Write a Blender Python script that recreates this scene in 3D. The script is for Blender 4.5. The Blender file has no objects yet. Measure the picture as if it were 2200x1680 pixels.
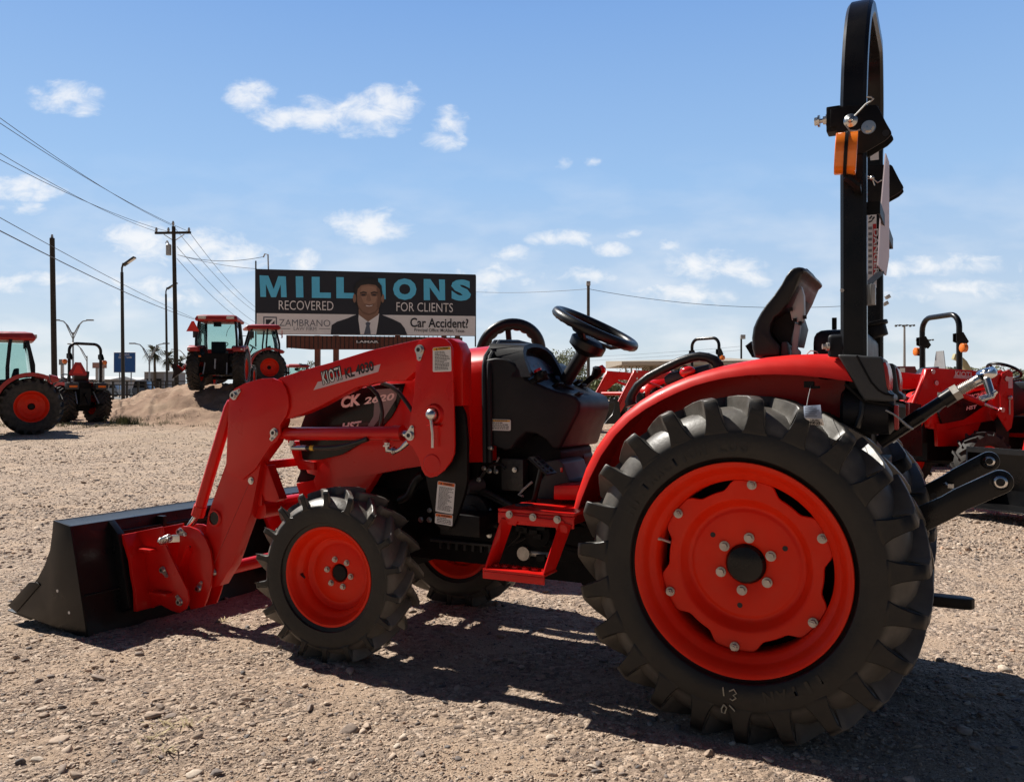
import bpy, bmesh, math, random
import numpy as np
from mathutils import Vector, Matrix, Euler

random.seed(7)
rng = np.random.default_rng(11)
sc = bpy.context.scene
R = math.radians

# ------------------------------------------------------------------ camera
CAM_H = 1.072          # eye height, metres
FPX = 1800.0           # focal length for a 2200 px wide picture
HOR = 847.0            # horizon row of the 2200 x 1680 picture
PITCH = math.atan((HOR - 840.0) / FPX)
cam_d = bpy.data.cameras.new('camera')
cam = bpy.data.objects.new('camera', cam_d)
sc.collection.objects.link(cam)
cam_d.sensor_fit = 'HORIZONTAL'
cam_d.sensor_width = 36.0
cam_d.lens = 36.0 * FPX / 2200.0
cam_d.clip_end = 12000.0
cam_d.clip_start = 0.05
cam.location = (0, 0, CAM_H)
cam.rotation_euler = (math.pi / 2 + PITCH, 0, 0)
sc.camera = cam

# ------------------------------------------------------------------ tractor frame
YAW = 0.478
TX, TY = 0.969, 3.125
ca, sa = math.cos(YAW), math.sin(YAW)
ROTZ = math.pi - YAW

# ------------------------------------------------------------------ sun and sky
SUN_EL = R(47.0)
to_sun = Vector((-0.787, 0.611, 0)).normalized() * math.cos(SUN_EL) + Vector((0, 0, math.sin(SUN_EL)))
sun_d = bpy.data.lights.new('sun', 'SUN')
sun_d.energy = 5.0
sun_d.angle = R(0.53)
sun_d.color = (1.0, 0.95, 0.87)
sun = bpy.data.objects.new('sun', sun_d)
sc.collection.objects.link(sun)
sun.rotation_euler = (-to_sun).to_track_quat('-Z', 'Y').to_euler()

sc.view_settings.view_transform = 'Standard'
sc.view_settings.look = 'None'
sc.view_settings.exposure = 0.42
sc.view_settings.gamma = 1.0
sc.view_settings.use_curve_mapping = False

world = bpy.data.worlds.new('World')
sc.world = world
world.use_nodes = True
wt = world.node_tree
wn, wl = wt.nodes, wt.links
wn.clear()
w_out = wn.new('ShaderNodeOutputWorld')
w_bg = wn.new('ShaderNodeBackground')
w_bg.inputs['Strength'].default_value = 0.10
sky = wn.new('ShaderNodeTexSky')
sky.sky_type = 'NISHITA'
sky.sun_disc = False
sky.sun_elevation = SUN_EL
sky.sun_rotation = math.atan2(to_sun.x, to_sun.y)
sky.altitude = 30
sky.air_density = 1.0
sky.dust_density = 0.4
sky.ozone_density = 2.2
tc = wn.new('ShaderNodeTexCoord')
sep = wn.new('ShaderNodeSeparateXYZ')
wl.new(tc.outputs['Generated'], sep.inputs[0])

def wmath(op, a, b=None, clamp=False):
    n = wn.new('ShaderNodeMath'); n.operation = op; n.use_clamp = clamp
    for i, v in enumerate((a, b)):
        if v is None: continue
        if isinstance(v, (int, float)): n.inputs[i].default_value = v
        else: wl.new(v, n.inputs[i])
    return n.outputs[0]

# cloud chart: direction over the northern sky, (x/y, z/y)
ydir = wmath('MAXIMUM', sep.outputs['Y'], 0.02)
cu = wmath('DIVIDE', sep.outputs['X'], ydir)
cw = wmath('DIVIDE', sep.outputs['Z'], ydir)
comb = wn.new('ShaderNodeCombineXYZ')
wl.new(cu, comb.inputs[0]); wl.new(cw, comb.inputs[1])
nz = wn.new('ShaderNodeTexNoise')
nz.inputs['Scale'].default_value = 26.0; nz.inputs['Detail'].default_value = 9.0
nz.inputs['Roughness'].default_value = 0.62; nz.inputs['Distortion'].default_value = 0.4
mp0 = wn.new('ShaderNodeMapping'); mp0.inputs['Scale'].default_value = (1.0, 1.7, 1.0)
wl.new(comb.outputs[0], mp0.inputs['Vector']); wl.new(mp0.outputs[0], nz.inputs['Vector'])
CLOUDS = [  # u, v, half width, half height (2200 px chart), strength
 (138, 208, 95, 44, 1.0), (175, 232, 60, 26, .8),
 (535, 205, 70, 44, 1.0), (600, 250, 80, 40, .95), (690, 245, 130, 48, 1.0), (790, 248, 120, 58, 1.2), (840, 218, 78, 56, 1.2),
 (965, 262, 50, 42, 1.0), (952, 304, 58, 30, 1.0), (795, 484, 110, 48, 1.3),
 (300, 515, 110, 50, 1.1), (400, 530, 160, 55, 1.1), (500, 552, 130, 40, .95), (35, 405, 120, 36, 1.1), (40, 448, 70, 20, .8),
 (1212, 513, 95, 24, 1.1), (1312, 536, 55, 20, 1.0), (1362, 503, 50, 15, .85), (1520, 572, 150, 44, .9), (1060, 600, 110, 44, .85),
 (1205, 350, 34, 20, .5), (1272, 346, 26, 16, .45), (1620, 598, 60, 26, .85), (1470, 632, 170, 36, .8), (2030, 572, 220, 34, .85),
 (2060, 622, 260, 36, .75), (1250, 592, 120, 26, .75), (100, 602, 130, 24, .8), (300, 610, 150, 40, .75), (650, 562, 60, 36, .75), (380, 640, 200, 40, .6), (10, 610, 70, 30, .85), (1100, 545, 60, 24, .7), (1440, 530, 40, 30, .7)]
acc = None
for (u, v, a, b, s) in CLOUDS:
    u0, w0, aa, bb = (u - 1100) / FPX, (HOR - v) / FPX, a * 1.06 / FPX, b * 1.05 / FPX
    mp = wn.new('ShaderNodeMapping')
    mp.inputs['Scale'].default_value = (1 / aa, 1 / bb, 0)
    mp.inputs['Location'].default_value = (-u0 / aa, -w0 / bb, 0)
    wl.new(comb.outputs[0], mp.inputs['Vector'])
    g = wn.new('ShaderNodeTexGradient'); g.gradient_type = 'SPHERICAL'
    wl.new(mp.outputs[0], g.inputs['Vector'])
    val = wmath('MULTIPLY', g.outputs['Fac'], s)
    acc = val if acc is None else wmath('MAXIMUM', acc, val)
shape = wmath('POWER', acc, 0.55)
nn = wmath('MULTIPLY', wmath('SUBTRACT', nz.outputs['Fac'], 0.5), 1.9)
gate = wmath('MULTIPLY', acc, 6.0, True)
dens = wmath('MULTIPLY', wmath('ADD', wmath('SUBTRACT', shape, 0.31), nn), gate)
mr = wn.new('ShaderNodeMapRange'); mr.interpolation_type = 'SMOOTHSTEP'
mr.inputs['From Min'].default_value = 0.0; mr.inputs['From Max'].default_value = 0.90
mr.inputs['To Max'].default_value = 0.80
wl.new(dens, mr.inputs['Value'])
# thin veil of high cloud low over the horizon
nz2 = wn.new('ShaderNodeTexNoise'); nz2.inputs['Scale'].default_value = 9.0; nz2.inputs['Detail'].default_value = 7.0
mp2 = wn.new('ShaderNodeMapping'); mp2.inputs['Scale'].default_value = (1.0, 2.6, 1.0)
wl.new(comb.outputs[0], mp2.inputs['Vector']); wl.new(mp2.outputs[0], nz2.inputs['Vector'])
veil = wmath('MULTIPLY', wmath('MULTIPLY', wmath('SUBTRACT', nz2.outputs['Fac'], 0.44, True), 1.5), wmath('MULTIPLY', wmath('SUBTRACT', 0.30, cw, True), 5.0))
cloud = wmath('MAXIMUM', mr.outputs[0], wmath('MINIMUM', veil, 0.45))
mixc = wn.new('ShaderNodeMix'); mixc.data_type = 'RGBA'
wl.new(cloud, mixc.inputs['Factor'])
tint = wn.new('ShaderNodeMix'); tint.data_type = 'RGBA'; tint.blend_type = 'MULTIPLY'
tint.inputs['Factor'].default_value = 1.0
tint.inputs[7].default_value = (1.0, 0.97, 1.0, 1)
wl.new(sky.outputs[0], tint.inputs[6])
rampn = wn.new('ShaderNodeValToRGB')
el_ = rampn.color_ramp.elements
STOPS = [(0.0, (.545, .605, .640)), (.05, (.500, .580, .645)), (.12, (.395, .515, .665)), (.24, (.275, .445, .69)), (.42, (.170, .325, .625)), (.56, (.075, .155, .35)), (1.0, (.03, .075, .20))]
while len(el_) < len(STOPS): el_.new(.5)
for k_, (p_, c_) in enumerate(STOPS): el_[k_].position = p_; el_[k_].color = (*c_, 1)
wl.new(wmath('MAXIMUM', sep.outputs['Z'], 0.0), rampn.inputs['Fac'])
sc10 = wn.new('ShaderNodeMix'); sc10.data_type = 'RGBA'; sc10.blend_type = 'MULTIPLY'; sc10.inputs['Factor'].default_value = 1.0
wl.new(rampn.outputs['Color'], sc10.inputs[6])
back = wn.new('ShaderNodeMapRange'); back.inputs['From Min'].default_value = -.1; back.inputs['From Max'].default_value = .76; back.inputs['To Min'].default_value = 1.3; back.inputs['To Max'].default_value = 9.4  # sky dimmed away from the view direction, added to deepen the shade
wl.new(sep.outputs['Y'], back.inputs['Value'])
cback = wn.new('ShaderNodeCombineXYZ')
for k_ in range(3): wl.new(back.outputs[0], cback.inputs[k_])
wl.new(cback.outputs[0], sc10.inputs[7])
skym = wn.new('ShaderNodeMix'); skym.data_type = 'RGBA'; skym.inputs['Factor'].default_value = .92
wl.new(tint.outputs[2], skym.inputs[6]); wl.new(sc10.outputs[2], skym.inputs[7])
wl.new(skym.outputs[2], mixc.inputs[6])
mixc.inputs[7].default_value = (7.6, 7.55, 7.5, 1)
wl.new(mixc.outputs[2], w_bg.inputs['Color'])
wl.new(w_bg.outputs[0], w_out.inputs['Surface'])

# ------------------------------------------------------------------ picking points on real planes
def ray(u, v):
    x = (u - 1100) / FPX; z = (840 - v) / FPX
    cp, sp = math.cos(PITCH), math.sin(PITCH)
    return Vector((x, cp - z * sp, sp + z * cp))
CAMP = Vector((0, 0, CAM_H))
def to_local(P):
    dx, dy = P[0] - TX, P[1] - TY
    return Vector((-dx * ca + dy * sa, -dx * sa - dy * ca, P[2]))
CT = to_local(CAMP)
def rayT(u, v): return to_local(CAMP + ray(u, v)) - CT
def onY(u, v, Y):
    r = rayT(u, v); return CT + r * ((Y - CT.y) / r.y)
def onX(u, v, X):
    r = rayT(u, v); return CT + r * ((X - CT.x) / r.x)
def onZ(u, v, Z):
    r = rayT(u, v); return CT + r * ((Z - CT.z) / r.z)
def onP(u, v, p, n):
    r = rayT(u, v); n = Vector(n); return CT + r * ((Vector(p) - CT).dot(n) / r.dot(n))
def WD(u, v, d):
    r = ray(u, v); return CAMP + r * (d / r.y)
K = 2200.0 / 3840.0
CR = {'A': (0, 1700, 2.0), 'B': (860, 960, 2.1), 'D': (1500, 1050, 2.1), 'E': (1400, 1600, 2.1), 'F': (2100, 1250, 1.68),
      'G': (3240, 1150, 2.1), 'H': (3000, 0, 1.2444), 'I': (2600, 980, 3.4375), 'J': (900, 1500, 3.36), 'K': (1350, 1650, 3.36),
      'L': (3000, 340, 3.0), 'M': (3050, 1080, 2.9475), 'N': (1750, 1120, 4.4), 'O': (0, 800, 1.8667), 'P': (3380, 1180, 3.361),
      'Q': (2150, 1230, 3.6667), 'S': (3000, 1900, 2.619), 'U': (0, 0, 1.0 / K * K), 'T': (560, 1140, 3.6667), 'V': (200, 1220, 3.9286)}
def cv(c, pts):
    if c == 'U': return list(pts)
    ox, oy, s = CR[c]
    return [((ox + x / s) * K, (oy + y / s) * K) for x, y in pts]
def tr(c, Y, pts):
    """outline measured in the side plane at local Y -> list of (x, z)"""
    out = []
    for u, v in cv(c, pts):
        p = onY(u, v, Y); out.append((p.x, p.z))
    return out
def t1(c, Y, x, y):
    u, v = cv(c, [(x, y)])[0]
    return onY(u, v, Y)
# ------------------------------------------------------------------ mesh building
COL = sc.collection
class MB:
    def __init__(s): s.bm = bmesh.new()
    def rings(s, rs, closed=True, cap=True, loop=False):
        bm = s.bm; vs = [[bm.verts.new(p) for p in r] for r in rs]; n = len(vs[0])
        pairs = list(zip(vs, vs[1:])) + ([(vs[-1], vs[0])] if loop else [])
        for a, b in pairs:
            for i in range(n if closed else n - 1):
                j = (i + 1) % n
                try: bm.faces.new((a[i], a[j], b[j], b[i]))
                except ValueError: pass
        if cap and closed and not loop:
            bm.faces.new(vs[0][::-1]); bm.faces.new(vs[-1])
        return s
    def prism(s, xz, y0, y1):
        return s.rings([[(x, y0, z) for x, z in xz], [(x, y1, z) for x, z in xz]])
    def prism_x(s, yz, x0, x1):
        return s.rings([[(x0, y, z) for y, z in yz], [(x1, y, z) for y, z in yz]])
    def prism_z(s, xy, z0, z1):
        return s.rings([[(x, y, z0) for x, y in xy], [(x, y, z1) for x, y in xy]])
    def box(s, c, d, rot=None):
        c = Vector(c); hx, hy, hz = d[0] / 2, d[1] / 2, d[2] / 2
        m = rot if rot is not None else Matrix.Identity(3)
        p = [[c + m @ Vector((sx * hx, sy * hy, z)) for sx, sy in ((-1, -1), (1, -1), (1, 1), (-1, 1))] for z in (-hz, hz)]
        return s.rings(p)
    def boxab(s, a, b):
        return s.box([(a[i] + b[i]) / 2 for i in range(3)], [abs(a[i] - b[i]) for i in range(3)])
    def tube(s, pts, r, seg=10, loop=False, flat=None):
        pts = [Vector(p) for p in pts]; n = len(pts); rs = []
        rad = r if isinstance(r, (list, tuple)) else [r] * n
        up = None
        for i, p in enumerate(pts):
            a = pts[(i - 1) % n] if (loop or i > 0) else pts[i]
            b = pts[(i + 1) % n] if (loop or i < n - 1) else pts[i]
            t = (b - a).normalized()
            if up is None:
                up = Vector((0, 0, 1)) if abs(t.z) < .9 else Vector((0, 1, 0))
            x = up.cross(t).normalized(); y = t.cross(x).normalized(); up = y
            fx, fy = flat if flat else (1, 1)
            rs.append([p + x * (math.cos(2 * math.pi * k / seg) * rad[i] * fx) + y * (math.sin(2 * math.pi * k / seg) * rad[i] * fy) for k in range(seg)])
        return s.rings(rs, loop=loop)
    def bar(s, pts, w, h, up=(0, 0, 1), loop=False):
        """rectangular tube along a path: w across, h along up"""
        pts = [Vector(p) for p in pts]; n = len(pts); rs = []
        for i, p in enumerate(pts):
            a = pts[i - 1] if i > 0 else pts[i]; b = pts[i + 1] if i < n - 1 else pts[i]
            t = (b - a).normalized(); U = Vector(up)
            x = U.cross(t).normalized(); y = t.cross(x).normalized()
            rs.append([p - x * w / 2 - y * h / 2, p + x * w / 2 - y * h / 2, p + x * w / 2 + y * h / 2, p - x * w / 2 + y * h / 2])
        return s.rings(rs)
    def cyl(s, a, b, r, seg=16, r2=None):
        return s.tube([a, b], [r, r if r2 is None else r2], seg)
    def lathe(s, prof, seg=48, c=(0, 0, 0), axis='Y', loop=True):
        rs = []
        for k in range(seg):
            t = 2 * math.pi * k / seg; ring = []
            for r, a in prof:
                x, z = r * math.cos(t), r * math.sin(t)
                p = {'Y': (x, a, z), 'X': (a, x, z), 'Z': (x, z, a)}[axis]
                ring.append((c[0] + p[0], c[1] + p[1], c[2] + p[2]))
            rs.append(ring)
        return s.rings(rs, closed=loop, cap=False, loop=True)
    def ball(s, c, r, u=12, v=8, sc3=(1, 1, 1), rot=None):
        c = Vector(c); m = rot or Matrix.Identity(3); rs = []
        for j in range(1, v):
            ph = math.pi * j / v
            rs.append([c + m @ Vector((r * sc3[0] * math.sin(ph) * math.cos(2 * math.pi * k / u), r * sc3[1] * math.sin(ph) * math.sin(2 * math.pi * k / u), r * sc3[2] * math.cos(ph))) for k in range(u)])
        bm = s.bm; s.rings(rs)
        return s
    def hexbolt(s, c, n, r, h, seg=6):
        c = Vector(c); n = Vector(n).normalized()
        s.tube([c, c + n * h * .35], r * 1.45, 14); s.tube([c + n * h * .3, c + n * h], r, seg); return s
    def poly(s, pts):
        s.bm.faces.new([s.bm.verts.new(p) for p in pts]); return s
    def build(s, name, mat, parent=None, bevel=0.0, smooth=38, seg=2, ang=28, loc=None):
        bm = s.bm
        bmesh.ops.remove_doubles(bm, verts=bm.verts, dist=1e-5)
        bmesh.ops.recalc_face_normals(bm, faces=bm.faces)
        if bevel > 0:
            es = [e for e in bm.edges if len(e.link_faces) == 2 and e.calc_face_angle(0) > R(ang)]
            try: bmesh.ops.bevel(bm, geom=es, offset=bevel, segments=seg, profile=.6, affect='EDGES', clamp_overlap=True)
            except Exception: pass
        me = bpy.data.meshes.new(name); bm.to_mesh(me); bm.free()
        if smooth:
            me.polygons.foreach_set('use_smooth', [True] * len(me.polygons))
            me.set_sharp_from_angle(angle=R(smooth))
        if mat: me.materials.append(mat)
        o = bpy.data.objects.new(name, me); COL.objects.link(o)
        if parent: o.parent = parent
        if loc: o.location = loc
        return o

def tag(o, label=None, cat=None, group=None, kind=None):
    if label: o['label'] = label
    if cat: o['category'] = cat
    if group: o['group'] = group
    if kind: o['kind'] = kind
    return o
def empty(name, loc=(0, 0, 0), rz=0.0):
    o = bpy.data.objects.new(name, None); COL.objects.link(o)
    o.location = loc; o.rotation_euler = (0, 0, rz); o.empty_display_size = .3
    return o
def kids(o): return [c for c in bpy.data.objects if c.parent == o]
def copy_tree(o, parent=None):
    c = o.copy(); COL.objects.link(c); c.parent = parent if parent is not None else o.parent
    for ch in kids(o): copy_tree(ch, c)
    return c
def at(o, loc=None, rot=None, s=None):
    if loc is not None: o.location = loc
    if rot is not None: o.rotation_euler = rot
    if s is not None: o.scale = s
    return o

# ------------------------------------------------------------------ writing as thin geometry
def text_mesh(txt, bold=0.0, extr=0.0, shear=0.0, spacing=1.0):
    cu_ = bpy.data.curves.new('t', 'FONT'); cu_.body = txt; cu_.size = 1.0
    cu_.offset = bold; cu_.extrude = extr; cu_.shear = shear; cu_.space_character = spacing
    cu_.resolution_u = 3
    o = bpy.data.objects.new('t', cu_); COL.objects.link(o)
    dg = bpy.context.evaluated_depsgraph_get(); dg.update()
    me = bpy.data.meshes.new_from_object(o.evaluated_get(dg))
    bpy.data.objects.remove(o); bpy.data.curves.remove(cu_)
    return me
def lettering(name, txt, p0, p1, height, normal, mat, parent, bold=0.0, thick=.0006, shear=0.0, spacing=1.0):
    """flat letters whose baseline runs from p0 to p1, standing 'height' tall on a face with this normal"""
    me = text_mesh(txt, bold, 0.0, shear, spacing)
    co = np.zeros(len(me.vertices) * 3); me.vertices.foreach_get('co', co); co = co.reshape(-1, 3)
    mn, mx = co.min(0), co.max(0)
    p0, p1, n = Vector(p0), Vector(p1), Vector(normal).normalized()
    xd = (p1 - p0); L = xd.length; xd.normalize(); yd = n.cross(xd).normalized()
    sx = L / (mx[0] - mn[0]); sy = height / (mx[1] - mn[1])
    out = np.zeros_like(co)
    for k in range(3):
        out[:, k] = p0[k] + (co[:, 0] - mn[0]) * sx * xd[k] + (co[:, 1] - mn[1]) * sy * yd[k] + n[k] * thick
    me.vertices.foreach_set('co', out.ravel()); me.update()
    me.materials.clear(); me.materials.append(mat); me.name = name
    o = bpy.data.objects.new(name, me); COL.objects.link(o); o.parent = parent
    return o

# ------------------------------------------------------------------ materials
def mat(name, col, rough=.5, metal=0.0, coat=0.0, var=.08, vscale=6.0, bump=0.0, bscale=60.0, dust=0.0, spec=.5, dustcol=(.30, .24, .18), emis=None, alpha=None, trans=0.0, det=4.0):
    m = bpy.data.materials.new(name); m.use_nodes = True
    nt = m.node_tree; N, L = nt.nodes, nt.links
    b = N['Principled BSDF']
    b.inputs['Roughness'].default_value = rough; b.inputs['Metallic'].default_value = metal
    b.inputs['Coat Weight'].default_value = coat; b.inputs['Coat Roughness'].default_value = .06
    b.inputs['Specular IOR Level'].default_value = spec
    if trans: b.inputs['Transmission Weight'].default_value = trans
    tcn = N.new('ShaderNodeTexCoord')
    nz_ = N.new('ShaderNodeTexNoise'); nz_.inputs['Scale'].default_value = vscale; nz_.inputs['Detail'].default_value = det
    L.new(tcn.outputs['Object'], nz_.inputs['Vector'])
    rp = N.new('ShaderNodeValToRGB')
    c = Vector(col)
    rp.color_ramp.elements[0].position = .3; rp.color_ramp.elements[1].position = .7
    rp.color_ramp.elements[0].color = (*(c * (1 - var)), 1); rp.color_ramp.elements[1].color = (*(c * (1 + var)), 1)
    L.new(nz_.outputs['Fac'], rp.inputs['Fac'])
    src = rp.outputs['Color']
    if dust > 0:
        nd = N.new('ShaderNodeTexNoise'); nd.inputs['Scale'].default_value = 9.0; nd.inputs['Detail'].default_value = 8.0; nd.inputs['Roughness'].default_value = .65
        L.new(tcn.outputs['Object'], nd.inputs['Vector'])
        mrr = N.new('ShaderNodeMapRange'); mrr.inputs['From Min'].default_value = .42; mrr.inputs['From Max'].default_value = .75
        mrr.inputs['To Max'].default_value = dust
        L.new(nd.outputs['Fac'], mrr.inputs['Value'])
        mx = N.new('ShaderNodeMix'); mx.data_type = 'RGBA'
        L.new(mrr.outputs[0], mx.inputs['Factor']); L.new(src, mx.inputs[6]); mx.inputs[7].default_value = (*dustcol, 1)
        src = mx.outputs[2]
    L.new(src, b.inputs['Base Color'])
    nr = N.new('ShaderNodeTexNoise'); nr.inputs['Scale'].default_value = vscale * 2.3; nr.inputs['Detail'].default_value = 6
    L.new(tcn.outputs['Object'], nr.inputs['Vector'])
    mr_ = N.new('ShaderNodeMapRange'); mr_.inputs['To Min'].default_value = max(.02, rough - .1); mr_.inputs['To Max'].default_value = min(1, rough + .12)
    L.new(nr.outputs['Fac'], mr_.inputs['Value']); L.new(mr_.outputs[0], b.inputs['Roughness'])
    if bump > 0:
        nb = N.new('ShaderNodeTexNoise'); nb.inputs['Scale'].default_value = bscale; nb.inputs['Detail'].default_value = 5
        L.new(tcn.outputs['Object'], nb.inputs['Vector'])
        bp_ = N.new('ShaderNodeBump'); bp_.inputs['Strength'].default_value = bump; bp_.inputs['Distance'].default_value = .01
        L.new(nb.outputs['Fac'], bp_.inputs['Height']); L.new(bp_.outputs[0], b.inputs['Normal'])
    if emis: b.inputs['Emission Color'].default_value = (*emis, 1); b.inputs['Emission Strength'].default_value = 1
    return m

M = {}
M['red'] = mat('red paint', (.63, .0075, .0045), .30, coat=.12, spec=.28, var=.08, vscale=4, dust=.10, dustcol=(.50, .06, .045))
M['fender'] = mat('red fender plastic', (.70, .016, .011), .42, coat=.05, spec=.28, var=.04, dust=.06, dustcol=(.45, .15, .11))
M['rim'] = mat('orange red wheel paint', (.82, .024, .003), .38, coat=.05, spec=.2, var=.05, dust=.08, dustcol=(.42, .20, .13))
M['faded'] = mat('weathered red paint', (.40, .022, .020), .45, coat=.15, var=.10, dust=.12, dustcol=(.42, .2, .17))
M['black'] = mat('gloss black paint', (.006, .006, .007), .28, spec=.28, coat=.08, var=.2, dust=.10, dustcol=(.09, .075, .06))
M['bucket'] = mat('black bucket paint', (.007, .007, .008), .30, spec=.28, coat=.05, var=.2, dust=.16, dustcol=(.06, .05, .04))
M['satin'] = mat('satin black steel', (.006, .006, .007), .48, spec=.2, var=.2, dust=.12, dustcol=(.10, .08, .06))
M['engine'] = mat('black engine iron', (.004, .004, .005), .6, spec=.15, var=.3, dust=.10, dustcol=(.06, .05, .04), bump=.2, bscale=40)
M['plastic'] = mat('charcoal plastic', (.011, .012, .0155), .45, spec=.22, var=.06, bump=.05, bscale=500, dust=.06, dustcol=(.12, .11, .10))
M['grey'] = mat('dark grey plastic', (.045, .048, .051), .5, spec=.35, var=.06, bump=.05, bscale=400, dust=.1, dustcol=(.16, .15, .14))
M['vinyl'] = mat('black seat vinyl', (.0095, .010, .0115), .36, spec=.35, var=.08, bump=.10, bscale=260)
M['rubber'] = mat('tyre rubber', (.0065, .0063, .0062), .42, spec=.45, var=.18, vscale=12, dust=.14, dustcol=(.045, .04, .035), bump=.08, bscale=70)
def tread_dust(m, r0, r1, amt, col, ymax):
    nt = m.node_tree; N, L = nt.nodes, nt.links; b = N['Principled BSDF']; src = b.inputs['Base Color'].links[0].from_socket
    tcn = N.new('ShaderNodeTexCoord'); sp = N.new('ShaderNodeSeparateXYZ'); L.new(tcn.outputs['Object'], sp.inputs[0])
    cb = N.new('ShaderNodeCombineXYZ'); L.new(sp.outputs['X'], cb.inputs[0]); L.new(sp.outputs['Z'], cb.inputs[1])
    ln = N.new('ShaderNodeVectorMath'); ln.operation = 'LENGTH'; L.new(cb.outputs[0], ln.inputs[0])
    mrn = N.new('ShaderNodeMapRange'); mrn.inputs['From Min'].default_value = r0; mrn.inputs['From Max'].default_value = r1; mrn.inputs['To Max'].default_value = amt; L.new(ln.outputs['Value'], mrn.inputs['Value'])
    nd = N.new('ShaderNodeTexNoise'); nd.inputs['Scale'].default_value = 14; nd.inputs['Detail'].default_value = 8; L.new(tcn.outputs['Object'], nd.inputs['Vector'])
    m2 = N.new('ShaderNodeMapRange'); m2.inputs['From Min'].default_value = .3; m2.inputs['From Max'].default_value = .6; m2.inputs['To Min'].default_value = .55; L.new(nd.outputs['Fac'], m2.inputs['Value'])
    ab = N.new('ShaderNodeMath'); ab.operation = 'ABSOLUTE'; L.new(sp.outputs['Y'], ab.inputs[0])
    my = N.new('ShaderNodeMapRange'); my.inputs['From Min'].default_value = ymax - .002; my.inputs['From Max'].default_value = ymax; my.inputs['To Min'].default_value = 1; my.inputs['To Max'].default_value = 0; L.new(ab.outputs[0], my.inputs['Value'])
    m0 = N.new('ShaderNodeMath'); m0.operation = 'MULTIPLY'; L.new(mrn.outputs[0], m0.inputs[0]); L.new(my.outputs[0], m0.inputs[1])
    mu = N.new('ShaderNodeMath'); mu.operation = 'MULTIPLY'; L.new(m0.outputs[0], mu.inputs[0]); L.new(m2.outputs[0], mu.inputs[1])
    mx = N.new('ShaderNodeMix'); mx.data_type = 'RGBA'; L.new(mu.outputs[0], mx.inputs['Factor']); L.new(src, mx.inputs[6]); mx.inputs[7].default_value = (*col, 1); L.new(mx.outputs[2], b.inputs['Base Color'])
tread_dust(M['rubber'], .425, .45, .95, (.12, .110, .095), .1385)
M['frontrubber'] = mat('front tyre rubber', (.0065, .0063, .0062), .42, spec=.45, var=.18, vscale=12, dust=.18, dustcol=(.06, .053, .045), bump=.12, bscale=70)
tread_dust(M['frontrubber'], .278, .290, .95, (.16, .146, .127), .0940)
M['oldrubber'] = mat('dusty tyre rubber', (.022, .021, .020), .7, var=.2, vscale=9, dust=.5, dustcol=(.10, .082, .065), bump=.1, bscale=50)
M['emboss'] = mat('moulded rubber lettering', (.0068, .0066, .0065), .42, var=.1)
M['chalk'] = mat('yellow chalk', (.45, .42, .32), .9, var=.2)
M['steel'] = mat('zinc plated steel', (.62, .62, .60), .30, metal=1.0, var=.10, vscale=30)
M['bolt'] = mat('dull steel bolt', (.50, .47, .43), .45, metal=.8, var=.15, vscale=40)
M['chrome'] = mat('polished chrome', (.72, .71, .69), .20, metal=1.0, var=.03)
M['white'] = mat('white sticker', (.74, .73, .72), .45, var=.03)
M['stripe'] = mat('pale pink stripe vinyl', (.62, .46, .48), .4, var=.03)
M['ink'] = mat('black ink', (.012, .012, .014), .5, var=.05)
M['amberink'] = mat('amber sticker band', (.72, .36, .02), .45, var=.03)
M['orangeink'] = mat('orange sticker band', (.75, .15, .015), .45, var=.03)
M['redink'] = mat('red sticker band', (.50, .015, .015), .45, var=.03)
M['decal'] = mat('black decal vinyl', (.006, .006, .007), .22, spec=.25, coat=.05, var=.2)
M['decalgrey'] = mat('grey decal vinyl', (.20, .19, .20), .35, var=.05)
M['swoosh'] = mat('dull silver swoosh vinyl', (.27, .24, .25), .4, var=.05)
M['silver'] = mat('silver lettering vinyl', (.86, .78, .78), .35, var=.04)
M['amber'] = mat('amber lamp plastic', (.85, .20, .012), .18, coat=.5, var=.08, vscale=18)
M['lens'] = mat('red lamp plastic', (.36, .028, .028), .25, coat=.1, spec=.3, var=.08)
M['redlens'] = mat('bright red lamp plastic', (.62, .012, .010), .12, coat=.7, var=.05)
M['smvback'] = mat('pale pink painted aluminium', (.62, .52, .56), .5, var=.04)
M['smv'] = mat('fluorescent red orange sign', (.80, .035, .02), .5, var=.05)
M['smvdark'] = mat('dark red sign border', (.42, .012, .012), .4, var=.05)
M['screen'] = mat('instrument glass', (.030, .034, .058), .30, spec=.3, var=.1)
M['casting'] = mat('dark grey casting', (.020, .020, .021), .45, spec=.5, var=.3, bump=.3, bscale=50)
M['hose'] = mat('black rubber hose', (.012, .012, .012), .32, var=.1)
M['yellow'] = mat('yellow band', (.75, .45, .03), .5)
M['paper'] = mat('white paper', (.72, .71, .68), .7, var=.03)
M['bluepaper'] = mat('blue grey paper', (.32, .38, .50), .7, var=.04)
M['galv'] = mat('galvanised steel', (.42, .43, .43), .5, metal=.5, var=.1)
M['creosote'] = mat('dark weathered wood pole', (.030, .026, .022), .85, var=.25, vscale=8)
M['pole'] = mat('dark bronze pole paint', (.022, .022, .020), .55, var=.15)
M['wire'] = mat('dark cable', (.03, .03, .032), .6)
M['lamp'] = mat('pale lamp glass', (.7, .68, .62), .3, var=.05)
M['concrete'] = mat('concrete', (.42, .40, .37), .85, var=.08, bump=.1)
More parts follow.
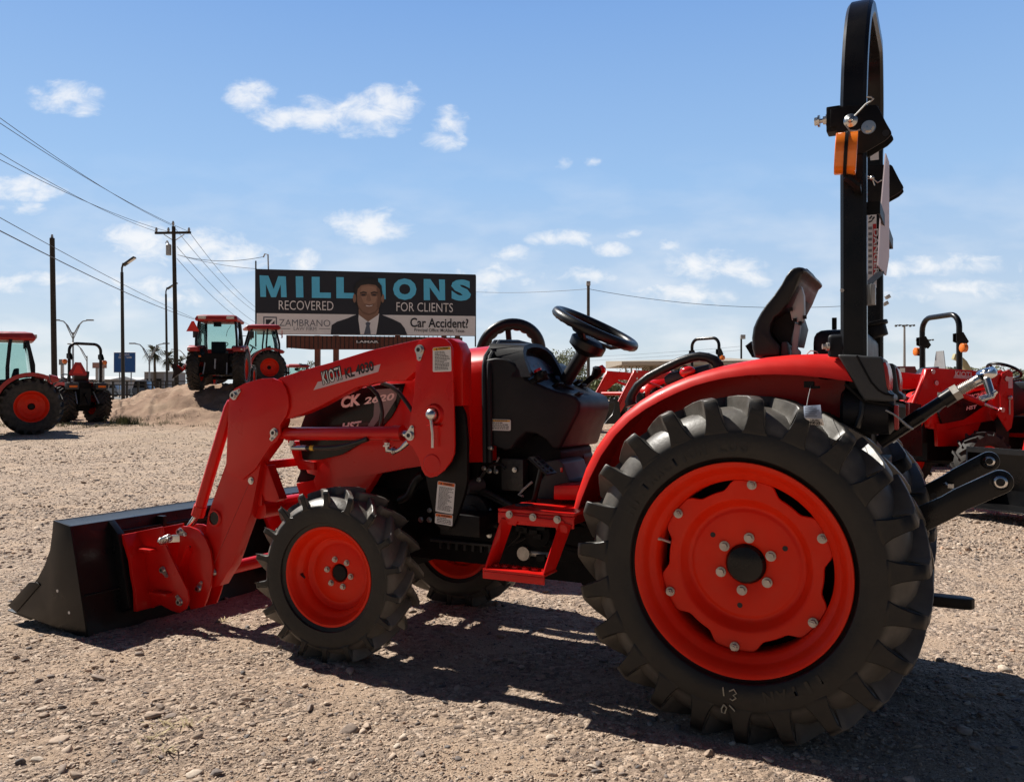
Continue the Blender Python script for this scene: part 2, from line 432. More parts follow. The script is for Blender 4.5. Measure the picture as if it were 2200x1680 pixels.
def glass_mat(name, tint_, a):
    m = bpy.data.materials.new(name); m.use_nodes = True
    N, L = m.node_tree.nodes, m.node_tree.links
    N.remove(N['Principled BSDF']); out = N['Material Output']
    t = N.new('ShaderNodeBsdfTransparent'); t.inputs[0].default_value = (*tint_, 1)
    g = N.new('ShaderNodeBsdfGlossy'); g.inputs['Roughness'].default_value = .04
    nzg = N.new('ShaderNodeTexNoise'); nzg.inputs['Scale'].default_value = 3
    lw = N.new('ShaderNodeLayerWeight'); lw.inputs['Blend'].default_value = a
    mxs = N.new('ShaderNodeMixShader')
    L.new(lw.outputs['Fresnel'], mxs.inputs[0]); L.new(t.outputs[0], mxs.inputs[1]); L.new(g.outputs[0], mxs.inputs[2])
    L.new(mxs.outputs[0], out.inputs['Surface'])
    return m
M['glass'] = glass_mat('green tinted cab glass', (.80, .89, .87), .18)
# ------------------------------------------------------------------ ground
def vnoise(x, y, seed=0):
    xi, yi = np.floor(x).astype(np.int64), np.floor(y).astype(np.int64)
    fx, fy = x - xi, y - yi
    fx = fx * fx * (3 - 2 * fx); fy = fy * fy * (3 - 2 * fy)
    def h(a, b):
        n = (a * 374761393 + b * 668265263 + seed * 982451653) & 0xFFFFFFFF
        n = ((n ^ (n >> 13)) * 1274126177) & 0xFFFFFFFF
        return ((n ^ (n >> 16)) & 0xFFFF) / 65535.0
    return (h(xi, yi) * (1 - fx) + h(xi + 1, yi) * fx) * (1 - fy) + (h(xi, yi + 1) * (1 - fx) + h(xi + 1, yi + 1) * fx) * fy
def sstep(a, b, x):
    t = np.clip((x - a) / (b - a), 0, 1); return t * t * (3 - 2 * t)
def terrain(x, y):
    x = np.asarray(x, float); y = np.asarray(y, float)
    z = .16 * sstep(16, 30, y) + .28 * sstep(30, 55, y) + .30 * sstep(55, 110, y)
    # dirt mound under the cab tractors
    dx, dy = (x + 7.5), (y - 34.0)
    dx = np.where(dx < 0, dx / 11.0, dx / 8.5); dy = np.where(dy < 0, dy / 8.0, dy / 9.0)
    d = np.sqrt(dx * dx + dy * dy)
    m = 1.22 * (1 - sstep(.48, 1.0, d))
    m = m * (.92 + .16 * vnoise(x * .5, y * .5, 5)) + np.clip(m * 2, 0, 1) * (.22 * (vnoise(x * 1.3, y * 1.3, 6) - .5) + .16 * (vnoise(x * 3.3, y * 3.3, 7) - .5) + .10 * (vnoise(x * 7, y * 7, 8) - .5))
    return z + m
def relief(x, y):
    return terrain(x, y) + .030 * (vnoise(x * .9, y * .9, 1) - .5) + .016 * (vnoise(x * 3.1, y * 3.1, 2) - .5) + .010 * (vnoise(x * 9, y * 9, 3) - .5) + .007 * (vnoise(x * 25, y * 25, 4) - .5)
def hgt(x, y): return float(terrain(x, y))

def np_mesh(name, co, faces_idx, loop_tot, mat_, smooth=True):
    me = bpy.data.meshes.new(name)
    me.vertices.add(len(co)); me.vertices.foreach_set('co', np.asarray(co, np.float32).ravel())
    nl = len(faces_idx); nf = nl // loop_tot
    me.loops.add(nl); me.loops.foreach_set('vertex_index', np.asarray(faces_idx, np.int32))
    me.polygons.add(nf)
    me.polygons.foreach_set('loop_start', np.arange(nf, dtype=np.int32) * loop_tot)
    me.polygons.foreach_set('use_smooth', np.full(nf, smooth))
    me.update(calc_edges=True); me.validate()
    me.materials.append(mat_)
    o = bpy.data.objects.new(name, me); COL.objects.link(o); return o

def ground_material():
    m = bpy.data.materials.new('gravel dirt'); m.use_nodes = True
    N, L = m.node_tree.nodes, m.node_tree.links
    b = N['Principled BSDF']; b.inputs['Roughness'].default_value = .93; b.inputs['Specular IOR Level'].default_value = .15
    tcn = N.new('ShaderNodeTexCoord')
    def noise(s, d=6, r=.6):
        n = N.new('ShaderNodeTexNoise'); n.inputs['Scale'].default_value = s; n.inputs['Detail'].default_value = d; n.inputs['Roughness'].default_value = r
        L.new(tcn.outputs['Object'], n.inputs['Vector']); return n
    def ramp(src, stops):
        rp = N.new('ShaderNodeValToRGB'); e = rp.color_ramp.elements
        while len(e) < len(stops): e.new(.5)
        for k, (p, c) in enumerate(stops): e[k].position = p; e[k].color = (*c, 1)
        L.new(src, rp.inputs['Fac']); return rp.outputs['Color']
    base = ramp(noise(.55, 8).outputs['Fac'], [(.3, (.42, .30, .210)), (.5, (.505, .375, .272)), (.7, (.59, .45, .33))])
    vo = N.new('ShaderNodeTexVoronoi'); vo.inputs['Scale'].default_value = 42; vo.inputs['Randomness'].default_value = 1
    wv = N.new('ShaderNodeMix'); wv.data_type = 'VECTOR'; wv.inputs['Factor'].default_value = .03
    nzw = noise(14, 3); L.new(tcn.outputs['Object'], wv.inputs[4]); L.new(nzw.outputs['Color'], wv.inputs[5]); L.new(wv.outputs[1], vo.inputs['Vector'])
    sepc = N.new('ShaderNodeSeparateColor'); L.new(vo.outputs['Color'], sepc.inputs[0])
    stones = ramp(sepc.outputs[0], [(0, (.20, .16, .142)), (.35, (.39, .295, .228)), (.7, (.54, .41, .31)), (1, (.70, .57, .46))])
    mk = N.new('ShaderNodeMapRange'); mk.inputs['From Min'].default_value = .40; mk.inputs['From Max'].default_value = .52
    L.new(noise(2.3, 9, .7).outputs['Fac'], mk.inputs['Value'])
    mx = N.new('ShaderNodeMix'); mx.data_type = 'RGBA'
    ml = N.new('ShaderNodeMath'); ml.operation = 'MULTIPLY'; ml.inputs[1].default_value = .72; L.new(mk.outputs[0], ml.inputs[0])
    L.new(ml.outputs[0], mx.inputs['Factor']); L.new(base, mx.inputs[6]); L.new(stones, mx.inputs[7])
    sp = N.new('ShaderNodeMix'); sp.data_type = 'RGBA'; sp.blend_type = 'MULTIPLY'; sp.inputs['Factor'].default_value = 1
    L.new(mx.outputs[2], sp.inputs[6]); L.new(ramp(noise(160, 4, .7).outputs['Fac'], [(.25, (.50, .48, .46)), (.6, (1.12, 1.12, 1.12))]), sp.inputs[7])
    # dry grass tinge on the far yard
    sy = N.new('ShaderNodeSeparateXYZ'); L.new(tcn.outputs['Object'], sy.inputs[0])
    gm = N.new('ShaderNodeMapRange'); gm.inputs['From Min'].default_value = 13; gm.inputs['From Max'].default_value = 24; L.new(sy.outputs['Y'], gm.inputs['Value'])
    gn = N.new('ShaderNodeMapRange'); gn.inputs['From Min'].default_value = .45; gn.inputs['From Max'].default_value = .68; gn.inputs['To Max'].default_value = .55
    L.new(noise(.35, 9, .7).outputs['Fac'], gn.inputs['Value'])
    gg = N.new('ShaderNodeMath'); gg.operation = 'MULTIPLY'; L.new(gm.outputs[0], gg.inputs[0]); L.new(gn.outputs[0], gg.inputs[1])
    mg = N.new('ShaderNodeMix'); mg.data_type = 'RGBA'; L.new(gg.outputs[0], mg.inputs['Factor']); L.new(sp.outputs[2], mg.inputs[6]); mg.inputs[7].default_value = (.36, .27, .17, 1)
    vs = N.new('ShaderNodeVectorMath'); vs.operation = 'DISTANCE'; vs.inputs[1].default_value = (-8.0, 33.0, 0); L.new(tcn.outputs['Object'], vs.inputs[0])
    dm = N.new('ShaderNodeMapRange'); dm.inputs['From Min'].default_value = 7; dm.inputs['From Max'].default_value = 11; dm.inputs['To Min'].default_value = .85; dm.inputs['To Max'].default_value = 0; L.new(vs.outputs['Value'], dm.inputs['Value'])
    clod = ramp(noise(1.1, 9, .75).outputs['Fac'], [(.32, (.19, .115, .078)), (.5, (.36, .235, .16)), (.68, (.50, .36, .25))])
    md = N.new('ShaderNodeMix'); md.data_type = 'RGBA'; L.new(dm.outputs[0], md.inputs['Factor']); L.new(mg.outputs[2], md.inputs[6]); L.new(clod, md.inputs[7])
    L.new(md.outputs[2], b.inputs['Base Color'])
    b1 = N.new('ShaderNodeBump'); b1.inputs['Strength'].default_value = .8; b1.inputs['Distance'].default_value = .016
    inv = N.new('ShaderNodeMath'); inv.operation = 'MULTIPLY_ADD'; inv.inputs[1].default_value = -1.6; inv.inputs[2].default_value = .8
    L.new(vo.outputs['Distance'], inv.inputs[0])
    iv2 = N.new('ShaderNodeMath'); iv2.operation = 'MULTIPLY'; L.new(inv.outputs[0], iv2.inputs[0]); L.new(mk.outputs[0], iv2.inputs[1])
    L.new(iv2.outputs[0], b1.inputs['Height'])
    b2 = N.new('ShaderNodeBump'); b2.inputs['Strength'].default_value = .8; b2.inputs['Distance'].default_value = .014
    L.new(noise(75, 8, .7).outputs['Fac'], b2.inputs['Height']); L.new(b1.outputs[0], b2.inputs['Normal'])
    L.new(b2.outputs[0], b.inputs['Normal'])
    return m
M['ground'] = ground_material()

def make_ground():
    ang = np.concatenate([np.arange(-40, 40, .16), np.arange(40, 320, 2.0)])
    ang = np.radians(ang)
    rad = np.concatenate([[.6], np.geomspace(1.2, 60, 520), np.geomspace(62, 6000, 70)])
    A, Rr = np.meshgrid(ang, rad)
    x, y = Rr * np.sin(A), Rr * np.cos(A)
    z = np.where(Rr < 70, relief(x, y), terrain(x, y))
    n, k = len(rad), len(ang)
    co = np.stack([x.ravel(), y.ravel(), z.ravel()], 1)
    co = np.vstack([co, [[0, 0, 0.0]]])
    i = np.arange(n - 1)[:, None] * k; j = np.arange(k)[None, :]; j2 = (j + 1) % k
    q = np.stack([i + j, i + k + j, i + k + j2, i + j2], -1).reshape(-1, 4)
    o = np_mesh('ground', co, q.ravel(), 4, M['ground'])
    bm = bmesh.new(); bm.from_mesh(o.data); bm.verts.ensure_lookup_table()
    cvt = bm.verts[len(co) - 1]
    for a in range(k): bm.faces.new((bm.verts[a], bm.verts[(a + 1) % k], cvt))
    bmesh.ops.recalc_face_normals(bm, faces=bm.faces); bm.to_mesh(o.data); bm.free()
    if o.data.polygons[0].normal.z < 0: o.data.flip_normals()
    tag(o, kind='structure'); return o
make_ground()

# ------------------------------------------------------------------ loose gravel lying on the ground
def stone_material():
    m = bpy.data.materials.new('loose stone'); m.use_nodes = True
    N, L = m.node_tree.nodes, m.node_tree.links
    b = N['Principled BSDF']; b.inputs['Roughness'].default_value = .82; b.inputs['Specular IOR Level'].default_value = .3
    g = N.new('ShaderNodeNewGeometry'); rp = N.new('ShaderNodeValToRGB'); e = rp.color_ramp.elements
    st = [(0, (.15, .14, .14)), (.10, (.26, .22, .20)), (.28, (.43, .33, .255)), (.6, (.48, .38, .30)), (.82, (.56, .44, .345)), (.95, (.66, .57, .47)), (1, (.46, .27, .17))]
    while len(e) < len(st): e.new(.5)
    for k, (p, c) in enumerate(st): e[k].position = p; e[k].color = (*c, 1)
    L.new(g.outputs['Random Per Island'], rp.inputs['Fac'])
    tcn = N.new('ShaderNodeTexCoord'); nz_ = N.new('ShaderNodeTexNoise'); nz_.inputs['Scale'].default_value = 90; nz_.inputs['Detail'].default_value = 5
    L.new(tcn.outputs['Object'], nz_.inputs['Vector'])
    r2 = N.new('ShaderNodeValToRGB'); r2.color_ramp.elements[0].position = .3; r2.color_ramp.elements[0].color = (.72, .70, .68, 1); r2.color_ramp.elements[1].position = .7; r2.color_ramp.elements[1].color = (1.15, 1.12, 1.08, 1)
    L.new(nz_.outputs['Fac'], r2.inputs['Fac'])
    mx = N.new('ShaderNodeMix'); mx.data_type = 'RGBA'; mx.blend_type = 'MULTIPLY'; mx.inputs['Factor'].default_value = 1
    L.new(rp.outputs['Color'], mx.inputs[6]); L.new(r2.outputs['Color'], mx.inputs[7]); L.new(mx.outputs[2], b.inputs['Base Color'])
    bp_ = N.new('ShaderNodeBump'); bp_.inputs['Strength'].default_value = .3; bp_.inputs['Distance'].default_value = .004
    L.new(nz_.outputs['Fac'], bp_.inputs['Height']); L.new(bp_.outputs[0], b.inputs['Normal'])
    return m
M['stone'] = stone_material()
def ico(sub):
    bm = bmesh.new(); bmesh.ops.create_icosphere(bm, subdivisions=sub, radius=1)
    v = np.array([p.co[:] for p in bm.verts]); f = np.array([[q.index for q in p.verts] for p in bm.faces]); bm.free(); return v, f
def stones(name, px, py, size, sub, flat=(.30, .55), sink=.36, seed=3):
    g = np.random.default_rng(seed); v, f = ico(sub); n, nv = len(px), len(v)
    # several knobbly prototypes
    P = []
    for k in range(24):
        q = v.copy()
        for _ in range(5):
            d = g.normal(size=3); d /= np.linalg.norm(d); q = q + np.outer(np.clip(q @ d - g.uniform(.15, .6), 0, None), -d) * g.uniform(.6, 1.0)
        q *= (1 + g.normal(0, .05, (nv, 1))); P.append(q)
    P = np.array(P)[g.integers(0, 24, n)]
    sx = size; sy = size * g.uniform(.55, .95, n); sz = size * g.uniform(flat[0], flat[1], n)
    P = P * np.stack([sx, sy, sz], 1)[:, None, :]
    a = g.uniform(0, 2 * np.pi, n); t = g.normal(0, .22, n)
    c_, s_ = np.cos(t)[:, None], np.sin(t)[:, None]
    x, z = P[:, :, 0] * c_ - P[:, :, 2] * s_, P[:, :, 0] * s_ + P[:, :, 2] * c_
    c_, s_ = np.cos(a)[:, None], np.sin(a)[:, None]
    X, Y = x * c_ - P[:, :, 1] * s_, x * s_ + P[:, :, 1] * c_
    gz = relief(px, py)
    co = np.stack([X + px[:, None], Y + py[:, None], z + (gz + sz * (1 - 2 * sink) * .9)[:, None]], -1).reshape(-1, 3)
    idx = (f[None] + (np.arange(n) * nv)[:, None, None]).ravel()
    return co, idx
def scatter(n, d0, d1, seed, power=1.0):
    g = np.random.default_rng(seed)
    d = d0 * (d1 / d0) ** (g.uniform(0, 1, n) ** power)      # more stones near the eye
    x = d * np.where(g.uniform(0, 1, n) < .8, g.uniform(-.70, .70, n), g.uniform(-1.5, 1.5, n))
    keep = g.uniform(0, 1, n) < .50 + .9 * sstep(.35, .62, .5 * vnoise(x * 1.3, d * 1.3, 9) + .5 * vnoise(x * 4, d * 4, 10))
    return x[keep], d[keep]
def make_gravel():
    cos, idxs, off = [], [], 0
    for (n, d0, d1, med, sd, sub, seed, pw) in ((42000, 1.7, 8, .0052, .58, 2, 21, 1.0), (240000, 1.7, 9, .0031, .48, 1, 22, 1.0), (160, 1.8, 12, .020, .30, 2, 23, 1.0), (115000, 5.5, 24, .0100, .50, 1, 24, .9), (16000, 12, 40, .017, .4, 1, 26, 1.0)):
        x, y = scatter(n, d0, d1, seed, pw)
        g = np.random.default_rng(seed + 50)
        s = med * np.exp(g.normal(0, sd, len(x)))
        c_, i_ = stones('g', x, y, s, sub, seed=seed + 90)
        cos.append(c_); idxs.append(i_ + off); off += len(c_)
    o = np_mesh('gravel', np.vstack(cos), np.concatenate(idxs), 3, M['stone'])
    tag(o, 'loose grey and tan pebbles scattered over the dirt yard', 'gravel', kind='stuff')
make_gravel()

def blades(name, spots, mat_, label, cat):
    v, f = [], []
    for (x, y, n, rad, hh, lay) in spots:
        for _ in range(n):
            a = random.uniform(0, 6.283); r = rad * abs(random.gauss(0, .5)); px_, py_ = x + r * math.cos(a), y + r * math.sin(a)
            z0 = float(relief(px_, py_)); h_ = hh * random.uniform(.5, 1.2); b_ = random.uniform(0, 6.283); l_ = lay * random.uniform(.4, 1.3) * h_
            w = .0016 + .0012 * random.random() + .00012 * y
            dx, dy = math.cos(b_), math.sin(b_); k = len(v)
            v += [(px_ - dy * w, py_ + dx * w, z0), (px_ + dy * w, py_ - dx * w, z0), (px_ + dx * l_ * .5 + dy * w * .7, py_ + dy * l_ * .5 - dx * w * .7, z0 + h_ * .7), (px_ + dx * l_ * .5 - dy * w * .7, py_ + dy * l_ * .5 + dx * w * .7, z0 + h_ * .7), (px_ + dx * l_, py_ + dy * l_, z0 + h_)]
            f += [(k, k + 1, k + 2), (k, k + 2, k + 3), (k + 3, k + 2, k + 4)]
    me = bpy.data.meshes.new(name); me.from_pydata(v, [], f); me.materials.append(mat_)
    o = bpy.data.objects.new(name, me); COL.objects.link(o); tag(o, label, cat, kind='stuff')
M['straw'] = mat('dry straw', (.50, .40, .22), .8, var=.2)
M['weed'] = mat('green weeds', (.085, .10, .035), .8, var=.3)
def gw(u, v, z=0.0):
    r = ray(u, v); k = (z - CAM_H) / r.z; p = CAMP + r * k; return p.x, p.y
sp = []
for (cu_, cv_) in ((1080, 860), (1150, 965), (1280, 790), (1520, 70), (1130, 770)):
    U_, V_ = cu_ / 1.8333 * K, (2300 + cv_ / 1.8333) * K
    sp.append((*gw(U_, V_), 16, .06, .016, 3.0))
blades('dry_grass', sp, M['straw'], 'wisps of dry straw lying on the gravel in front', 'dry grass')
sp = []
for _ in range(70):
    sp.append((random.uniform(-16.5, -10.5), random.uniform(24.5, 27.5), 22, .35, .10, .8))
for _ in range(12): sp.append((random.gauss(-12.3, .25), random.gauss(26.5, .3), 40, .25, .28, .6))
for _ in range(40): sp.append((random.uniform(-10, -5), random.uniform(24.5, 29), 14, .4, .08, .8))
blades('weeds', sp, M['weed'], 'short green weeds at the foot of the dirt mound', 'weeds')
# ------------------------------------------------------------------ tyres and wheels (axle along local Y, outer side +Y)
def tyre_mb(Ro, w, rr, nl, lug=.032, seg=120, D=None, kang=1.0, tipw=.020, sidelug=True, scoop=False):
    """R-1 tyre: smooth wall, scooped shoulders between slanting lugs whose outer ends lie flush with the wall"""
    m = MB(); Rc = Ro - lug; D = D or lug * 1.8; rs_ = Ro - D; q = Ro / .525
    half = [(rr, .37 * w), (rr + .012, .405 * w), (rr + .03, .43 * w), (rr + .30 * (rs_ - rr), .482 * w), (rr + .65 * (rs_ - rr), .50 * w), (rs_ - .004, .498 * w), (rs_ + .006, .488 * w), (rs_ + .30 * (Rc - rs_), .455 * w), (rs_ + .62 * (Rc - rs_), .395 * w), (rs_ + .88 * (Rc - rs_), .30 * w), (Rc, .18 * w), (Rc + .003, .05 * w)]
    prof = half + [(r, -y) for r, y in reversed(half)]
    m.lathe(prof, seg, loop=False)
    k = kang * .42 * w / Ro; pitch = 2 * math.pi / nl
    for side in (1, -1):
        for i in range(nl):
            p0 = 2 * math.pi * (i + (0 if side > 0 else .5)) / nl
            tw = tipw * q
            st = [(.00, Rc - .014, -.03, Ro, -.03, .026 * q, .016 * q), (.45, Rc - .016, .20, Ro + .001, .20, .028 * q, .017 * q), (.85, Rc - .03 * q, .34, Ro, .40, .030 * q, tw * .95), (.98, Rc - .04 * q, .38, Ro - .006 * q, .485, .034 * q, tw)]
            for f_, hw in (((.22, tw), (.45, tw * 1.04), (.70, tw * 1.15), (.88, tw * 1.5), (1.0, .42 * pitch * rs_)) if scoop else ((.22, tw * 1.05), (.45, tw * 1.22), (.70, tw * 1.55), (.88, tw * 2.0), (1.0, min(.44 * pitch * rs_, tw * 2.6)))):
                r_ = Ro - D * f_ - .004 * q; st.append((1.0 + .03 * f_, r_ - .012, .40, r_, .5045 - .004 * f_, hw * 1.12, hw))
            rs = []
            for t, rb, yb, rt, yt, wb, wt in st:
                ph = p0 + k * t; ring = []
                for r_, y_, off in ((rb, yb, -wb), (rt, yt, -wt), (rt, yt, wt), (rb, yb, wb)):
                    a = ph + off / Ro; ring.append((r_ * math.cos(a), side * y_ * w, r_ * math.sin(a)))
                rs.append(ring if side > 0 else ring[::-1])
            m.rings(rs)
    return m

RW, RF = .545, .350
rear_tyre_o = None
def wheel_rear():
    """big ag tyre, stepped rim and lobed disc"""
    root = None
    disc = MB(); n = 144
    def lobed(r, amp): return [(r + amp * float(sstep(.16, .66, math.cos(6 * (2 * math.pi * k / n - math.pi / 2)) * .5 + .5))) for k in range(n)]
    def ringat(rads, y): return [(rads[k] * math.cos(2 * math.pi * k / n), y, rads[k] * math.sin(2 * math.pi * k / n)) for k in range(n)]
    flat = lambda r: [r] * n
    rs = [ringat(lobed(.2445, .0295), .018), ringat(lobed(.2445, .0295), .026), ringat(lobed(.242, .0295), .029), ringat(flat(.217), .029), ringat(flat(.212), .027), ringat(flat(.206), .020), ringat(flat(.190), -.004), ringat(flat(.184), -.009), ringat(flat(.176), -.010), ringat(flat(.171), -.006), ringat(flat(.164), -.005), ringat(flat(.068), -.005), ringat(flat(.064), -.008), ringat(flat(.064), -.06)]
    disc.rings(rs, cap=False)
    root = disc.build('rear_wheel', M['rim'], None, smooth=50)
    rim = MB()
    rim.lathe([(.325, .108), (.3365, .110), (.3385, .105), (.3365, .099), (.322, .092), (.312, .086), (.307, .070), (.300, .062), (.287, .056), (.282, .046), (.279, .020), (.279, -.04), (.30, -.06), (.318, -.092), (.336, -.098), (.336, -.104), (.318, -.102), (.296, -.07), (.274, -.045), (.274, .02), (.276, .048), (.284, .060), (.297, .068), (.303, .074), (.308, .090), (.318, .100)], 144)
    # tabs that carry the disc
    for k in range(6):
        a = 2 * math.pi * k / 6 + math.pi / 2
        rot = Matrix.Rotation(-a, 3, 'Y')
        rim.box((.262 * math.cos(a), .008, .262 * math.sin(a)), (.04, .016, .075), rot)
    rim.build('rim', M['rim'], root, smooth=40)
    t = tyre_mb(RW, .280, .318, 23, lug=.036, seg=184, D=.112, tipw=.0205)
    TYR = t.build('tyre', M['rubber'], root, bevel=.0025, smooth=40, seg=1, ang=40)
    TYR.location = (0, -.019, 0)
    MB().tube([(0, -.13, 0), (0, -.078, 0)], .290, 48).build('gap_backing', M['engine'], root)  # dark disc added to block light showing through the wheel gaps
    cap = MB(); cap.lathe([(.0, .018), (.03, .017), (.056, .010), (.062, .002), (.0625, -.03), (.055, -.03)], 48, loop=False)
    cap.build('hub_cap', M['black'], root)
    b0 = None
    for k in range(6):
        a = 2 * math.pi * k / 6 + math.pi / 2
        b = MB().hexbolt((.262 * math.cos(a), .029, .262 * math.sin(a)), (0, 1, 0), .0105, .022); b.cyl((.262 * math.cos(a), .05, .262 * math.sin(a)), (.262 * math.cos(a), .056, .262 * math.sin(a)), .006, 8)
        b.build('rim_bolt', M['bolt'], root, smooth=20)
        b = MB().hexbolt((.086 * math.cos(a + .03), -.005, .086 * math.sin(a + .03)), (0, 1, 0), .0115, .017)
        b.build('wheel_bolt', M['bolt'], root, smooth=20)
    for a in (R(-88), R(33), R(148)):
        c_ = (.137 * math.cos(a), -.0045, .137 * math.sin(a))
        MB().tube([c_, (c_[0], -.0035, c_[2])], .0085, 16).build('bolt_hole', M['ink'], root)
    MB().tube([(.285, .050, .04), (.262, .055, .04), (.235, .062, .037)], [.008, .005, .004], 10).build('valve_stem', M['bolt'], root)
    return root

def wheel_front():
    d = MB()
    d.lathe([(.150, .004), (.143, .000), (.136, -.008), (.126, -.012), (.118, -.010), (.112, -.007), (.040, -.007), (.036, -.012), (.036, -.05)], 96, loop=False)
    root = d.build('front_wheel', M['rim'], None, smooth=50)
    rim = MB()
    rim.lathe([(.192, .078), (.2005, .079), (.203, .075), (.2005, .070), (.190, .063), (.184, .054), (.180, .040), (.172, .032), (.160, .026), (.155, .016), (.152, .0), (.152, -.03), (.17, -.05), (.19, -.07), (.201, -.075), (.2, -.08), (.185, -.077), (.166, -.053), (.147, -.032), (.147, .004), (.150, .018), (.156, .031), (.168, .038), (.175, .046), (.180, .060), (.186, .070)], 120)
    rim.build('rim', M['rim'], root, smooth=40)
    tyre_mb(RF, .190, .190, 18, lug=.034, seg=144, kang=1.1, D=.070, tipw=.0175, scoop=True).build('tyre', M['frontrubber'], root, bevel=.002, smooth=40, seg=1, ang=40)
    cap = MB(); cap.lathe([(.0, -.004), (.030, -.005), (.034, -.009), (.034, -.03)], 36, loop=False)
    cap.build('hub_cap', M['satin'], root)
    for k in range(6):
        a = 2 * math.pi * k / 6 + .25
        MB().hexbolt((.0575 * math.cos(a), -.007, .0575 * math.sin(a)), (0, 1, 0), .0085, .014).build('wheel_bolt', M['bolt'], root, smooth=20)
    MB().tube([(.16, .028, .0), (.142, .044, -.004), (.13, .050, -.01)], [.007, .005, .004], 8).build('valve_stem', M['ink'], root)
    return root
# ================================================================== the main tractor
T = empty('compact_tractor', (TX, TY, 0), ROTZ)
tag(T, 'large red compact tractor with front loader and tall black roll bar, filling the foreground', 'tractor')
nY = (0, 1, 0)

# ---- wheels
wr = wheel_rear(); wr.parent = T; wr.location = (0, .465, .523); wr.rotation_euler = (0, R(-6), 0)
wr2 = copy_tree(wr, T); wr2.location = (0, -.465, .523); wr2.rotation_euler = (0, R(-2), 0); wr2.scale = (1, -1, 1)
wf = wheel_front(); wf.parent = T; wf.location = (1.634, .498, .340); wf.rotation_euler = (0, R(4), R(5.5))
wf2 = copy_tree(wf, T); wf2.location = (1.634, -.498, .340); wf2.rotation_euler = (0, R(8), R(5.5)); wf2.scale = (1, -1, 1)
# moulded words on the near rear sidewall
ty = [c for c in kids(wr) if c.name.startswith('tyre')][0]
def arc_text(txt, r, a0, a1, hgt_, y):
    n = len(txt)
    for i, ch in enumerate(txt):
        if ch == ' ': continue
        a = a0 + (a1 - a0) * (i + .5) / n; w = abs(a1 - a0) / n * r * (.30 if ch in 'I-' else .80)
        td = Vector((-math.sin(a), 0, math.cos(a))); rad = Vector((math.cos(a), 0, math.sin(a)))
        p0 = rad * (r - hgt_ / 2) + Vector((0, y, 0)) - td * w / 2
        lettering('tyre_lettering', ch, p0, p0 + td * w, hgt_ * (.15 if ch == '-' else 1), nY, M['emboss'], wr, bold=.035, thick=.0018)
arc_text('HI-TRACTION LUG', .388, R(17), R(89), .036, .1200)
arc_text('TITAN', .388, R(222), R(253), .036, .1205)
def strokes(name, lines, mat_, parent, r=.0022):
    m = MB()
    for l in lines: m.tube(l, r, 5)
    return m.build(name, mat_, parent, smooth=0)

# ---- chassis masses
m = MB()
m.boxab((.95, -.16, .36), (1.78, .16, .66)); m.boxab((1.0, -.15, .62), (1.78, .15, .98))
m.boxab((1.55, -.13, .30), (2.02, .13, .62))
m.box((1.35, .17, .78), (.28, .05, .16)); m.box((1.18, .175, .60), (.20, .05, .14)); m.cyl((1.55, .1, .86), (1.55, .2, .86), .06, 18)
for k in range(4): m.tube([(1.15 + .1 * k, .165, .92), (1.13 + .1 * k, .205, .82), (1.16 + .08 * k, .18, .66)], .010, 8)
m.build('engine', M['engine'], T, bevel=.012)
m = MB(); m.boxab((-.22, -.17, .33), (.98, .17, .70)); m.boxab((-.30, -.2, .42), (.2, .2, .82)); m.cyl((0, -.42, .512), (0, .42, .512), .085, 24); m.cyl((0, .30, .512), (0, .45, .512), .11, 24)
m.boxab((.35, .14, .42), (.78, .22, .56)); m.cyl((.62, .17, .38), (.62, .26, .38), .05, 18); m.cyl((.86, .17, .52), (.86, .23, .52), .055, 18)
m.tube([(.95, .20, .52), (.7, .215, .47), (.4, .21, .46), (.2, .2, .44)], .014, 8)
m.tube([(.9, .2, .66), (.6, .23, .55), (.3, .22, .50)], .010, 8)
gear = m.build('gearbox', M['engine'], T, bevel=.012)
m = MB(); m.cyl((1.634, -.44, .355), (1.634, .44, .355), .045, 18); m.box((1.634, 0, .37), (.16, .3, .12)); m.box((1.634, .40, .40), (.12, .08, .2)); m.box((1.634, -.40, .40), (.12, .08, .2))
m.tube([(1.48, .40, .42), (1.48, -.40, .42)], .014, 10)
m.build('front_axle', M['engine'], T, bevel=.01)
# ribbed oil pan
m = MB(); a = onY(940, 1163, .17); b = onY(1062, 1195, .17)
m.boxab((b.x, -.15, b.z + .01), (a.x, .155, a.z + .06))
for k in range(7):
    x = b.x + (a.x - b.x) * (k + .5) / 7; m.box((x, .165, (a.z + b.z) / 2 + .01), (.012, .03, abs(a.z - b.z) * .9))
m.boxab((b.x - .03, -.17, a.z), (a.x + .03, .185, a.z + .012))
m.build('oil_pan', M['casting'], T, bevel=.004)
# underside plates hiding the sky between engine and wheels
m = MB(); m.prism(tr('K', .20, [(330, 260), (760, 190), (980, 420), (1340, 560), (1900, 800), (1990, 1090), (1900, 1200), (900, 1230), (640, 1290), (420, 1000), (250, 700)]), -.17, .16)
m.build('side_frame', M['engine'], T, bevel=.006)
for (x, y, Yp, r_) in ((1632, 390, .24, .013), (1718, 395, .24, .011), (1645, 98, .30, .011), (1632, 885, .22, .013), (1632, 1195, .22, .013), (770, 1000, .22, .014), (878, 1003, .22, .014), (880, 884, .22, .012)):
    p = t1('K', Yp, x, y); MB().hexbolt(p, nY, r_ * .62, .012).build('frame_bolt', M['steel'], T, smooth=20)
m = MB()
m.tube([t1('K', .23, 1750, 215), t1('K', .235, 1720, 280), t1('K', .235, 1697, 340), t1('K', .24, 1700, 385)], .004, 6)
m.tube([t1('K', .26, 2170, 525), t1('K', .26, 2060, 620), t1('K', .26, 2000, 690), t1('K', .27, 2055, 706)], .005, 6)
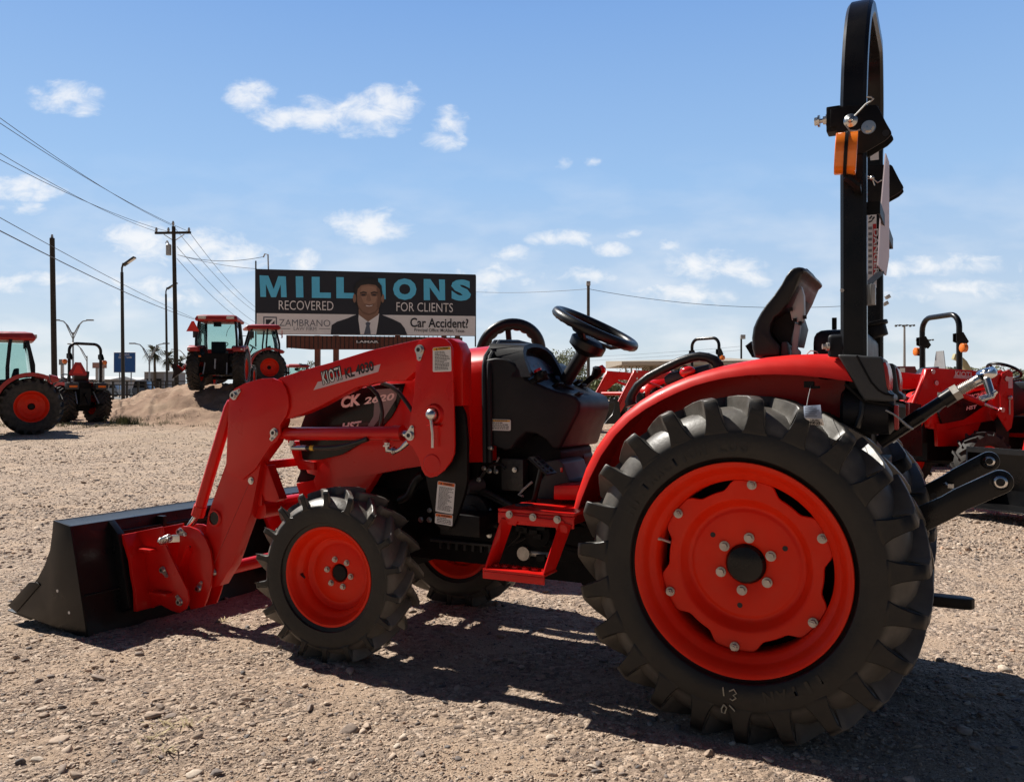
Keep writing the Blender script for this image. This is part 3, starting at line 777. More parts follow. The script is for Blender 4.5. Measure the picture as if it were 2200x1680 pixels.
m.tube([t1('K', .22, 1230, 1000), t1('K', .23, 1450, 975), t1('K', .22, 1690, 965)], .008, 6)
m.build('control_cable', M['galv'], T)
m = MB(); p = t1('K', .24, 1420, 560); m.cyl(p - Vector((.03, .03, 0)), p + Vector((.01, .03, -.01)), .028, 16); m.build('fuel_filter', M['grey'], T)

# more of the engine side: hoses, pipes, housings and clamps
def ktube(name, Y, pts, r, mm):
    m = MB(); q = [t1('K', Y, *p) for p in pts]; out = []
    for i in range(len(q) - 1):
        for k in range(4): 
            t = k / 4; p0 = q[max(i - 1, 0)]; p1 = q[i]; p2 = q[i + 1]; p3 = q[min(i + 2, len(q) - 1)]
            out.append(.5 * ((2 * p1) + (-p0 + p2) * t + (2 * p0 - 5 * p1 + 4 * p2 - p3) * t * t + (-p0 + 3 * p1 - 3 * p2 + p3) * t ** 3))
    m.tube(out + [q[-1]], r, 8); return m.build(name, mm, T, smooth=60)
ktube('radiator_hose', .215, [(500, 760), (610, 700), (680, 560), (730, 480), (800, 440)], .020, M['hose'])
ktube('fuel_hose', .235, [(1500, 520), (1560, 420), (1640, 330), (1760, 300), (1830, 360)], .008, M['hose'])
ktube('oil_pipe', .225, [(1380, 590), (1560, 640), (1760, 740), (1930, 830)], .013, M['casting'])
ktube('oil_pipe', .225, [(1400, 640), (1600, 700), (1790, 800), (1900, 850)], .009, M['casting'])
ktube('starter_cable', .24, [(1380, 1060), (1480, 1000), (1600, 1010), (1700, 1080), (1740, 1180)], .007, M['hose'])
ktube('return_hose', .24, [(1250, 1090), (1330, 1140), (1480, 1160), (1640, 1140), (1760, 1040)], .009, M['hose'])
m = MB(); c = t1('K', .20, 1480, 900); m.cyl(c, c + Vector((0, .05, 0)), .075, 28); m.cyl(c + Vector((0, .05, 0)), c + Vector((0, .06, 0)), .035, 20); m.build('flywheel_cover', M['casting'], T, bevel=.004)
m = MB(); c = t1('K', .21, 1950, 430); m.box(c, (.10, .05, .13)); m.build('battery_box', M['casting'], T, bevel=.008)
m = MB(); c = t1('K', .22, 1560, 1115); m.box(c, (.10, .04, .02)); m.build('side_lug', M['casting'], T, bevel=.004)
for q in ((1565, 355), (1950, 375), (1500, 500), (1795, 1090), (1480, 1120)): MB().hexbolt(t1('K', .245, *q), nY, .007, .012).build('frame_bolt', M['steel'], T, smooth=20)

# ---- hood
def hood():
    m = MB(); rs = []
    #      X    ztop  wtop  zsh   wsh  wside zlow
    st = [(1.075, 1.275, .165, 1.212, .262, .290, .800), (1.25, 1.262, .165, 1.198, .262, .290, .79), (1.45, 1.238, .16, 1.17, .258, .288, .76), (1.65, 1.195, .155, 1.125, .25, .284, .72), (1.82, 1.13, .145, 1.065, .235, .272, .70), (1.95, 1.055, .13, 1.0, .21, .255, .70), (2.03, .985, .11, .945, .185, .235, .71), (2.065, .92, .09, .89, .16, .215, .74)]
    for X, zt, wt, zs, ws, wd, zl in st:
        h_ = [(wd - .004, zl), (wd, zl + .4 * (zs - zl)), (wd - .004, zs - .055), (ws + .012, zs - .012), (ws, zs + .004), ((ws + wt) / 2, (zs + zt) / 2 + .012), (wt, zt), (wt * .5, zt + .008)]
        ring = [(X, y, z) for y, z in h_] + [(X, -y, z) for y, z in reversed(h_)]
        rs.append(ring)
    m.rings(rs, cap=True)
    return m.build('hood', M['red'], T, smooth=32)
HD = hood()
# lower side skirt and nose
m = MB(); m.prism(tr('J', .26, [(985, 872), (1040, 795), (1600, 690), (1835, 772), (1545, 1240), (1010, 1240), (925, 1010)]), .22, .262); m.build('side_skirt', M['red'], HD, bevel=.005)
m = MB(); m.prism(tr('J', .26, [(985, 872), (1040, 795), (1600, 690), (1835, 772), (1545, 1240), (1010, 1240), (925, 1010)]), -.262, -.22); m.build('side_skirt', M['red'], HD, bevel=.005)
m = MB(); m.prism(tr('J', .20, [(700, 560), (745, 690), (790, 860), (1000, 880), (960, 1020), (850, 1040), (700, 1040), (755, 900), (690, 640)]), -.20, .20); m.build('grille', M['plastic'], HD, bevel=.006)
m = MB(); m.prism(tr('J', .24, [(690, 515), (770, 515), (812, 750), (985, 775), (985, 880), (785, 868), (700, 660)]), .235, .268); m.build('nose_trim', M['red'], HD, bevel=.005)
m = MB(); m.prism(tr('J', .22, [(700, 1050), (850, 1020), (945, 1000), (1000, 1240), (745, 1230), (735, 1150)]), -.22, .22); m.build('front_bumper', M['red'], HD, bevel=.006)
# headlight hidden behind the loader arm, on the nose
for sgn in (1, -1):
    MB().ball((2.03, sgn * .17, .90), .05, 14, 8, (.5, 1, .7)).build('headlight', M['lamp'], HD)
# decal
m = MB(); m.prism(tr('B', .2895, [(1380, 1005), (1200, 1010), (1000, 1050), (880, 1090), (750, 1160), (600, 1250), (565, 1345), (553, 1455), (578, 1595), (590, 1606), (640, 1608), (720, 1603), (880, 1565), (1050, 1470), (1200, 1352), (1275, 1270), (1310, 1210), (1338, 1150)]), .270, .2915); DEC = m.build('hood_decal', M['decal'], HD, bevel=.001)
m = MB(); m.prism(tr('B', .292, [(1140, 1052), (1335, 1040), (1312, 1128), (1200, 1308), (1188, 1300), (1210, 1200), (1195, 1120)]), .2913, .2922); m.build('decal_swoosh', M['swoosh'], DEC, smooth=0)
m = MB(); m.prism(tr('B', .292, [(1142, 1150), (1190, 1110), (1193, 1200), (1175, 1290), (1130, 1348), (1085, 1348), (1135, 1260)]), .2913, .2922); m.build('decal_swoosh', M['decalgrey'], DEC, smooth=0)
Yd = .2924
lettering('decal_lettering', 'CK', t1('B', Yd, 885, 1200), t1('B', Yd, 1045, 1172), .050, nY, M['silver'], DEC, bold=.045, shear=.25)
lettering('decal_lettering', '2620', t1('B', Yd, 1060, 1170), t1('B', Yd, 1305, 1131), .030, nY, M['silver'], DEC, bold=.03, shear=.25)
lettering('decal_lettering', 'HST', t1('B', Yd, 885, 1378), t1('B', Yd, 1048, 1358), .034, nY, M['silver'], DEC, bold=.045, shear=.25)
# dark rubber strip between hood and cowl
m = MB()
for sgn in (1,):
    pts = [(1.058, .296, .80), (1.062, .298, 1.14), (1.068, .285, 1.185), (1.075, .262, 1.222), (1.083, .17, 1.287), (1.083, 0, 1.296)]
    full = pts + [(x, -y, z) for x, y, z in reversed(pts[:-1])]
    m.tube(full, .011, 8); m.tube([(x - .022, y, z) for x, y, z in full], .011, 8)
m.build('hood_seal', M['plastic'], HD)

# ---- dashboard cowl
DP = [(1039, 952), (1043, 772), (1062, 769), (1085, 771), (1103, 780), (1117, 797), (1134, 815), (1158, 826), (1196, 841), (1220, 846), (1236, 853), (1246, 866), (1244, 884), (1203, 964), (1188, 966), (1172, 945), (1150, 932), (1130, 930), (1112, 946), (1098, 964), (1083, 967), (1060, 958)]
def cw_(X): return .055 + .23 * max(0, min(1, (X - .60) / .36)) ** .6
d2 = []
for u, v in DP:
    y_ = .285
    for _ in range(4): y_ = cw_(onY(u, v, y_).x)
    d2.append((onY(u, v, y_).x, y_, onY(u, v, y_).z))
m = MB(); m.rings([[(x, -y, z) for x, y, z in d2], d2])
COWL = m.build('dashboard_cowl', M['plastic'], T, bevel=.022, seg=3, ang=50)
# instrument hood: arch at the rear, running forward into the hood line
arch = cv('N', [(1060, 1290), (1000, 1130), (945, 960), (930, 860), (950, 780), (1030, 745), (1130, 742), (1230, 762), (1330, 812), (1420, 895), (1490, 1010), (1560, 1140), (1625, 1290)])
pn = Vector((-1, 0, .62)).normalized(); pc = Vector((.89, 0, 1.20))
A3 = [onP(u, v, pc, pn) for u, v in arch]
cy_ = sum(p.y for p in A3) / len(A3)
front = []
for i, p in enumerate(A3):
    t = i / (len(A3) - 1); a = math.pi * (1 - t)
    y = (A3[0].y + (A3[-1].y - A3[0].y) * t)
    front.append(Vector((1.07, max(-.24, min(.24, p.y * 1.35)), min(1.282, p.z + .012) if 2 < i < 10 else p.z + .0)))
inner = [pc + (p - pc) * .86 + Vector((0, cy_ * .14, -.004)) for p in A3]
deep = [q + Vector((.035, 0, -.02)) for q in inner]
m = MB(); m.rings([front, A3, inner, deep], closed=False, cap=False)
IH = m.build('instrument_hood', M['plastic'], COWL, smooth=50)
m = MB(); m.poly([d for d in deep]); m.build('instrument_panel', M['plastic'], IH, smooth=0)
scr = [onP(u, v, pc + pn * .0 - Vector((.022, 0, -.0)) * 0 + Vector((.028, 0, -.014)), pn) for u, v in cv('N', [(975, 948), (1080, 952), (1180, 980), (1280, 1030), (1380, 1110), (1460, 1180), (1515, 1240), (1100, 1224), (1060, 1170)])]
m = MB(); m.poly(scr); m.build('instrument_screen', M['screen'], IH, smooth=0)
lm = MB()
for (x, y) in ((1045, 1075), (1180, 1070), (1310, 1095), (1215, 1130), (1120, 1110)):
    c_ = onP(*cv('N', [(x, y)])[0], pc + Vector((.026, 0, -.013)), pn); lm.box(c_, (.001, .003, .007))
lm.build('dial_marks', M['decalgrey'], IH, smooth=0)
# rotary knob with red cap
p = t1('N', .235, 1250, 1345)
kr = Matrix.Rotation(R(28), 3, 'Y')
m = MB(); m.cyl(p, p + kr @ Vector((0, 0, .028)), .026, 18)
for k in range(3):
    a = k * 2.094 + .4; m.box(p + kr @ Vector((.03 * math.cos(a), .03 * math.sin(a), .012)), (.03, .018, .022), kr @ Matrix.Rotation(a, 3, 'Z'))
m.cyl(p + kr @ Vector((0, 0, .028)), p + kr @ Vector((0, 0, .036)), .020, 16)
KB = m.build('rotary_knob', M['satin'], COWL, bevel=.003)
m = MB(); m.cyl(p + kr @ Vector((0, 0, .034)), p + kr @ Vector((0, 0, .048)), .017, 18); m.build('knob_cap', M['redlens'], KB, bevel=.003)
# rocker switches on the sloping shelf
for (x, y, Y_) in ((1470, 1440, .12), (1810, 1600, .12), (1860, 1460, -.14), (1800, 1400, -.14)):
    p = t1('N', Y_, x, y); m = MB(); m.box(p, (.055, .05, .010), Matrix.Rotation(R(29), 3, 'Y')); m.build('dash_switch', M['satin'], COWL, bevel=.003)
# notice sticker
def sticker(name, c, Y, quad, band, word, lines, parent, bandfrac=.13, qr=None, bandmat=None):
    """four picture corners (tl, tr, br, bl) on the plane Y"""
    q = [t1(c, Y, *p) for p in quad]
    tl, tr_, br, bl = q
    ce = (tl + tr_ + br + bl) / 4
    def lp(u, v, o): return tl * (1 - u) * (1 - v) + tr_ * u * (1 - v) + br * u * v + bl * (1 - u) * v + Vector((0, o, 0))
    m = MB(); rd = .06; asp = (tr_ - tl).length / (bl - tl).length
    outl = []
    for (cx, cy, a0) in ((rd, rd * asp, 180), (1 - rd, rd * asp, 270), (1 - rd, 1 - rd * asp, 0), (rd, 1 - rd * asp, 90)):
        for k in range(4):
            a = R(a0 + k * 30); outl.append((cx + rd * math.cos(a), cy + rd * asp * math.sin(a)))
    m.rings([[lp(u, v, 0) for u, v in outl], [lp(u, v, .0012) for u, v in outl]])
    s = m.build(name, M['white'], parent, smooth=0)
    if band:
        mb = MB(); mb.poly([lp(.03, .02 * asp, .0018), lp(.97, .02 * asp, .0018), lp(.97, bandfrac, .0018), lp(.03, bandfrac, .0018)]); mb.build('sticker_band', band, s, smooth=0)
        if word: lettering('sticker_heading', word, lp(.34, bandfrac * .84, .0), lp(.86, bandfrac * .84, .0), (bl - tl).length * bandfrac * .58, nY, M['ink'], s, bold=.03, thick=.0026)
        mt = MB(); mt.poly([lp(.16, bandfrac * .86, .0026), lp(.28, bandfrac * .86, .0026), lp(.22, bandfrac * .3, .0026)]); mt.build('alert_mark', M['ink'], s, smooth=0)
    ml = MB(); rnd = random.Random(len(lines) if isinstance(lines, str) else lines)
    nl = lines; y0 = bandfrac + .06
    for i in range(nl):
        v = y0 + (1 - y0 - .05) * i / nl; hh = (1 - y0) / nl * .42
        u = .12; end = rnd.uniform(.55, .92)
        while u < end:
            wv_ = rnd.uniform(.04, .13); ml.poly([lp(u, v, .002), lp(min(u + wv_, .93), v, .002), lp(min(u + wv_, .93), v + hh, .002), lp(u, v + hh, .002)]); u += wv_ + .022
    ml.build('sticker_print', M['ink'], s, smooth=0)
    return s
sticker('notice_sticker', 'D', .2865, [(690, 1095), (873, 1099), (873, 1187), (690, 1183)], M['amberink'], 'NOTICE', 4, COWL, .2)
# bracket under the cowl
p = t1('D', .29, 715, 1322); MB().hexbolt(p, nY, .010, .012).build('cowl_bolt', M['steel'], COWL, smooth=20)
m = MB(); m.prism(tr('E', .18, [(870, 150), (1110, 60), (1370, 70), (1470, 200), (1470, 290), (1390, 520), (860, 520)]), -.16, .17); m.build('pedal_box', M['engine'], T, bevel=.01)
m = MB(); m.prism(tr('E', .24, [(1330, 280), (1450, 258), (1490, 285), (1512, 350), (1540, 420), (1620, 432), (1430, 462), (1420, 575), (1260, 575), (1270, 480), (1350, 380)]), .02, .24); m.build('tunnel_cover', M['grey'], T, bevel=.015, seg=3)
m = MB(); m.prism(tr('E', .36, [(1420, 462), (1620, 460), (1600, 580), (1418, 575)]), .12, .36); m.build('seat_pedestal', M['red'], T, bevel=.006)
m = MB(); m.prism(tr('E', .25, [(1465, 325), (1482, 322), (1485, 358), (1468, 360)]), .238, .244); m.build('red_reflector', M['redlens'], T)
# perforated brake pedal
c_ = t1('E', .36, 1330, 305); pr = Matrix.Rotation(R(-38), 3, 'Y')
m = MB(); m.box(c_, (.10, .09, .008), pr); m.tube([c_, c_ + Vector((.05, -.02, -.16)), c_ + Vector((.12, -.05, -.22))], .011, 8)
PD = m.build('brake_pedal', M['satin'], T, bevel=.002)
for i in range(2):
    for j in range(4):
        q = c_ + pr @ Vector((-.035 + j * .023, -.02 + i * .04, .0045)); MB().cyl(q, q + pr @ Vector((0, 0, .003)), .007, 8).build('pedal_stud', M['engine'], PD)
# far-side pedal and lever seen past the fender
m = MB(); m.bar([t1('E', -.1, 1530, 410), t1('E', -.1, 1670, 270)], .02, .02); m.prism(tr('E', -.12, [(1625, 200), (1690, 190), (1705, 240), (1680, 310), (1640, 250)]), -.16, -.06); m.build('hydrostatic_pedal', M['satin'], T, bevel=.003)
m = MB(); m.tube([t1('E', .02, 1645, 390), t1('E', .02, 1622, 330)], .006, 8); LV = m.build('brake_lever', M['satin'], T)
m = MB(); m.tube([t1('E', .02, 1625, 345), t1('E', .02, 1600, 300), t1('E', .02, 1583, 262)], [.012, .014, .008], 10); m.build('lever_grip', M['redlens'], LV)

# ---- steering
cst = Vector((.705, 0, 1.343)); tl_ = R(27)
ux = Vector((math.cos(tl_), 0, math.sin(tl_))); uy = Vector((0, 1, 0)); un = ux.cross(uy) * 1
if un.z < 0: un = -un
m = MB(); n = 72; rs = []
for k in range(n):
    t = 2 * math.pi * k / n; o_ = ux * math.cos(t) + uy * math.sin(t); rg = []
    for j in range(14):
        b_ = 2 * math.pi * j / 14; rr_ = .0205
        wob = 1 + (.16 * max(0, -math.sin(b_)) * (1 if k % 3 else -1) if .6 < (t / math.pi) or True else 0)
        rg.append(cst + o_ * (.172 + rr_ * math.cos(b_) * wob) + un * (rr_ * math.sin(b_) * (1 + .10 * (k % 3 == 0) * (math.sin(b_) < 0))))
    rs.append(rg)
m.rings(rs, loop=True)
STW = m.build('steering_wheel', M['vinyl'], T, smooth=70)
hub = cst - un * .075 + ux * .0
m = MB()
for a in (R(90), R(200), R(340)):
    e_ = cst + (ux * math.cos(a) + uy * math.sin(a)) * .168
    m.bar([hub + un * .02, hub * .45 + e_ * .55 - un * .012, e_], .035, .014, up=un)
m.tube([hub - un * .045, hub - un * .02, hub + un * .015, hub + un * .03], [.030, .075, .078, .055], 24)
m.build('steering_hub', M['vinyl'], STW, bevel=.004)
m = MB(); cb = Vector((.858, 0, 1.098)); m.cyl(hub - un * .03, cb, .029, 20)
COLM = m.build('steering_column', M['plastic'], T)
dcol = (cb - hub).normalized()
m = MB(); m.tube([cb - dcol * .035, cb - dcol * .03, cb + dcol * .05], [.043, .050, .056], 24); m.build('column_collar', M['plastic'], COLM)
# far lever with red topped grip
m = MB(); pts = [t1('D', -.24, 1430, 845), t1('D', -.24, 1500, 780), t1('D', -.24, 1545, 750)]
m.bar(pts, .016, .026); LVR = m.build('loader_joystick', M['satin'], T, bevel=.003)
m = MB(); m.tube([t1('D', -.24, 1530, 765), t1('D', -.24, 1555, 735), t1('D', -.24, 1568, 700), t1('D', -.24, 1570, 680)], [.018, .026, .030, .018], 14); m.build('joystick_grip', M['vinyl'], LVR)
m = MB(); m.tube([t1('D', -.235, 1596, 735), t1('D', -.235, 1592, 705), t1('D', -.235, 1578, 678)], [.012, .018, .012], 12); m.build('grip_cap', M['redlens'], LVR)
# ---- fenders
FO = cv('F', [(76, 1210), (86, 1110), (112, 990), (160, 850), (228, 715), (310, 600), (400, 505), (500, 425), (600, 362), (700, 312), (800, 270), (900, 238), (1000, 210), (1150, 178), (1300, 152), (1450, 137), (1600, 131), (1752, 132)])
FL = cv('F', [(80, 1206), (100, 1150), (132, 1050), (185, 915), (258, 770), (345, 645), (440, 548), (540, 476), (640, 420), (745, 370), (845, 330), (945, 302), (1045, 281), (1190, 264), (1345, 259), (1500, 264), (1660, 280), (1845, 305)])
def fender(sgn):
    m = MB(); rs = []
    for (u, v), (u2, v2) in zip(FO, FL):
        po, pl = onY(u, v, .395), onY(u2, v2, .440)
        o2 = Vector((po.x, 0, po.z)); l2 = Vector((pl.x, 0, pl.z))
        dn = (l2 - o2)
        nrm = dn.normalized() if dn.length > .01 else Vector((-1, 0, 0))
        pts = [(.18, o2 + Vector((0, 0, .0))), (.28, o2), (.36, o2 + nrm * -.002), (.395, o2 + dn * .06), (.422, o2 + dn * .30), (.435, o2 + dn * .62), (.440, l2)]
        ins = [(.428, l2), (.422, o2 + dn * .64), (.408, o2 + dn * .36), (.384, o2 + dn * .15), (.355, o2 + nrm * .012), (.28, o2 + nrm * .014), (.18, o2 + nrm * .014)]
        rs.append([(p.x, sgn * y, p.z) for y, p in pts + ins])
    m.rings(rs)
    fo = m.build('fender', M['fender'], T, smooth=45)
    # inner wall
    w = [(onY(u, v, .395).x, onY(u, v, .395).z - .012) for u, v in FO]
    m = MB(); m.prism(w + [(w[-1][0], .72), (w[0][0] - .10, w[0][1])], sgn * .18, sgn * .192); m.build('fender_wall', M['red'], fo)
    # lamp housing
    hs = tr('M', .44, [(262, 734), (380, 735), (490, 740), (560, 748), (740, 758), (768, 780), (790, 900), (812, 1060), (822, 1150), (885, 1185), (897, 1250), (800, 1257), (560, 1242), (500, 1150), (440, 1036), (350, 880)])
    m = MB(); m.prism(hs, sgn * .20, sgn * .440); LH = m.build('lamp_housing', M['grey'], fo, bevel=.014, seg=3, ang=40)
    seam = [t1('M', .4415, x, y) for x, y in ((480, 748), (540, 860), (640, 1040), (720, 1130), (790, 1170), (890, 1190))]
    m = MB(); m.tube([Vector((p.x, sgn * .4405, p.z)) for p in seam], .0035, 6); m.build('housing_seam', M['satin'], LH)
    ln = tr('M', .43, [(748, 830), (775, 812), (800, 880), (818, 990), (815, 1100), (808, 1135), (780, 1080), (752, 950)])
    m = MB(); m.prism([(x - .006, z) for x, z in ln], sgn * .24, sgn * .437); m.build('tail_lamp', M['lens'], LH, bevel=.008)
    # wire guard with reflector
    g = [t1('M', .42, *q) for q in ((350, 1060), (540, 1235), (700, 1268), (850, 1290), (890, 1310), (905, 1345), (905, 1500))]
    m = MB(); m.tube([Vector((p.x, sgn * .42, p.z)) for p in g], .0055, 8); GW = m.build('wire_guard', M['satin'], fo)
    r_ = t1('M', .42, 918, 1430); m = MB(); m.box((r_.x, sgn * .41, r_.z), (.012, .045, .075)); m.build('reflector', M['lens'], GW, bevel=.003)
    return fo
FN = fender(1); FF = fender(-1)
m = MB(); cpos = t1('M', .34, 690, 1365); m.tube([cpos + Vector((.10, 0, 0)), cpos + Vector((.09, 0, 0)), cpos + Vector((-.04, 0, 0)), cpos + Vector((-.055, 0, 0))], [.06, .072, .072, .055], 24); m.build('air_canister', M['plastic'], T)
m = MB(); m.tube([t1('M', .40, 545, 1250), t1('M', .41, 530, 1400), t1('M', .41, 480, 1540)], .010, 8); m.tube([t1('M', .38, 650, 1490), t1('M', .38, 610, 1560)], .006, 6); m.build('drain_hose', M['hose'], T)
m = MB(); m.tube([t1('M', .45, 800, 1350), t1('M', .45, 880, 1390), t1('M', .45, 950, 1440), t1('M', .45, 1030, 1510), t1('M', .45, 1095, 1555)], .003, 6); m.build('reflector_cable', M['galv'], T)
m = MB(); m.tube([t1('M', .30, 820, 1460), t1('M', .30, 885, 1400)], .012, 8); m.build('coupler', M['steel'], T)
# fender hardware: clip, key ring
m = MB(); m.box(t1('F', .40, 1605, 340), (.03, .02, .008)); m.box(t1('F', .40, 1570, 322), (.03, .02, .02)); m.build('fender_clip', M['satin'], FN)

# grab handle, console and red lens on the near fender
m = MB(); gh = [t1('F', .34, *q) for q in ((452, 455), (444, 430), (455, 385), (490, 330), (560, 275), (660, 222), (750, 180), (830, 152), (880, 145), (930, 152), (975, 172), (998, 200), (992, 225))]
m.tube(gh, [.022, .021] + [.016] * 8 + [.018, .019, .019], 14); m.build('grab_handle', M['vinyl'], FN, smooth=60)
m = MB(); a, b = t1('F', .33, 700, 290), t1('F', .33, 950, 232); m.tube([a + (a - b).normalized() * .02, a, b], [.014, .024, .022], 20); m.build('armrest', M['grey'], FN, smooth=60)
m = MB(); m.ball(t1('F', .37, 803, 243), .028, 20, 12, (1.0, .8, .70), Matrix.Rotation(R(12), 3, 'Y')); m.build('marker_lens', M['redlens'], FN, smooth=80)
m = MB(); m.ball(t1('F', .345, 790, 240), .028, 20, 12, (.95, .8, .75)); m.build('lens_back', M['satin'], FN, smooth=80)

# ---- platform and step
pts = [t1('E', .555, *q) for q in ((980, 640), (1570, 690))]
zt = pts[0].z; x0, x1 = pts[1].x - .004, pts[0].x
m = MB(); m.boxab((x0, .16, zt - .012), (x1, .555, zt)); m.boxab((x0, .546, zt - .055), (x1, .555, zt - .013)); m.boxab((x1 - .009, .16, zt - .05), (x1, .545, zt - .013))
PL = m.build('platform', M['red'], T, bevel=.005)
m = MB(); m.boxab((x0, -.555, zt - .055), (x1, -.16, zt)); m.build('platform', M['red'], T, bevel=.005)
m = MB(); p = onZ(*cv('E', [(1190, 618)])[0], zt); m.tube([p, p + Vector((0, 0, .004))], .035, 24); m.build('platform_plug', M['grey'], PL)
for q in ((1072, 690), (1258, 712), (1450, 730)):
    MB().hexbolt(t1('E', .562, *q), nY, .0095, .010).build('platform_bolt', M['bolt'], PL, smooth=20)
br = tr('E', .562, [(1030, 690), (1495, 740), (1530, 800), (1525, 840), (1440, 820), (1430, 775), (1300, 760), (1135, 745), (1120, 780), (1060, 770)])
m = MB(); m.prism(br, .5555, .562)
ST = m.build('step', M['red'], T, bevel=.002)
lA = [t1('E', .60, *q) for q in ((1020, 700), (1060, 720), (985, 1105), (872, 1115))]
yt = .645
P = lambda x, y, Y=yt: t1('E', Y, x, y)
bl_, br_ = P(868, 1118), P(1338, 1178)
zb = (bl_.z + br_.z) / 2
top_l, top_r = t1('E', .562, 1040, 720), t1('E', .562, 1500, 750)
for (tp, bt) in ((top_l, bl_), (top_r, br_)):
    s_ = 1 if tp is top_l else -1
    m = MB(); m.rings([[(tp.x + .018, .562, tp.z), (tp.x - .030, .562, tp.z - .01), (tp.x - .030, .556, tp.z - .01), (tp.x + .018, .556, tp.z)],
             [(bt.x, yt, zb + .0), (bt.x, yt - .10, zb), (bt.x - .007 * s_, yt - .10, zb), (bt.x - .007 * s_, yt, zb)]])
    m.build('step_leg', M['red'], ST, bevel=.002)
m = MB(); m.boxab((br_.x - .004, yt - .105, zb - .005), (bl_.x + .004, yt, zb + .003)); m.boxab((br_.x - .004, yt - .006, zb - .032), (bl_.x + .004, yt, zb - .006))
TD = m.build('step_tread', M['red'], ST, bevel=.002)
for k in range(6):
    x = br_.x + (bl_.x - br_.x) * (k + .5) / 6; c_ = Vector((x, yt - .055, zb + .004)); mm = MB(); mm.lathe([(.009, 0), (.013, 0), (.012, .007), (.009, .007)], 16, c=c_, axis='Z'); mm.build('grip_stud', M['red'], TD)

# ---- seat
def seat():
    cs = [(1330, 92), (1380, 82), (1430, 88), (1465, 110), (1478, 145), (1425, 178), (1385, 270), (1330, 400), (1240, 560), (1150, 680), (1060, 740), (1010, 830), (1000, 930), (1030, 1000), (1090, 1060), (1140, 1110), (1130, 1240), (812, 1250), (775, 1150), (764, 1000), (782, 870), (822, 775), (880, 672), (950, 572), (1050, 458), (1160, 308), (1220, 200), (1285, 118)]
    o = tr('I', .20, cs); cx_ = sum(p[0] for p in o) / len(o); cz = sum(p[1] for p in o) / len(o)
    m = MB(); rs = []
    for y, k in ((-.235, .88), (-.21, .97), (-.12, 1.0), (.12, 1.0), (.195, 1.0), (.222, .975), (.238, .90)):
        rs.append([(cx_ + (x - cx_) * k, y, cz + (z - cz) * (1 - (1 - k) * .35)) for x, z in o])
    m.rings(rs)
    return m.build('seat', M['vinyl'], T, bevel=.006, seg=2, ang=50, smooth=75)
SEAT = seat()
m = MB(); m.prism(tr('I', -.16, [(1440, 180), (1530, 148), (1600, 240), (1603, 280), (1580, 340), (1500, 580), (1440, 740), (1400, 700), (1440, 560), (1420, 400), (1390, 300)]), -.17, -.02); m.build('seat_shell', M['satin'], SEAT, bevel=.01, seg=3)
m = MB(); m.prism(tr('I', .20, [(1390, 320), (1425, 440), (1430, 700), (1415, 780), (1380, 800), (1270, 762), (1245, 650), (1300, 520)]), .165, .20); m.prism(tr('I', .20, [(1300, 790), (1378, 825), (1335, 1120), (1375, 1160), (1370, 1240), (1250, 1240), (1270, 1000)]), .17, .19); m.build('seat_bracket', M['galv'], SEAT, bevel=.003)
m = MB(); m.prism(tr('I', .19, [(1010, 920), (1040, 720), (1250, 640), (1300, 800), (1240, 1060), (1100, 1040)]), -.15, .17); m.build('seat_cavity', M['satin'], SEAT)
for q in ((1310, 760), (1380, 800), (1436, 722), (1256, 620)):
    p = t1('I', .205, *q); m = MB(); m.box(p, (.012, .012, .012)); m.build('bracket_bolt', M['satin'], SEAT)
m = MB(); m.prism(tr('I', .21, [(1140, 1040), (1215, 1035), (1230, 1240), (1130, 1240)]), .15, .22); m.build('seat_slide', M['grey'], SEAT, bevel=.006)
m = MB(); m.prism(tr('I', -.10, [(682, 1095), (760, 1035), (800, 1240), (770, 1240)]), -.13, -.08); m.build('seat_flap', M['satin'], SEAT)
m = MB(); m.boxab((-.30, -.16, .80), (.10, .16, 1.16)); m.build('seat_base', M['engine'], T, bevel=.01)

# ---- fuel tank behind the seat
ftop = t1('M', .22, 20, 480)
m = MB(); m.boxab((-.345, -.36, 1.12), (-.172, .22, 1.292)); FT = m.build('fuel_tank', M['plastic'], T, bevel=.045, seg=4, ang=40, smooth=60)
cp = t1('M', -.28, 650, 470); m = MB(); cr = Matrix.Rotation(R(14), 3, 'Y'); m.cyl(cp + cr @ Vector((0, 0, -.03)), cp + cr @ Vector((0, 0, .012)), .052, 24); m.cyl(cp + cr @ Vector((0, 0, .012)), cp + cr @ Vector((0, 0, .028)), .062, 24); m.build('fuel_cap', M['satin'], FT, bevel=.004)
m = MB(); pz = t1('M', .36, 245, 640); m.boxab((pz.x - .05, .30, 1.15), (pz.x + .02, .40, pz.z + .035)); HB = m.build('hinge_box', M['plastic'], T, bevel=.014, seg=3)
m = MB().hexbolt(t1('M', .41, 172, 648), (1, .4, 0), .009, .02); m.build('hinge_bolt', M['bolt'], HB, smooth=20)
m = MB(); m.tube([t1('M', .0, 232, 460), t1('M', .0, 232, 330)], .0085, 10); m.build('position_lever', M['satin'], T)
m = MB(); m.boxab((-.38, -.34, 1.08), (-.30, .34, 1.165)); m.boxab((-.36, -.22, .7), (-.28, .22, 1.1)); m.build('rear_frame', M['satin'], T, bevel=.006)
# tag wire on the fender top
m = MB(); m.tube([t1('I', .35, 1460, 1195), t1('I', .35, 1515, 1150), t1('I', .35, 1590, 1165), t1('I', .35, 1610, 1190)], .0022, 6); m.build('tie_wire', M['galv'], FN)

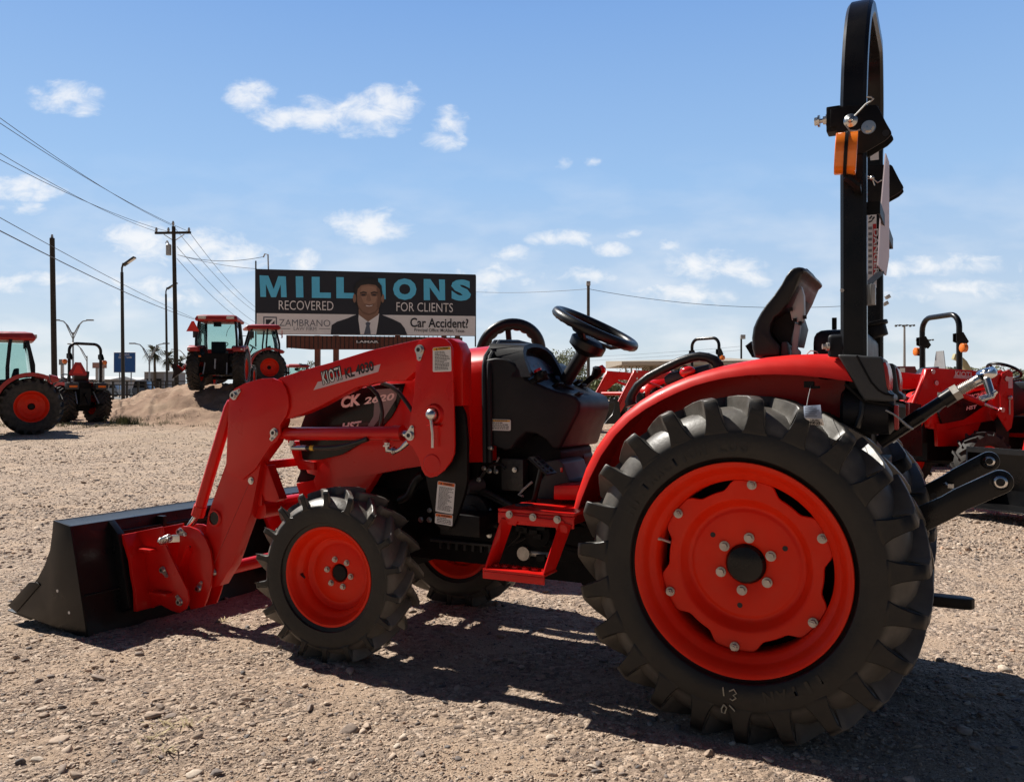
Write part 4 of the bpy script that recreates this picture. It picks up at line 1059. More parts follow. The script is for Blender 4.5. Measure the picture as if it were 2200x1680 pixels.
# ---- roll bar: square tube bent to an inverted U, hinged at mid height
XR = -.320; wX, wY = .077, .052
def hoop(y_, z0, z1, rad, n=10):
    return [(XR, y_, z0)]
left = [(XR, .38, 1.13), (XR, .38, 1.72), (XR, .38, 2.0)]
zt_ = 2.366
cur = []
rc = .22
for k in range(1, 15):
    a = R(90 * k / 14); cur.append((XR - .012 * k / 14, .38 - rc * (1 - math.cos(a)), 1.985 + (zt_ - 1.985) * math.sin(a)))
right = [(x, -y, z) for x, y, z in reversed(left + cur)]
path = left + cur + right
m = MB(); pv = [Vector(p) for p in path]; rs = []
for i, p in enumerate(pv):
    a = pv[max(i - 1, 0)]; b = pv[min(i + 1, len(pv) - 1)]; t = (b - a).normalized(); ex = Vector((1, 0, 0)); nn_ = t.cross(ex).normalized()
    hw, hn = wX / 2, wY / 2; c_ = .010; rg = []
    for sx, sn, ax in ((-1, -1, 0), (-1, -1, 1), (1, -1, 1), (1, -1, 0), (1, 1, 0), (1, 1, 1), (-1, 1, 1), (-1, 1, 0)):
        rg.append(p + ex * sx * (hw - (c_ if ax == 1 else 0)) + nn_ * sn * (hn - (c_ if ax == 0 else 0)))
    rs.append(rg)
m.rings(rs)
RB = m.build('roll_bar', M['black'], T, smooth=30)
def hinge(sgn):
    o = tr('L', .417, [(338, 215), (350, 205), (455, 192), (520, 172), (850, 160), (875, 180), (970, 365), (1025, 460), (1030, 485), (1010, 512), (960, 560), (740, 690), (700, 705), (640, 705), (560, 680), (415, 560), (415, 405), (350, 415), (338, 395)])
    m = MB(); m.prism(o, sgn * .409, sgn * .417); m.prism([(x - .002, z) for x, z in o], sgn * .343, sgn * .351)
    h_ = m.build('hinge_bracket', M['satin'], RB, bevel=.003)
    bl = t1('L', .415, 375, 310); m = MB(); m.boxab((bl.x - .02, sgn * .35, bl.z - .04), (bl.x + .022, sgn * .41, bl.z + .04)); m.build('stop_block', M['satin'], h_, bevel=.004)
    p = t1('L', .38, 335, 330); m = MB(); m.cyl((p.x - .02, sgn * .38, p.z), (p.x + .036, sgn * .38, p.z), .007, 12); m.hexbolt((p.x + .03, sgn * .38, p.z), (1, 0, 0), .013, .016); m.hexbolt((p.x + .006, sgn * .38, p.z), (1, 0, 0), .013, .014); m.build('stop_bolt', M['steel'], h_, smooth=20)
    p = t1('L', .418, 772, 418); p.y *= sgn; m = MB(); m.tube([p, p + Vector((0, sgn * .005, 0))], .021, 20); m.tube([p, p + Vector((0, sgn * .018, 0))], .0155, 6); m.build('pivot_bolt', M['steel'], h_, smooth=20)
    p = t1('L', .418, 570, 342); p.y *= sgn; m = MB(); m.lathe([(.006, 0), (.021, 0), (.021, .004), (.012, .010), (.006, .012)], 20, c=p); m.ball(p + Vector((0, sgn * .012, 0)), .010); m.build('lock_pin', M['steel'], h_)
    p = t1('L', .4175, 965, 478); p.y *= sgn; m = MB(); m.tube([p, p + Vector((0, sgn * .001, 0))], .010, 16); m.build('bracket_hole', M['ink'], h_)
    if sgn > 0:
        m = MB(); m.tube([t1('L', .423, *q) for q in ((600, 300), (660, 240), (740, 155), (800, 120), (825, 95), (800, 78), (750, 76))], .0028, 6); m.tube([t1('L', .423, *q) for q in ((525, 350), (520, 400), (560, 450), (640, 455), (680, 440))], .0025, 6); m.build('pin_lanyard', M['galv'], h_)
    # beacon
    c_ = Vector((t1('L', .505, 517, 710).x, sgn * .505, t1('L', .505, 520, 710).z)); ax = Vector((1, .10 * sgn, .06)).normalized()
    m = MB(); r0 = .0645
    rotb = Vector((1, 0, 0)).rotation_difference(ax).to_matrix()
    def ringb(x, r): return [c_ + rotb @ Vector((x, r * math.cos(2 * math.pi * k / 36), r * math.sin(2 * math.pi * k / 36))) for k in range(36)]
    m.rings([ringb(-.031, .055), ringb(-.031, r0 - .002), ringb(-.030, r0), ringb(-.004, r0 - .002)]); m.rings([ringb(.004, r0 - .002), ringb(.029, r0 - .002), ringb(.031, r0 - .004), ringb(.031, .055)])
    bc = m.build('beacon_lamp', M['amber'], RB, smooth=40)
    m = MB(); m.rings([ringb(-.005, r0 + .0015), ringb(.005, r0 + .0015)]); m.build('beacon_band', M['satin'], bc)
    m = MB(); m.bar([c_ + Vector((0, -sgn * .0, -.07)), c_ + Vector((-.03, -sgn * .02, -.098)), Vector((-.335, sgn * .405, c_.z - .10))], .02, .012); m.build('beacon_arm', M['satin'], bc)
    return h_
hinge(1); hinge(-1)
# wiring loom down the near post, stickers, manual holder
m = MB(); m.tube([t1('L', .395, *q) for q in ((650, 830), (700, 860), (715, 960), (705, 1100), (700, 1280))] + [t1('H', .395, *q) for q in ((285, 1050), (278, 1200), (270, 1220))], .008, 8); m.build('wiring_loom', M['hose'], RB)
xr = XR - wX / 2 - .0015
def on_rear(c, x, y, X=None): return onX(*cv(c, [(x, y)])[0], X if X else xr)
def rear_quad(name, pts, mm, par, dx=0): 
    q = [on_rear('H', *p) - Vector((dx, 0, 0)) for p in pts]; m = MB(); m.poly(q); return m.build(name, mm, par, smooth=0)
# stickers on the inner face of the far post
Yf = -.3525
def far_patch(name, pts, mm, par, o=0.0):
    m = MB(); m.poly([t1('H', Yf, *q) + Vector((0, o, 0)) for q in pts]); return m.build(name, mm, par, smooth=0)
DS = far_patch('danger_sticker', [(314, 996), (357, 993), (358, 1344), (316, 1348)], M['white'], RB)
far_patch('sticker_band', [(340, 1046), (356, 1045), (357, 1300), (341, 1302)], M['redink'], DS, .001)
for q in ([(322, 1018), (334, 1006), (338, 1012), (326, 1026)], [(334, 1024), (346, 1010), (350, 1016), (338, 1030)], [(318, 1036), (336, 1028), (338, 1034), (320, 1042)]): far_patch('sticker_symbol', q, M['ink'], DS, .001)
for k in range(9): far_patch('sticker_print', [(319, 1060 + 26 * k), (336, 1059 + 26 * k), (336, 1072 + 26 * k), (319, 1073 + 26 * k)], M['decalgrey'], DS, .001)
lettering('sticker_heading', 'DANGER', t1('H', Yf, 343, 1070), t1('H', Yf, 344, 1285), .018, nY, M['white'], DS, bold=.02, thick=.002)
far_patch('capacity_sticker', [(327, 702), (367, 698), (368, 746), (328, 750)], M['white'], RB)
# slow-vehicle emblem, unpainted back towards the seat
ex = [onP(*cv('H', [q])[0], Vector((-.415, 0, 1.6)), Vector((.985, -.17, 0))) for q in ((396, 718), (411, 760), (411, 1200), (397, 1286), (359, 1240), (373, 985))]
m = MB(); nn2 = Vector((.985, -.17, 0)).normalized(); m.rings([ex, [p - nn2 * .004 for p in ex]]); EM = m.build('slow_vehicle_sign', M['smvback'], RB)
m = MB(); zb_ = sum(p.z for p in ex) / len(ex); m.boxab((XR - .075, -.36, zb_ - .02), (XR - .069, .36, zb_ + .02))
for s_ in (1, -1): m.boxab((XR - .07, s_ * .36, zb_ - .02), (XR - .035, s_ * .352, zb_ + .02))
m.build('sign_bar', M['satin'], RB)
for q in ((394, 907), (384, 1139)):
    p = onP(*cv('H', [q])[0], Vector((-.415, 0, 1.6)) + nn2 * .002, nn2); m = MB(); m.tube([p, p + nn2 * .006], .010, 10); m.build('rivet', M['lens'], EM)
m = MB(); a = t1('H', .335, 313, 1330); b_ = t1('H', .335, 313, 1425); m.box((a + b_) / 2, (.05, .03, (a - b_).length)); m.box((a + b_) / 2 + Vector((-.015, .018, 0)), (.008, .008, (a - b_).length)); MH = m.build('sign_holder', M['galv'], RB, bevel=.002)
m = MB(); m.bar([a, t1('H', .27, 345, 1300), t1('H', .18, 378, 1272)], .02, .008); m.build('holder_arm', M['satin'], MH)
for q in ((278, 1348), (280, 1414)): MB().hexbolt(t1('H', .355, *q), (.6, .8, 0), .008, .02).build('holder_bolt', M['steel'], MH, smooth=20)
p = t1('L', -.34, 812, 985); m = MB(); m.ball(p, .010); m.tube([p + Vector((.03, 0, .02)), p, p + Vector((-.02, 0, -.02)), p + Vector((-.035, 0, -.012))], .003, 6); m.tube([p + Vector((.03, 0, .0)), p, p + Vector((-.01, 0, -.03))], .003, 6); m.build('hairpin', M['steel'], RB)
p = t1('H', .407, 197, 1356); m = MB(); m.tube([p, p + Vector((0, .006, 0))], .006, 10); m.build('post_rivet', M['bolt'], RB)
# ---- front loader
YA = .44
def pin(name, c, Y, xy, tail, par, r=.021, mir=1):
    p = t1(c, Y, *xy); q = t1(c, Y, *tail); d = (q - p); L_ = d.length; d.normalize(); n_ = Vector((-d.z, 0, d.x))
    pts = []
    for k in range(9):
        a = R(90 + 22.5 * k); pts.append(p - d * (r * math.cos(a - R(90)) if False else 0) + n_ * r * math.sin(R(90) - R(22.5 * k)) * 1.0 - d * r * math.cos(R(90) - R(22.5 * k)))
    r2 = r * .45
    for k in range(7):
        a = R(-90 + 30 * k); pts.append(q + n_ * r2 * math.sin(a) + d * r2 * math.cos(a))
    m = MB(); m.rings([[(v.x, mir * Y, v.z) for v in pts], [(v.x, mir * (Y + .004), v.z) for v in pts]])
    pc_ = Vector((p.x, mir * Y, p.z)); m.cyl(pc_, pc_ + Vector((0, mir * .014, 0)), r * .74, 20)
    o = m.build(name, M['steel'], par, smooth=40)
    m = MB(); m.cyl(pc_ + Vector((0, mir * .013, 0)), pc_ + Vector((0, mir * .0145, 0)), r * .40, 14); m.build('pin_bore', M['ink'], o)
    qc = Vector((q.x, mir * Y, q.z)); m = MB().hexbolt(qc, (0, mir, 0), r * .28, .012); m.build('pin_screw', M['steel'], o, smooth=20)
    return o
def U2(Y, pts): return [(onY(u, v, Y).x, onY(u, v, Y).z) for u, v in pts]
def loader(sgn):
    s = lambda y0, y1: (sgn * y0, sgn * y1)
    up = tr('B', YA, [(1500, 655), (1300, 700), (1100, 745), (800, 838), (560, 905), (400, 958), (330, 1000), (330, 1250), (440, 1285), (480, 1275), (580, 1242), (700, 1188), (850, 1108), (1000, 1033), (1200, 985), (1380, 983), (1470, 905), (1560, 860)])
    m = MB(); m.prism(up, *s(.385, YA))
    A_ = m.build('loader_arm', M['red'], T, bevel=.004)
    lo = U2(YA, [(505, 850), (487, 991), (447, 1103), (440, 1150), (452, 1190), (456, 1225), (453, 1262), (472, 1258), (487, 1232), (497, 1217), (541, 1094), (561, 991), (590, 951), (606, 905), (600, 860)])
    m = MB(); m.prism(lo, *s(.385, YA)); m.build('lower_arm', M['red'], A_, bevel=.004)
    kp = tr('B', YA + .012, [(-5, 1130), (10, 1085), (40, 1045), (120, 1002), (250, 966), (340, 962), (400, 985), (440, 1035), (462, 1110), (466, 1190), (445, 1260), (400, 1330), (400, 1400), (370, 1460), (330, 1480), (200, 1680), (100, 1760), (-30, 1700)])
    m = MB(); m.prism(kp, *s(YA + .001, YA + .011)); m.build('knee_plate', M['red'], A_, bevel=.002)
    if sgn > 0:
        p = t1('A', YA + .002, 1610, 485); m = MB(); m.lathe([(.030, 0), (.040, 0), (.036, .006), (.030, .006)], 28, c=p); tb = m.build('tube_end', M['red'], A_)
        m = MB(); m.tube([p + Vector((0, -.0005, 0)), p + Vector((0, .0015, 0))], .030, 24); m.build('tube_bore', M['decal'], tb)
        MB().hexbolt(t1('A', YA + .001, 1885, 205), nY, .011, .010).build('arm_bolt', M['steel'], A_, smooth=20)
        MB().hexbolt(t1('A', YA + .001, 1608, 892), nY, .011, .012).build('arm_bolt', M['steel'], A_, smooth=20)
        m = MB(); m.tube([t1('A', YA + .0005, 1870, 220), t1('A', YA + .0005, 1605, 830)], .0016, 4); m.build('weld_seam', M['smvdark'], A_)
        # model stripe and lettering
        st = tr('B', YA + .001, [(663, 1056), (697, 990), (740, 984), (890, 940), (1190, 852), (1172, 912), (1000, 962), (850, 1003), (740, 1035)])
        m = MB(); m.prism(st, YA + .0003, YA + .001); S_ = m.build('arm_stripe', M['stripe'], A_, smooth=0)
        Yt = YA + .0012
        lettering('arm_lettering', 'KIOTI', t1('B', Yt, 736, 1020), t1('B', Yt, 893, 974), .062, nY, M['ink'], S_, bold=.10, spacing=1.05, thick=.0004)
        lettering('arm_lettering', 'KIOTI', t1('B', Yt, 742, 1013), t1('B', Yt, 886, 970), .054, nY, M['white'], S_, bold=.012, spacing=1.12, thick=.0012)
        lettering('arm_lettering', 'KL', t1('B', Yt, 918, 966), t1('B', Yt, 990, 946), .042, nY, M['ink'], S_, bold=.03, thick=.0012)
        lettering('arm_lettering', '4030', t1('B', Yt, 1003, 940), t1('B', Yt, 1143, 902), .042, nY, M['ink'], S_, bold=.03, thick=.0012)
    # post
    po = tr('B', .475, [(1476, 700), (1492, 665), (1560, 645), (1650, 640), (1700, 653), (1738, 688), (1756, 725), (1762, 900), (1775, 1480), (1770, 1560), (1745, 1620), (1690, 1690), (1630, 1735), (1580, 1745), (1540, 1725), (1515, 1680), (1490, 1590), (1440, 1500), (1398, 1470), (1392, 1420), (1410, 1350), (1432, 1230), (1455, 1080), (1468, 900)])
    m = MB(); m.prism(po, *s(.466, .476)); m.prism(po, *s(.345, .355)); 
    PO = m.build('loader_post', M['red'], T, bevel=.003)
    m = MB(); m.prism(tr('B', .43, [(1600, 660), (1740, 648), (1800, 680), (1836, 760), (1838, 1180), (1770, 1180), (1750, 1300), (1690, 1500), (1600, 1300)]), *s(.36, .43)); m.build('post_core', M['red'], PO, bevel=.004)
    if sgn > 0:
        p = t1('K', .4765, 907, 305); m = MB(); m.lathe([(.0, .003), (.036, .003), (.040, 0), (.0, 0)], 28, c=p, loop=False); m.build('post_boss', M['red'], PO, smooth=15)
        # locking lever hanging from its ball
        p = t1('B', .49, 1600, 1250); m = MB(); m.lathe([(.030, -.014), (.044, -.014), (.036, .0), (.028, .0)], 24, c=p); m.build('lever_seat', M['red'], PO)
        m = MB(); m.ball(p + Vector((0, .006, 0)), .024, 18, 12); m.tube([p + Vector((0, .012, -.01)), t1('B', .503, 1602, 1400), t1('B', .503, 1602, 1510)], .0065, 10); m.build('lock_lever', M['steel'], PO)
        m = MB(); a = t1('B', .49, 1560, 1338); b_ = t1('B', .49, 1660, 1338); m.box((a + b_) / 2 + Vector((0, 0, 0)), ((a - b_).length, .022, .007)); m.build('lever_keeper', M['red'], PO, bevel=.002)
    # mount bracket below
    bk = [(978, 868), (988, 868), (998, 890), (1003, 945), (1003.6, 1034), (997, 1063), (985, 1100), (973, 1131), (962, 1139), (950, 1138), (937, 1128), (926, 1080), (913, 1017), (900, 960), (930, 900)]
    m = MB(); m.prism(U2(.425, bk), *s(.405, .425)); m.boxab((1.02, sgn * .18, .52), (1.20, sgn * .41, .60)); m.build('mount_bracket', M['satin'], T, bevel=.003)
    # lift cylinder
    a, b_ = t1('B', .415, 440, 1400), t1('B', .415, 1345, 1395); a.y *= sgn; b_.y *= sgn; e_ = t1('B', .415, 1425, 1410); e_.y *= sgn; e0 = t1('B', .415, 355, 1395); e0.y *= sgn
    m = MB(); m.tube([e0, a, a + (b_ - a) * .02, b_], [.022, .022, .029, .029], 24); m.tube([b_ + (a - b_).normalized() * .03, b_ + (b_ - a).normalized() * .012], .032, 24)
    for q in ((485, 1470), (1235, 1480)):
        c_ = t1('B', .415, *q); c_.y *= sgn; m.cyl(c_ + Vector((0, 0, .03)), c_, .013, 12)
    LC = m.build('lift_cylinder', M['red'], T, smooth=40)
    m = MB(); m.tube([b_, e_], .0155, 16); m.build('cylinder_rod', M['chrome'], LC)
    # bucket cylinder in front of the lower arm
    a, b_, r0, r1 = [onY(*q, .43) for q in ((505, 862), (427, 1100), (424, 1108), (396, 1148))]
    for q in (a, b_, r0, r1): q.y = sgn * .43
    a += Vector((.02, 0, 0)); 
    m = MB(); m.tube([a, a + (b_ - a) * .06, b_], [.020, .026, .026], 24); m.tube([b_ + (a - b_) * .06, b_ - (a - b_).normalized() * .018], .030, 24); BC = m.build('bucket_cylinder', M['red'], T, smooth=40)
    m = MB(); m.tube([b_, r1], .0145, 16); m.build('cylinder_rod', M['chrome'], BC)
    # curved dump links
    dl = tr('A', .46, [(1340, 600), (1348, 565), (1370, 545), (1420, 548), (1485, 575), (1540, 640), (1578, 740), (1594, 860), (1580, 980), (1552, 1080), (1525, 1150), (1430, 1172), (1405, 1110), (1385, 975), (1445, 712), (1425, 690), (1395, 700), (1345, 850), (1305, 840), (1345, 680)])
    m = MB(); m.prism(dl, *s(.448, .460)); m.prism(dl, *s(.375, .384)); m.build('dump_link', M['red'], A_, bevel=.003)
    br_ = U2(.40, [(548, 952), (562, 985), (578, 1000), (604, 1072), (596, 1078), (572, 1075), (566, 1060), (566, 1085), (548, 1090), (545, 1060), (551, 1000)])
    m = MB(); m.prism(br_, *s(.36, .41)); m.build('arm_gusset', M['red'], A_, bevel=.003)
    return A_, PO
LA, PO = loader(1); LA2, PO2 = loader(-1)
pin('pivot_pin', 'B', .4765, (1502, 740), (1498, 808), PO); pin('pivot_pin', 'B', .4765, (1425, 1412), (1440, 1352), PO)
pin('knee_pin', 'B', YA + .0115, (40, 1097), (80, 1062), LA); pin('knee_pin', 'B', YA + .0115, (358, 1392), (338, 1440), LA)
pin('link_pin', 'A', .4605, (1352, 585), (1395, 607), LA, .018); pin('link_pin', 'A', .4605, (1490, 1012), (1512, 968), LA, .018)
# cross tubes
c1 = onY(475, 1225, .40); c2 = onY(556, 1094, .40); c3 = onY(572, 999, .40)
m = MB(); m.cyl((c2.x, -.40, c2.z), (c2.x, .40, c2.z), .043, 28); m.cyl((c1.x, -.40, c1.z), (c1.x, .40, c1.z), .030, 24); m.boxab((c3.x - .012, -.40, c3.z - .018), (c3.x + .012, .40, c3.z + .018)); m.build('cross_tube', M['red'], T)
# hydraulic hoses
h = [t1('B', .44, *q) for q in ((490, 1490), (492, 1512), (530, 1512), (610, 1510))]
m = MB(); m.tube(h, [.009, .010, .010, .012], 10); m.hexbolt(t1('B', .44, 492, 1490), (0, 0, 1), .011, .02); HF = m.build('hose_fitting', M['steel'], T, smooth=40)
m = MB(); m.tube([t1('B', .44, *q) for q in ((605, 1510), (720, 1513), (830, 1508), (930, 1490), (1010, 1468), (1090, 1440))], .0105, 12); HS = m.build('hydraulic_hose', M['hose'], T)
m = MB(); m.tube([t1('B', .44, 640, 1511), t1('B', .44, 668, 1512)], .0115, 12); m.build('hose_band', M['yellow'], HS)
m = MB(); m.tube([t1('B', .455, *q) for q in ((1243, 1495), (1245, 1530), (1290, 1533), (1320, 1535), (1350, 1518), (1385, 1485), (1410, 1462))], [.010, .010, .009, .008, .008, .011, .011], 10); m.hexbolt(t1('B', .455, 1243, 1500), (0, 0, 1), .012, .016); m.hexbolt(t1('B', .455, 1290, 1533), (-1, 0, 0), .012, .014); m.build('hose_fitting', M['steel'], T, smooth=40)
m = MB(); m.tube([t1('B', .36, *q) for q in ((1085, 1015), (1120, 1040), (1165, 1090), (1190, 1150), (1205, 1230), (1200, 1300), (1190, 1350))], .0085, 10); m.tube([t1('B', .37, *q) for q in ((1200, 1000), (1270, 1025), (1340, 1080), (1400, 1160), (1440, 1220))], .0085, 10); m.build('loader_hose', M['hose'], T)
# stickers on post and bracket
sticker('caution_sticker', 'B', .4765, [(1603, 722), (1745, 711), (1750, 909), (1603, 914)], M['amberink'], 'CAUTION', 13, PO, .13)
MBK = [c for c in kids(T) if c.name == 'mount_bracket'][0]
sticker('warning_sticker', 'K', .4258, [(982, 512), (1203, 548), (1172, 935), (950, 896)], M['orangeink'], 'WARNING', 20, MBK, .115)
sticker('warning_sticker', 'K', .4258, [(953, 916), (1172, 945), (1165, 1084), (944, 1046)], M['orangeink'], 'WARNING', 4, MBK, .30)

# ---- bucket
YB = .799
bp = tr('A', YB, [(415, 500), (540, 545), (665, 1385)])
lip, cor, hel = bp
tipx = onZ(*cv('A', [(40, 1160)])[0], .03).x
tip_p = onY(*cv('A', [(118, 1178)])[0], YB); tip = (tip_p.x, tip_p.z - .004)
tk = .008
m = MB()
m.prism([lip, cor, (cor[0] + tk, cor[1] - tk), (lip[0], lip[1] - tk)], -YB, YB)
m.prism([cor, hel, (hel[0] + tk, hel[1] + tk), (cor[0] + tk, cor[1] - tk * .9)], -YB, YB)
m.prism([hel, tip, (tip[0], tip[1] + tk), (hel[0] + tk, hel[1] + tk * .9)], -YB, YB)
m.prism([lip, (lip[0], lip[1] - .05), (lip[0] - tk, lip[1] - .05), (lip[0] - tk, lip[1])], -YB, YB)
BK = m.build('bucket', M['bucket'], T, bevel=.0025)
ep = tr('A', YB, [(413, 498), (540, 545), (667, 1388), (400, 1290), (140, 1192), (72, 1138), (228, 966), (272, 962), (300, 925), (350, 830), (388, 720), (404, 600)])
for sg in (1, -1):
    m = MB(); m.prism(ep, sg * (YB + .0005), sg * (YB + .009)); m.build('end_plate', M['bucket'], BK, bevel=.002)
m = MB(); sb = tr('A', YB + .012, [(230, 965), (275, 965), (300, 985), (120, 1190), (74, 1140)]); m.prism(sb, YB + .0095, YB + .013); m.build('side_blade', M['bucket'], BK, bevel=.001)
m = MB(); ed = Vector((tip[0] - hel[0], tip[1] - hel[1])).normalized(); en = Vector((-ed.y, ed.x)); en = en if en.y > 0 else -en; tv = Vector(tip)
m.prism([tuple(tv - ed * .12 - en * .013), tuple(tv + ed * .05 - en * .010), tuple(tv + ed * .06 - en * .004), tuple(tv - ed * .12 - en * .0015)], -YB - .004, YB + .004); m.build('cutting_edge', M['bucket'], BK, bevel=.002)
for q in ((431, 1030), (518, 1193)):
    p = t1('A', YB + .0092, *q); m = MB(); m.tube([p, p + Vector((0, .001, 0))], .007, 12); m.build('drain_hole', M['white'], BK)
# stiffeners on the back wall
def bw(t, off): # point down the back wall
    return (cor[0] + (hel[0] - cor[0]) * t - off, cor[1] + (hel[1] - cor[1]) * t)
for yv in (.60, -.60):
    m = MB(); m.rings([[(*(lambda p: (p[0], yv - .018, p[1]))(bw(t, 0)),) for t in (0, .86)] + [(*(lambda p: (p[0], yv - .018, p[1]))(bw(t, o)),) for t, o in ((.80, .055), (.12, .055))],
                       [(*(lambda p: (p[0], yv + .018, p[1]))(bw(t, 0)),) for t in (0, .86)] + [(*(lambda p: (p[0], yv + .018, p[1]))(bw(t, o)),) for t, o in ((.80, .055), (.12, .055))]])
    m.build('back_rib', M['bucket'], BK, bevel=.003)
m = MB(); a = bw(.10, 0); m.boxab((a[0] - .035, -.58, a[1] - .02), (a[0] + .01, .58, a[1] + .0)); m.build('back_rail', M['bucket'], BK, bevel=.003)
for yv in (.34, .0, -.34):
    m = MB(); a = bw(.01, 0); m.boxab((a[0] - .05, yv - .012, a[1] - .07), (a[0] + .01, yv + .012, a[1] - .005)); m.build('top_gusset', M['bucket'], BK, bevel=.003)
m = MB(); a = bw(.62, 0); m.boxab((a[0] - .02, -YB + .01, a[1] - .006), (a[0] + .01, YB - .01, a[1])); m.build('wear_strip', M['bucket'], BK, bevel=.002)
# quick-attach plates
for sg in (1, -1):
    qa = tr('A', .52, [(1000, 592), (1120, 568), (1220, 548), (1218, 640), (1300, 810), (1410, 1035), (1418, 1100), (1395, 1165), (1345, 1195), (1290, 1180), (1200, 1130), (1150, 1158), (1112, 1155), (1105, 1000), (1085, 900), (1070, 780), (1040, 680)])
    m = MB(); m.prism(qa, sg * .512, sg * .522); m.prism(qa, sg * .395, sg * .405)
    x_ = [p[0] for p in qa]
    QP = m.build('attach_plate', M['red'], T, bevel=.003)
    m = MB(); bb = tr('A', .52, [(1000, 592), (1040, 680), (1070, 780), (1085, 900), (1105, 1000), (1112, 1155), (1135, 1157), (1128, 1000), (1108, 900), (1095, 780), (1065, 680), (1030, 590)]); m.prism(bb, sg * .30, sg * .60)
    for q0, q1 in (((1075, 715), (1165, 705)), ((1155, 1035), (1285, 1010))):
        a, b_ = t1('A', .53, *q0), t1('A', .53, *q1); m.boxab((a.x, sg * .52, a.z - .006), (b_.x, sg * .56, a.z + .006))
    m.build('attach_rib', M['red'], QP, bevel=.003)
    if sg > 0:
        pin('attach_pin', 'A', .5225, (1352, 1112), (1335, 1072), QP, .018); pin('attach_pin', 'A', .5225, (1225, 872), (1255, 918), QP, .017)
        a, b_ = t1('A', .50, 1245, 640), t1('A', .47, 1345, 640)
        m = MB(); m.bar([a + Vector((0, .01, 0)), b_ + Vector((0, -.03, 0))], .008, .034); m.bar([a, t1('A', .49, 1225, 740)], .01, .03, up=(1, 0, 0)); LVA = m.build('latch_lever', M['steel'], QP, bevel=.002)
        m = MB(); sp_ = []
        for k in range(60):
            t = k / 59; an = t * 2 * math.pi * 6; pp = t1('A', .53, 1205, 660).lerp(t1('A', .545, 1275, 632), t); sp_.append(pp + Vector((0, math.cos(an) * .016, math.sin(an) * .016)))
        m.tube(sp_, .003, 6); m.tube([t1('A', .53, 1200, 660), t1('A', .548, 1285, 630)], .007, 10); m.build('latch_spring', M['steel'], LVA)

# ---- three-point hitch
def larm(sgn):
    Y = .355 * sgn
    if sgn > 0: P_ = [t1('G', Y, *q) for q in ((1072, 1378), (800, 1498), (560, 1625), (0, 1960))]
    else: P_ = [t1('G', Y, *q) for q in ((985, 1215), (760, 1330), (400, 1540), (0, 1780))]
    e_ = P_[0]; d = (P_[1] - e_).normalized(); n_ = Vector((-d.z, 0, d.x))
    if n_.z < 0: n_ = -n_
    m = MB(); o = []
    for k in range(13):
        a = R(-90 + 15 * k); o.append(e_ - d * .035 * math.cos(a) + n_ * .035 * math.sin(a))
    for q, hh in ((e_ + d * .12, .034), (e_ + d * .16, .030), (P_[2] + d * .05, .038), (P_[3], .038)): o.append(q + n_ * hh)
    for q, hh in ((P_[3], .038), (P_[2] + d * .05, .038), (e_ + d * .16, .040), (e_ + d * .12, .034)): o.append(q - n_ * hh)
    m.rings([[(v.x, Y - .014, v.z) for v in o], [(v.x, Y + .014, v.z) for v in o]])
    la = m.build('lift_arm', M['black'], T, bevel=.004)
    m = MB(); m.lathe([(.023, -.019), (.029, -.017), (.029, .017), (.023, .019)], 32, c=e_); m.build('eye_ring', M['black'], la)
    m = MB(); m.lathe([(.012, -.022), (.018, -.021), (.0225, -.010), (.024, 0), (.0225, .010), (.018, .021), (.012, .022)], 32, c=e_); m.build('ball_eye', M['chrome'], la, smooth=70)
    if sgn < 0:
        p = t1('G', Y + .016, 468, 1548); MB().hexbolt(p, nY, .012, .014).build('arm_bolt', M['steel'], la, smooth=20)
        p = t1('G', Y + .0145, 548, 1487); m = MB(); m.tube([p, p + Vector((0, .001, 0))], .011, 14); m.build('arm_hole', M['ink'], la)
        m = MB(); a = t1('G', Y + .05, 660, 1410); m.tube([t1('G', Y + .05, 636, 1386), a, t1('G', Y + .05, 725, 1450)], .007, 8); m.box(a + Vector((-.01, 0, 0)), (.02, .015, .015)); m.build('check_chain', M['steel'], la)
    return la
larm(1); larm(-1)
a, b_, c_, d_ = [t1('G', .0, *q) for q in ((120, 1070), (700, 690), (735, 675), (905, 575))]
m = MB(); mid = a.lerp(b_, .58); m.tube([a, mid], .024, 20); m.tube([mid, mid + (b_ - mid) * .15, b_], [.024, .021, .020], 20); m.tube([b_.lerp(a, .14), b_.lerp(a, .0)], .026, 20)
TLK = m.build('top_link', M['black'], T, smooth=40)
m = MB(); ax = (d_ - b_).normalized(); m.tube([b_, b_ + ax * .022], .030, 6); q = b_.lerp(a, .16) + Vector((0, 0, .03)); m.tube([q - Vector((0, 0, .02)), q + Vector((0, 0, .004))], .010, 8); m.build('lock_nut', M['bolt'], TLK, smooth=20)
m = MB(); n = 70; Ls = (d_ - c_).length + .02; rs = []
x1_ = ax.cross(Vector((0, 1, 0))).normalized(); y1_ = Vector((0, 1, 0))
for k in range(n):
    rr_ = .0165 + .0022 * (1 if (k % 4) < 2 else -1) * (k < 48); pt = b_ + ax * (Ls * k / (n - 1)); rs.append([pt + (x1_ * math.cos(t * .5236) + y1_ * math.sin(t * .5236)) * rr_ for t in range(12)])
m.rings(rs); m.build('threaded_rod', M['bolt'], TLK)
e_ = t1('G', .0, 965, 530)
m = MB(); m.tube([d_ - ax * .015, d_ + ax * .02, e_ - ax * .01], [.017, .020, .030], 20)
tax = Vector((.35, .30, .88)).normalized(); q_ = Vector((0, 1, 0)).rotation_difference(tax).to_matrix()
def tor(c, R0, r0, w_): return [[c + q_ @ Vector((rr * math.cos(2 * math.pi * k / 32), yy, rr * math.sin(2 * math.pi * k / 32))) for rr, yy in ((R0 - r0, -w_), (R0 + r0, -w_), (R0 + r0 + .004, 0), (R0 + r0, w_), (R0 - r0, w_))] for k in range(32)]
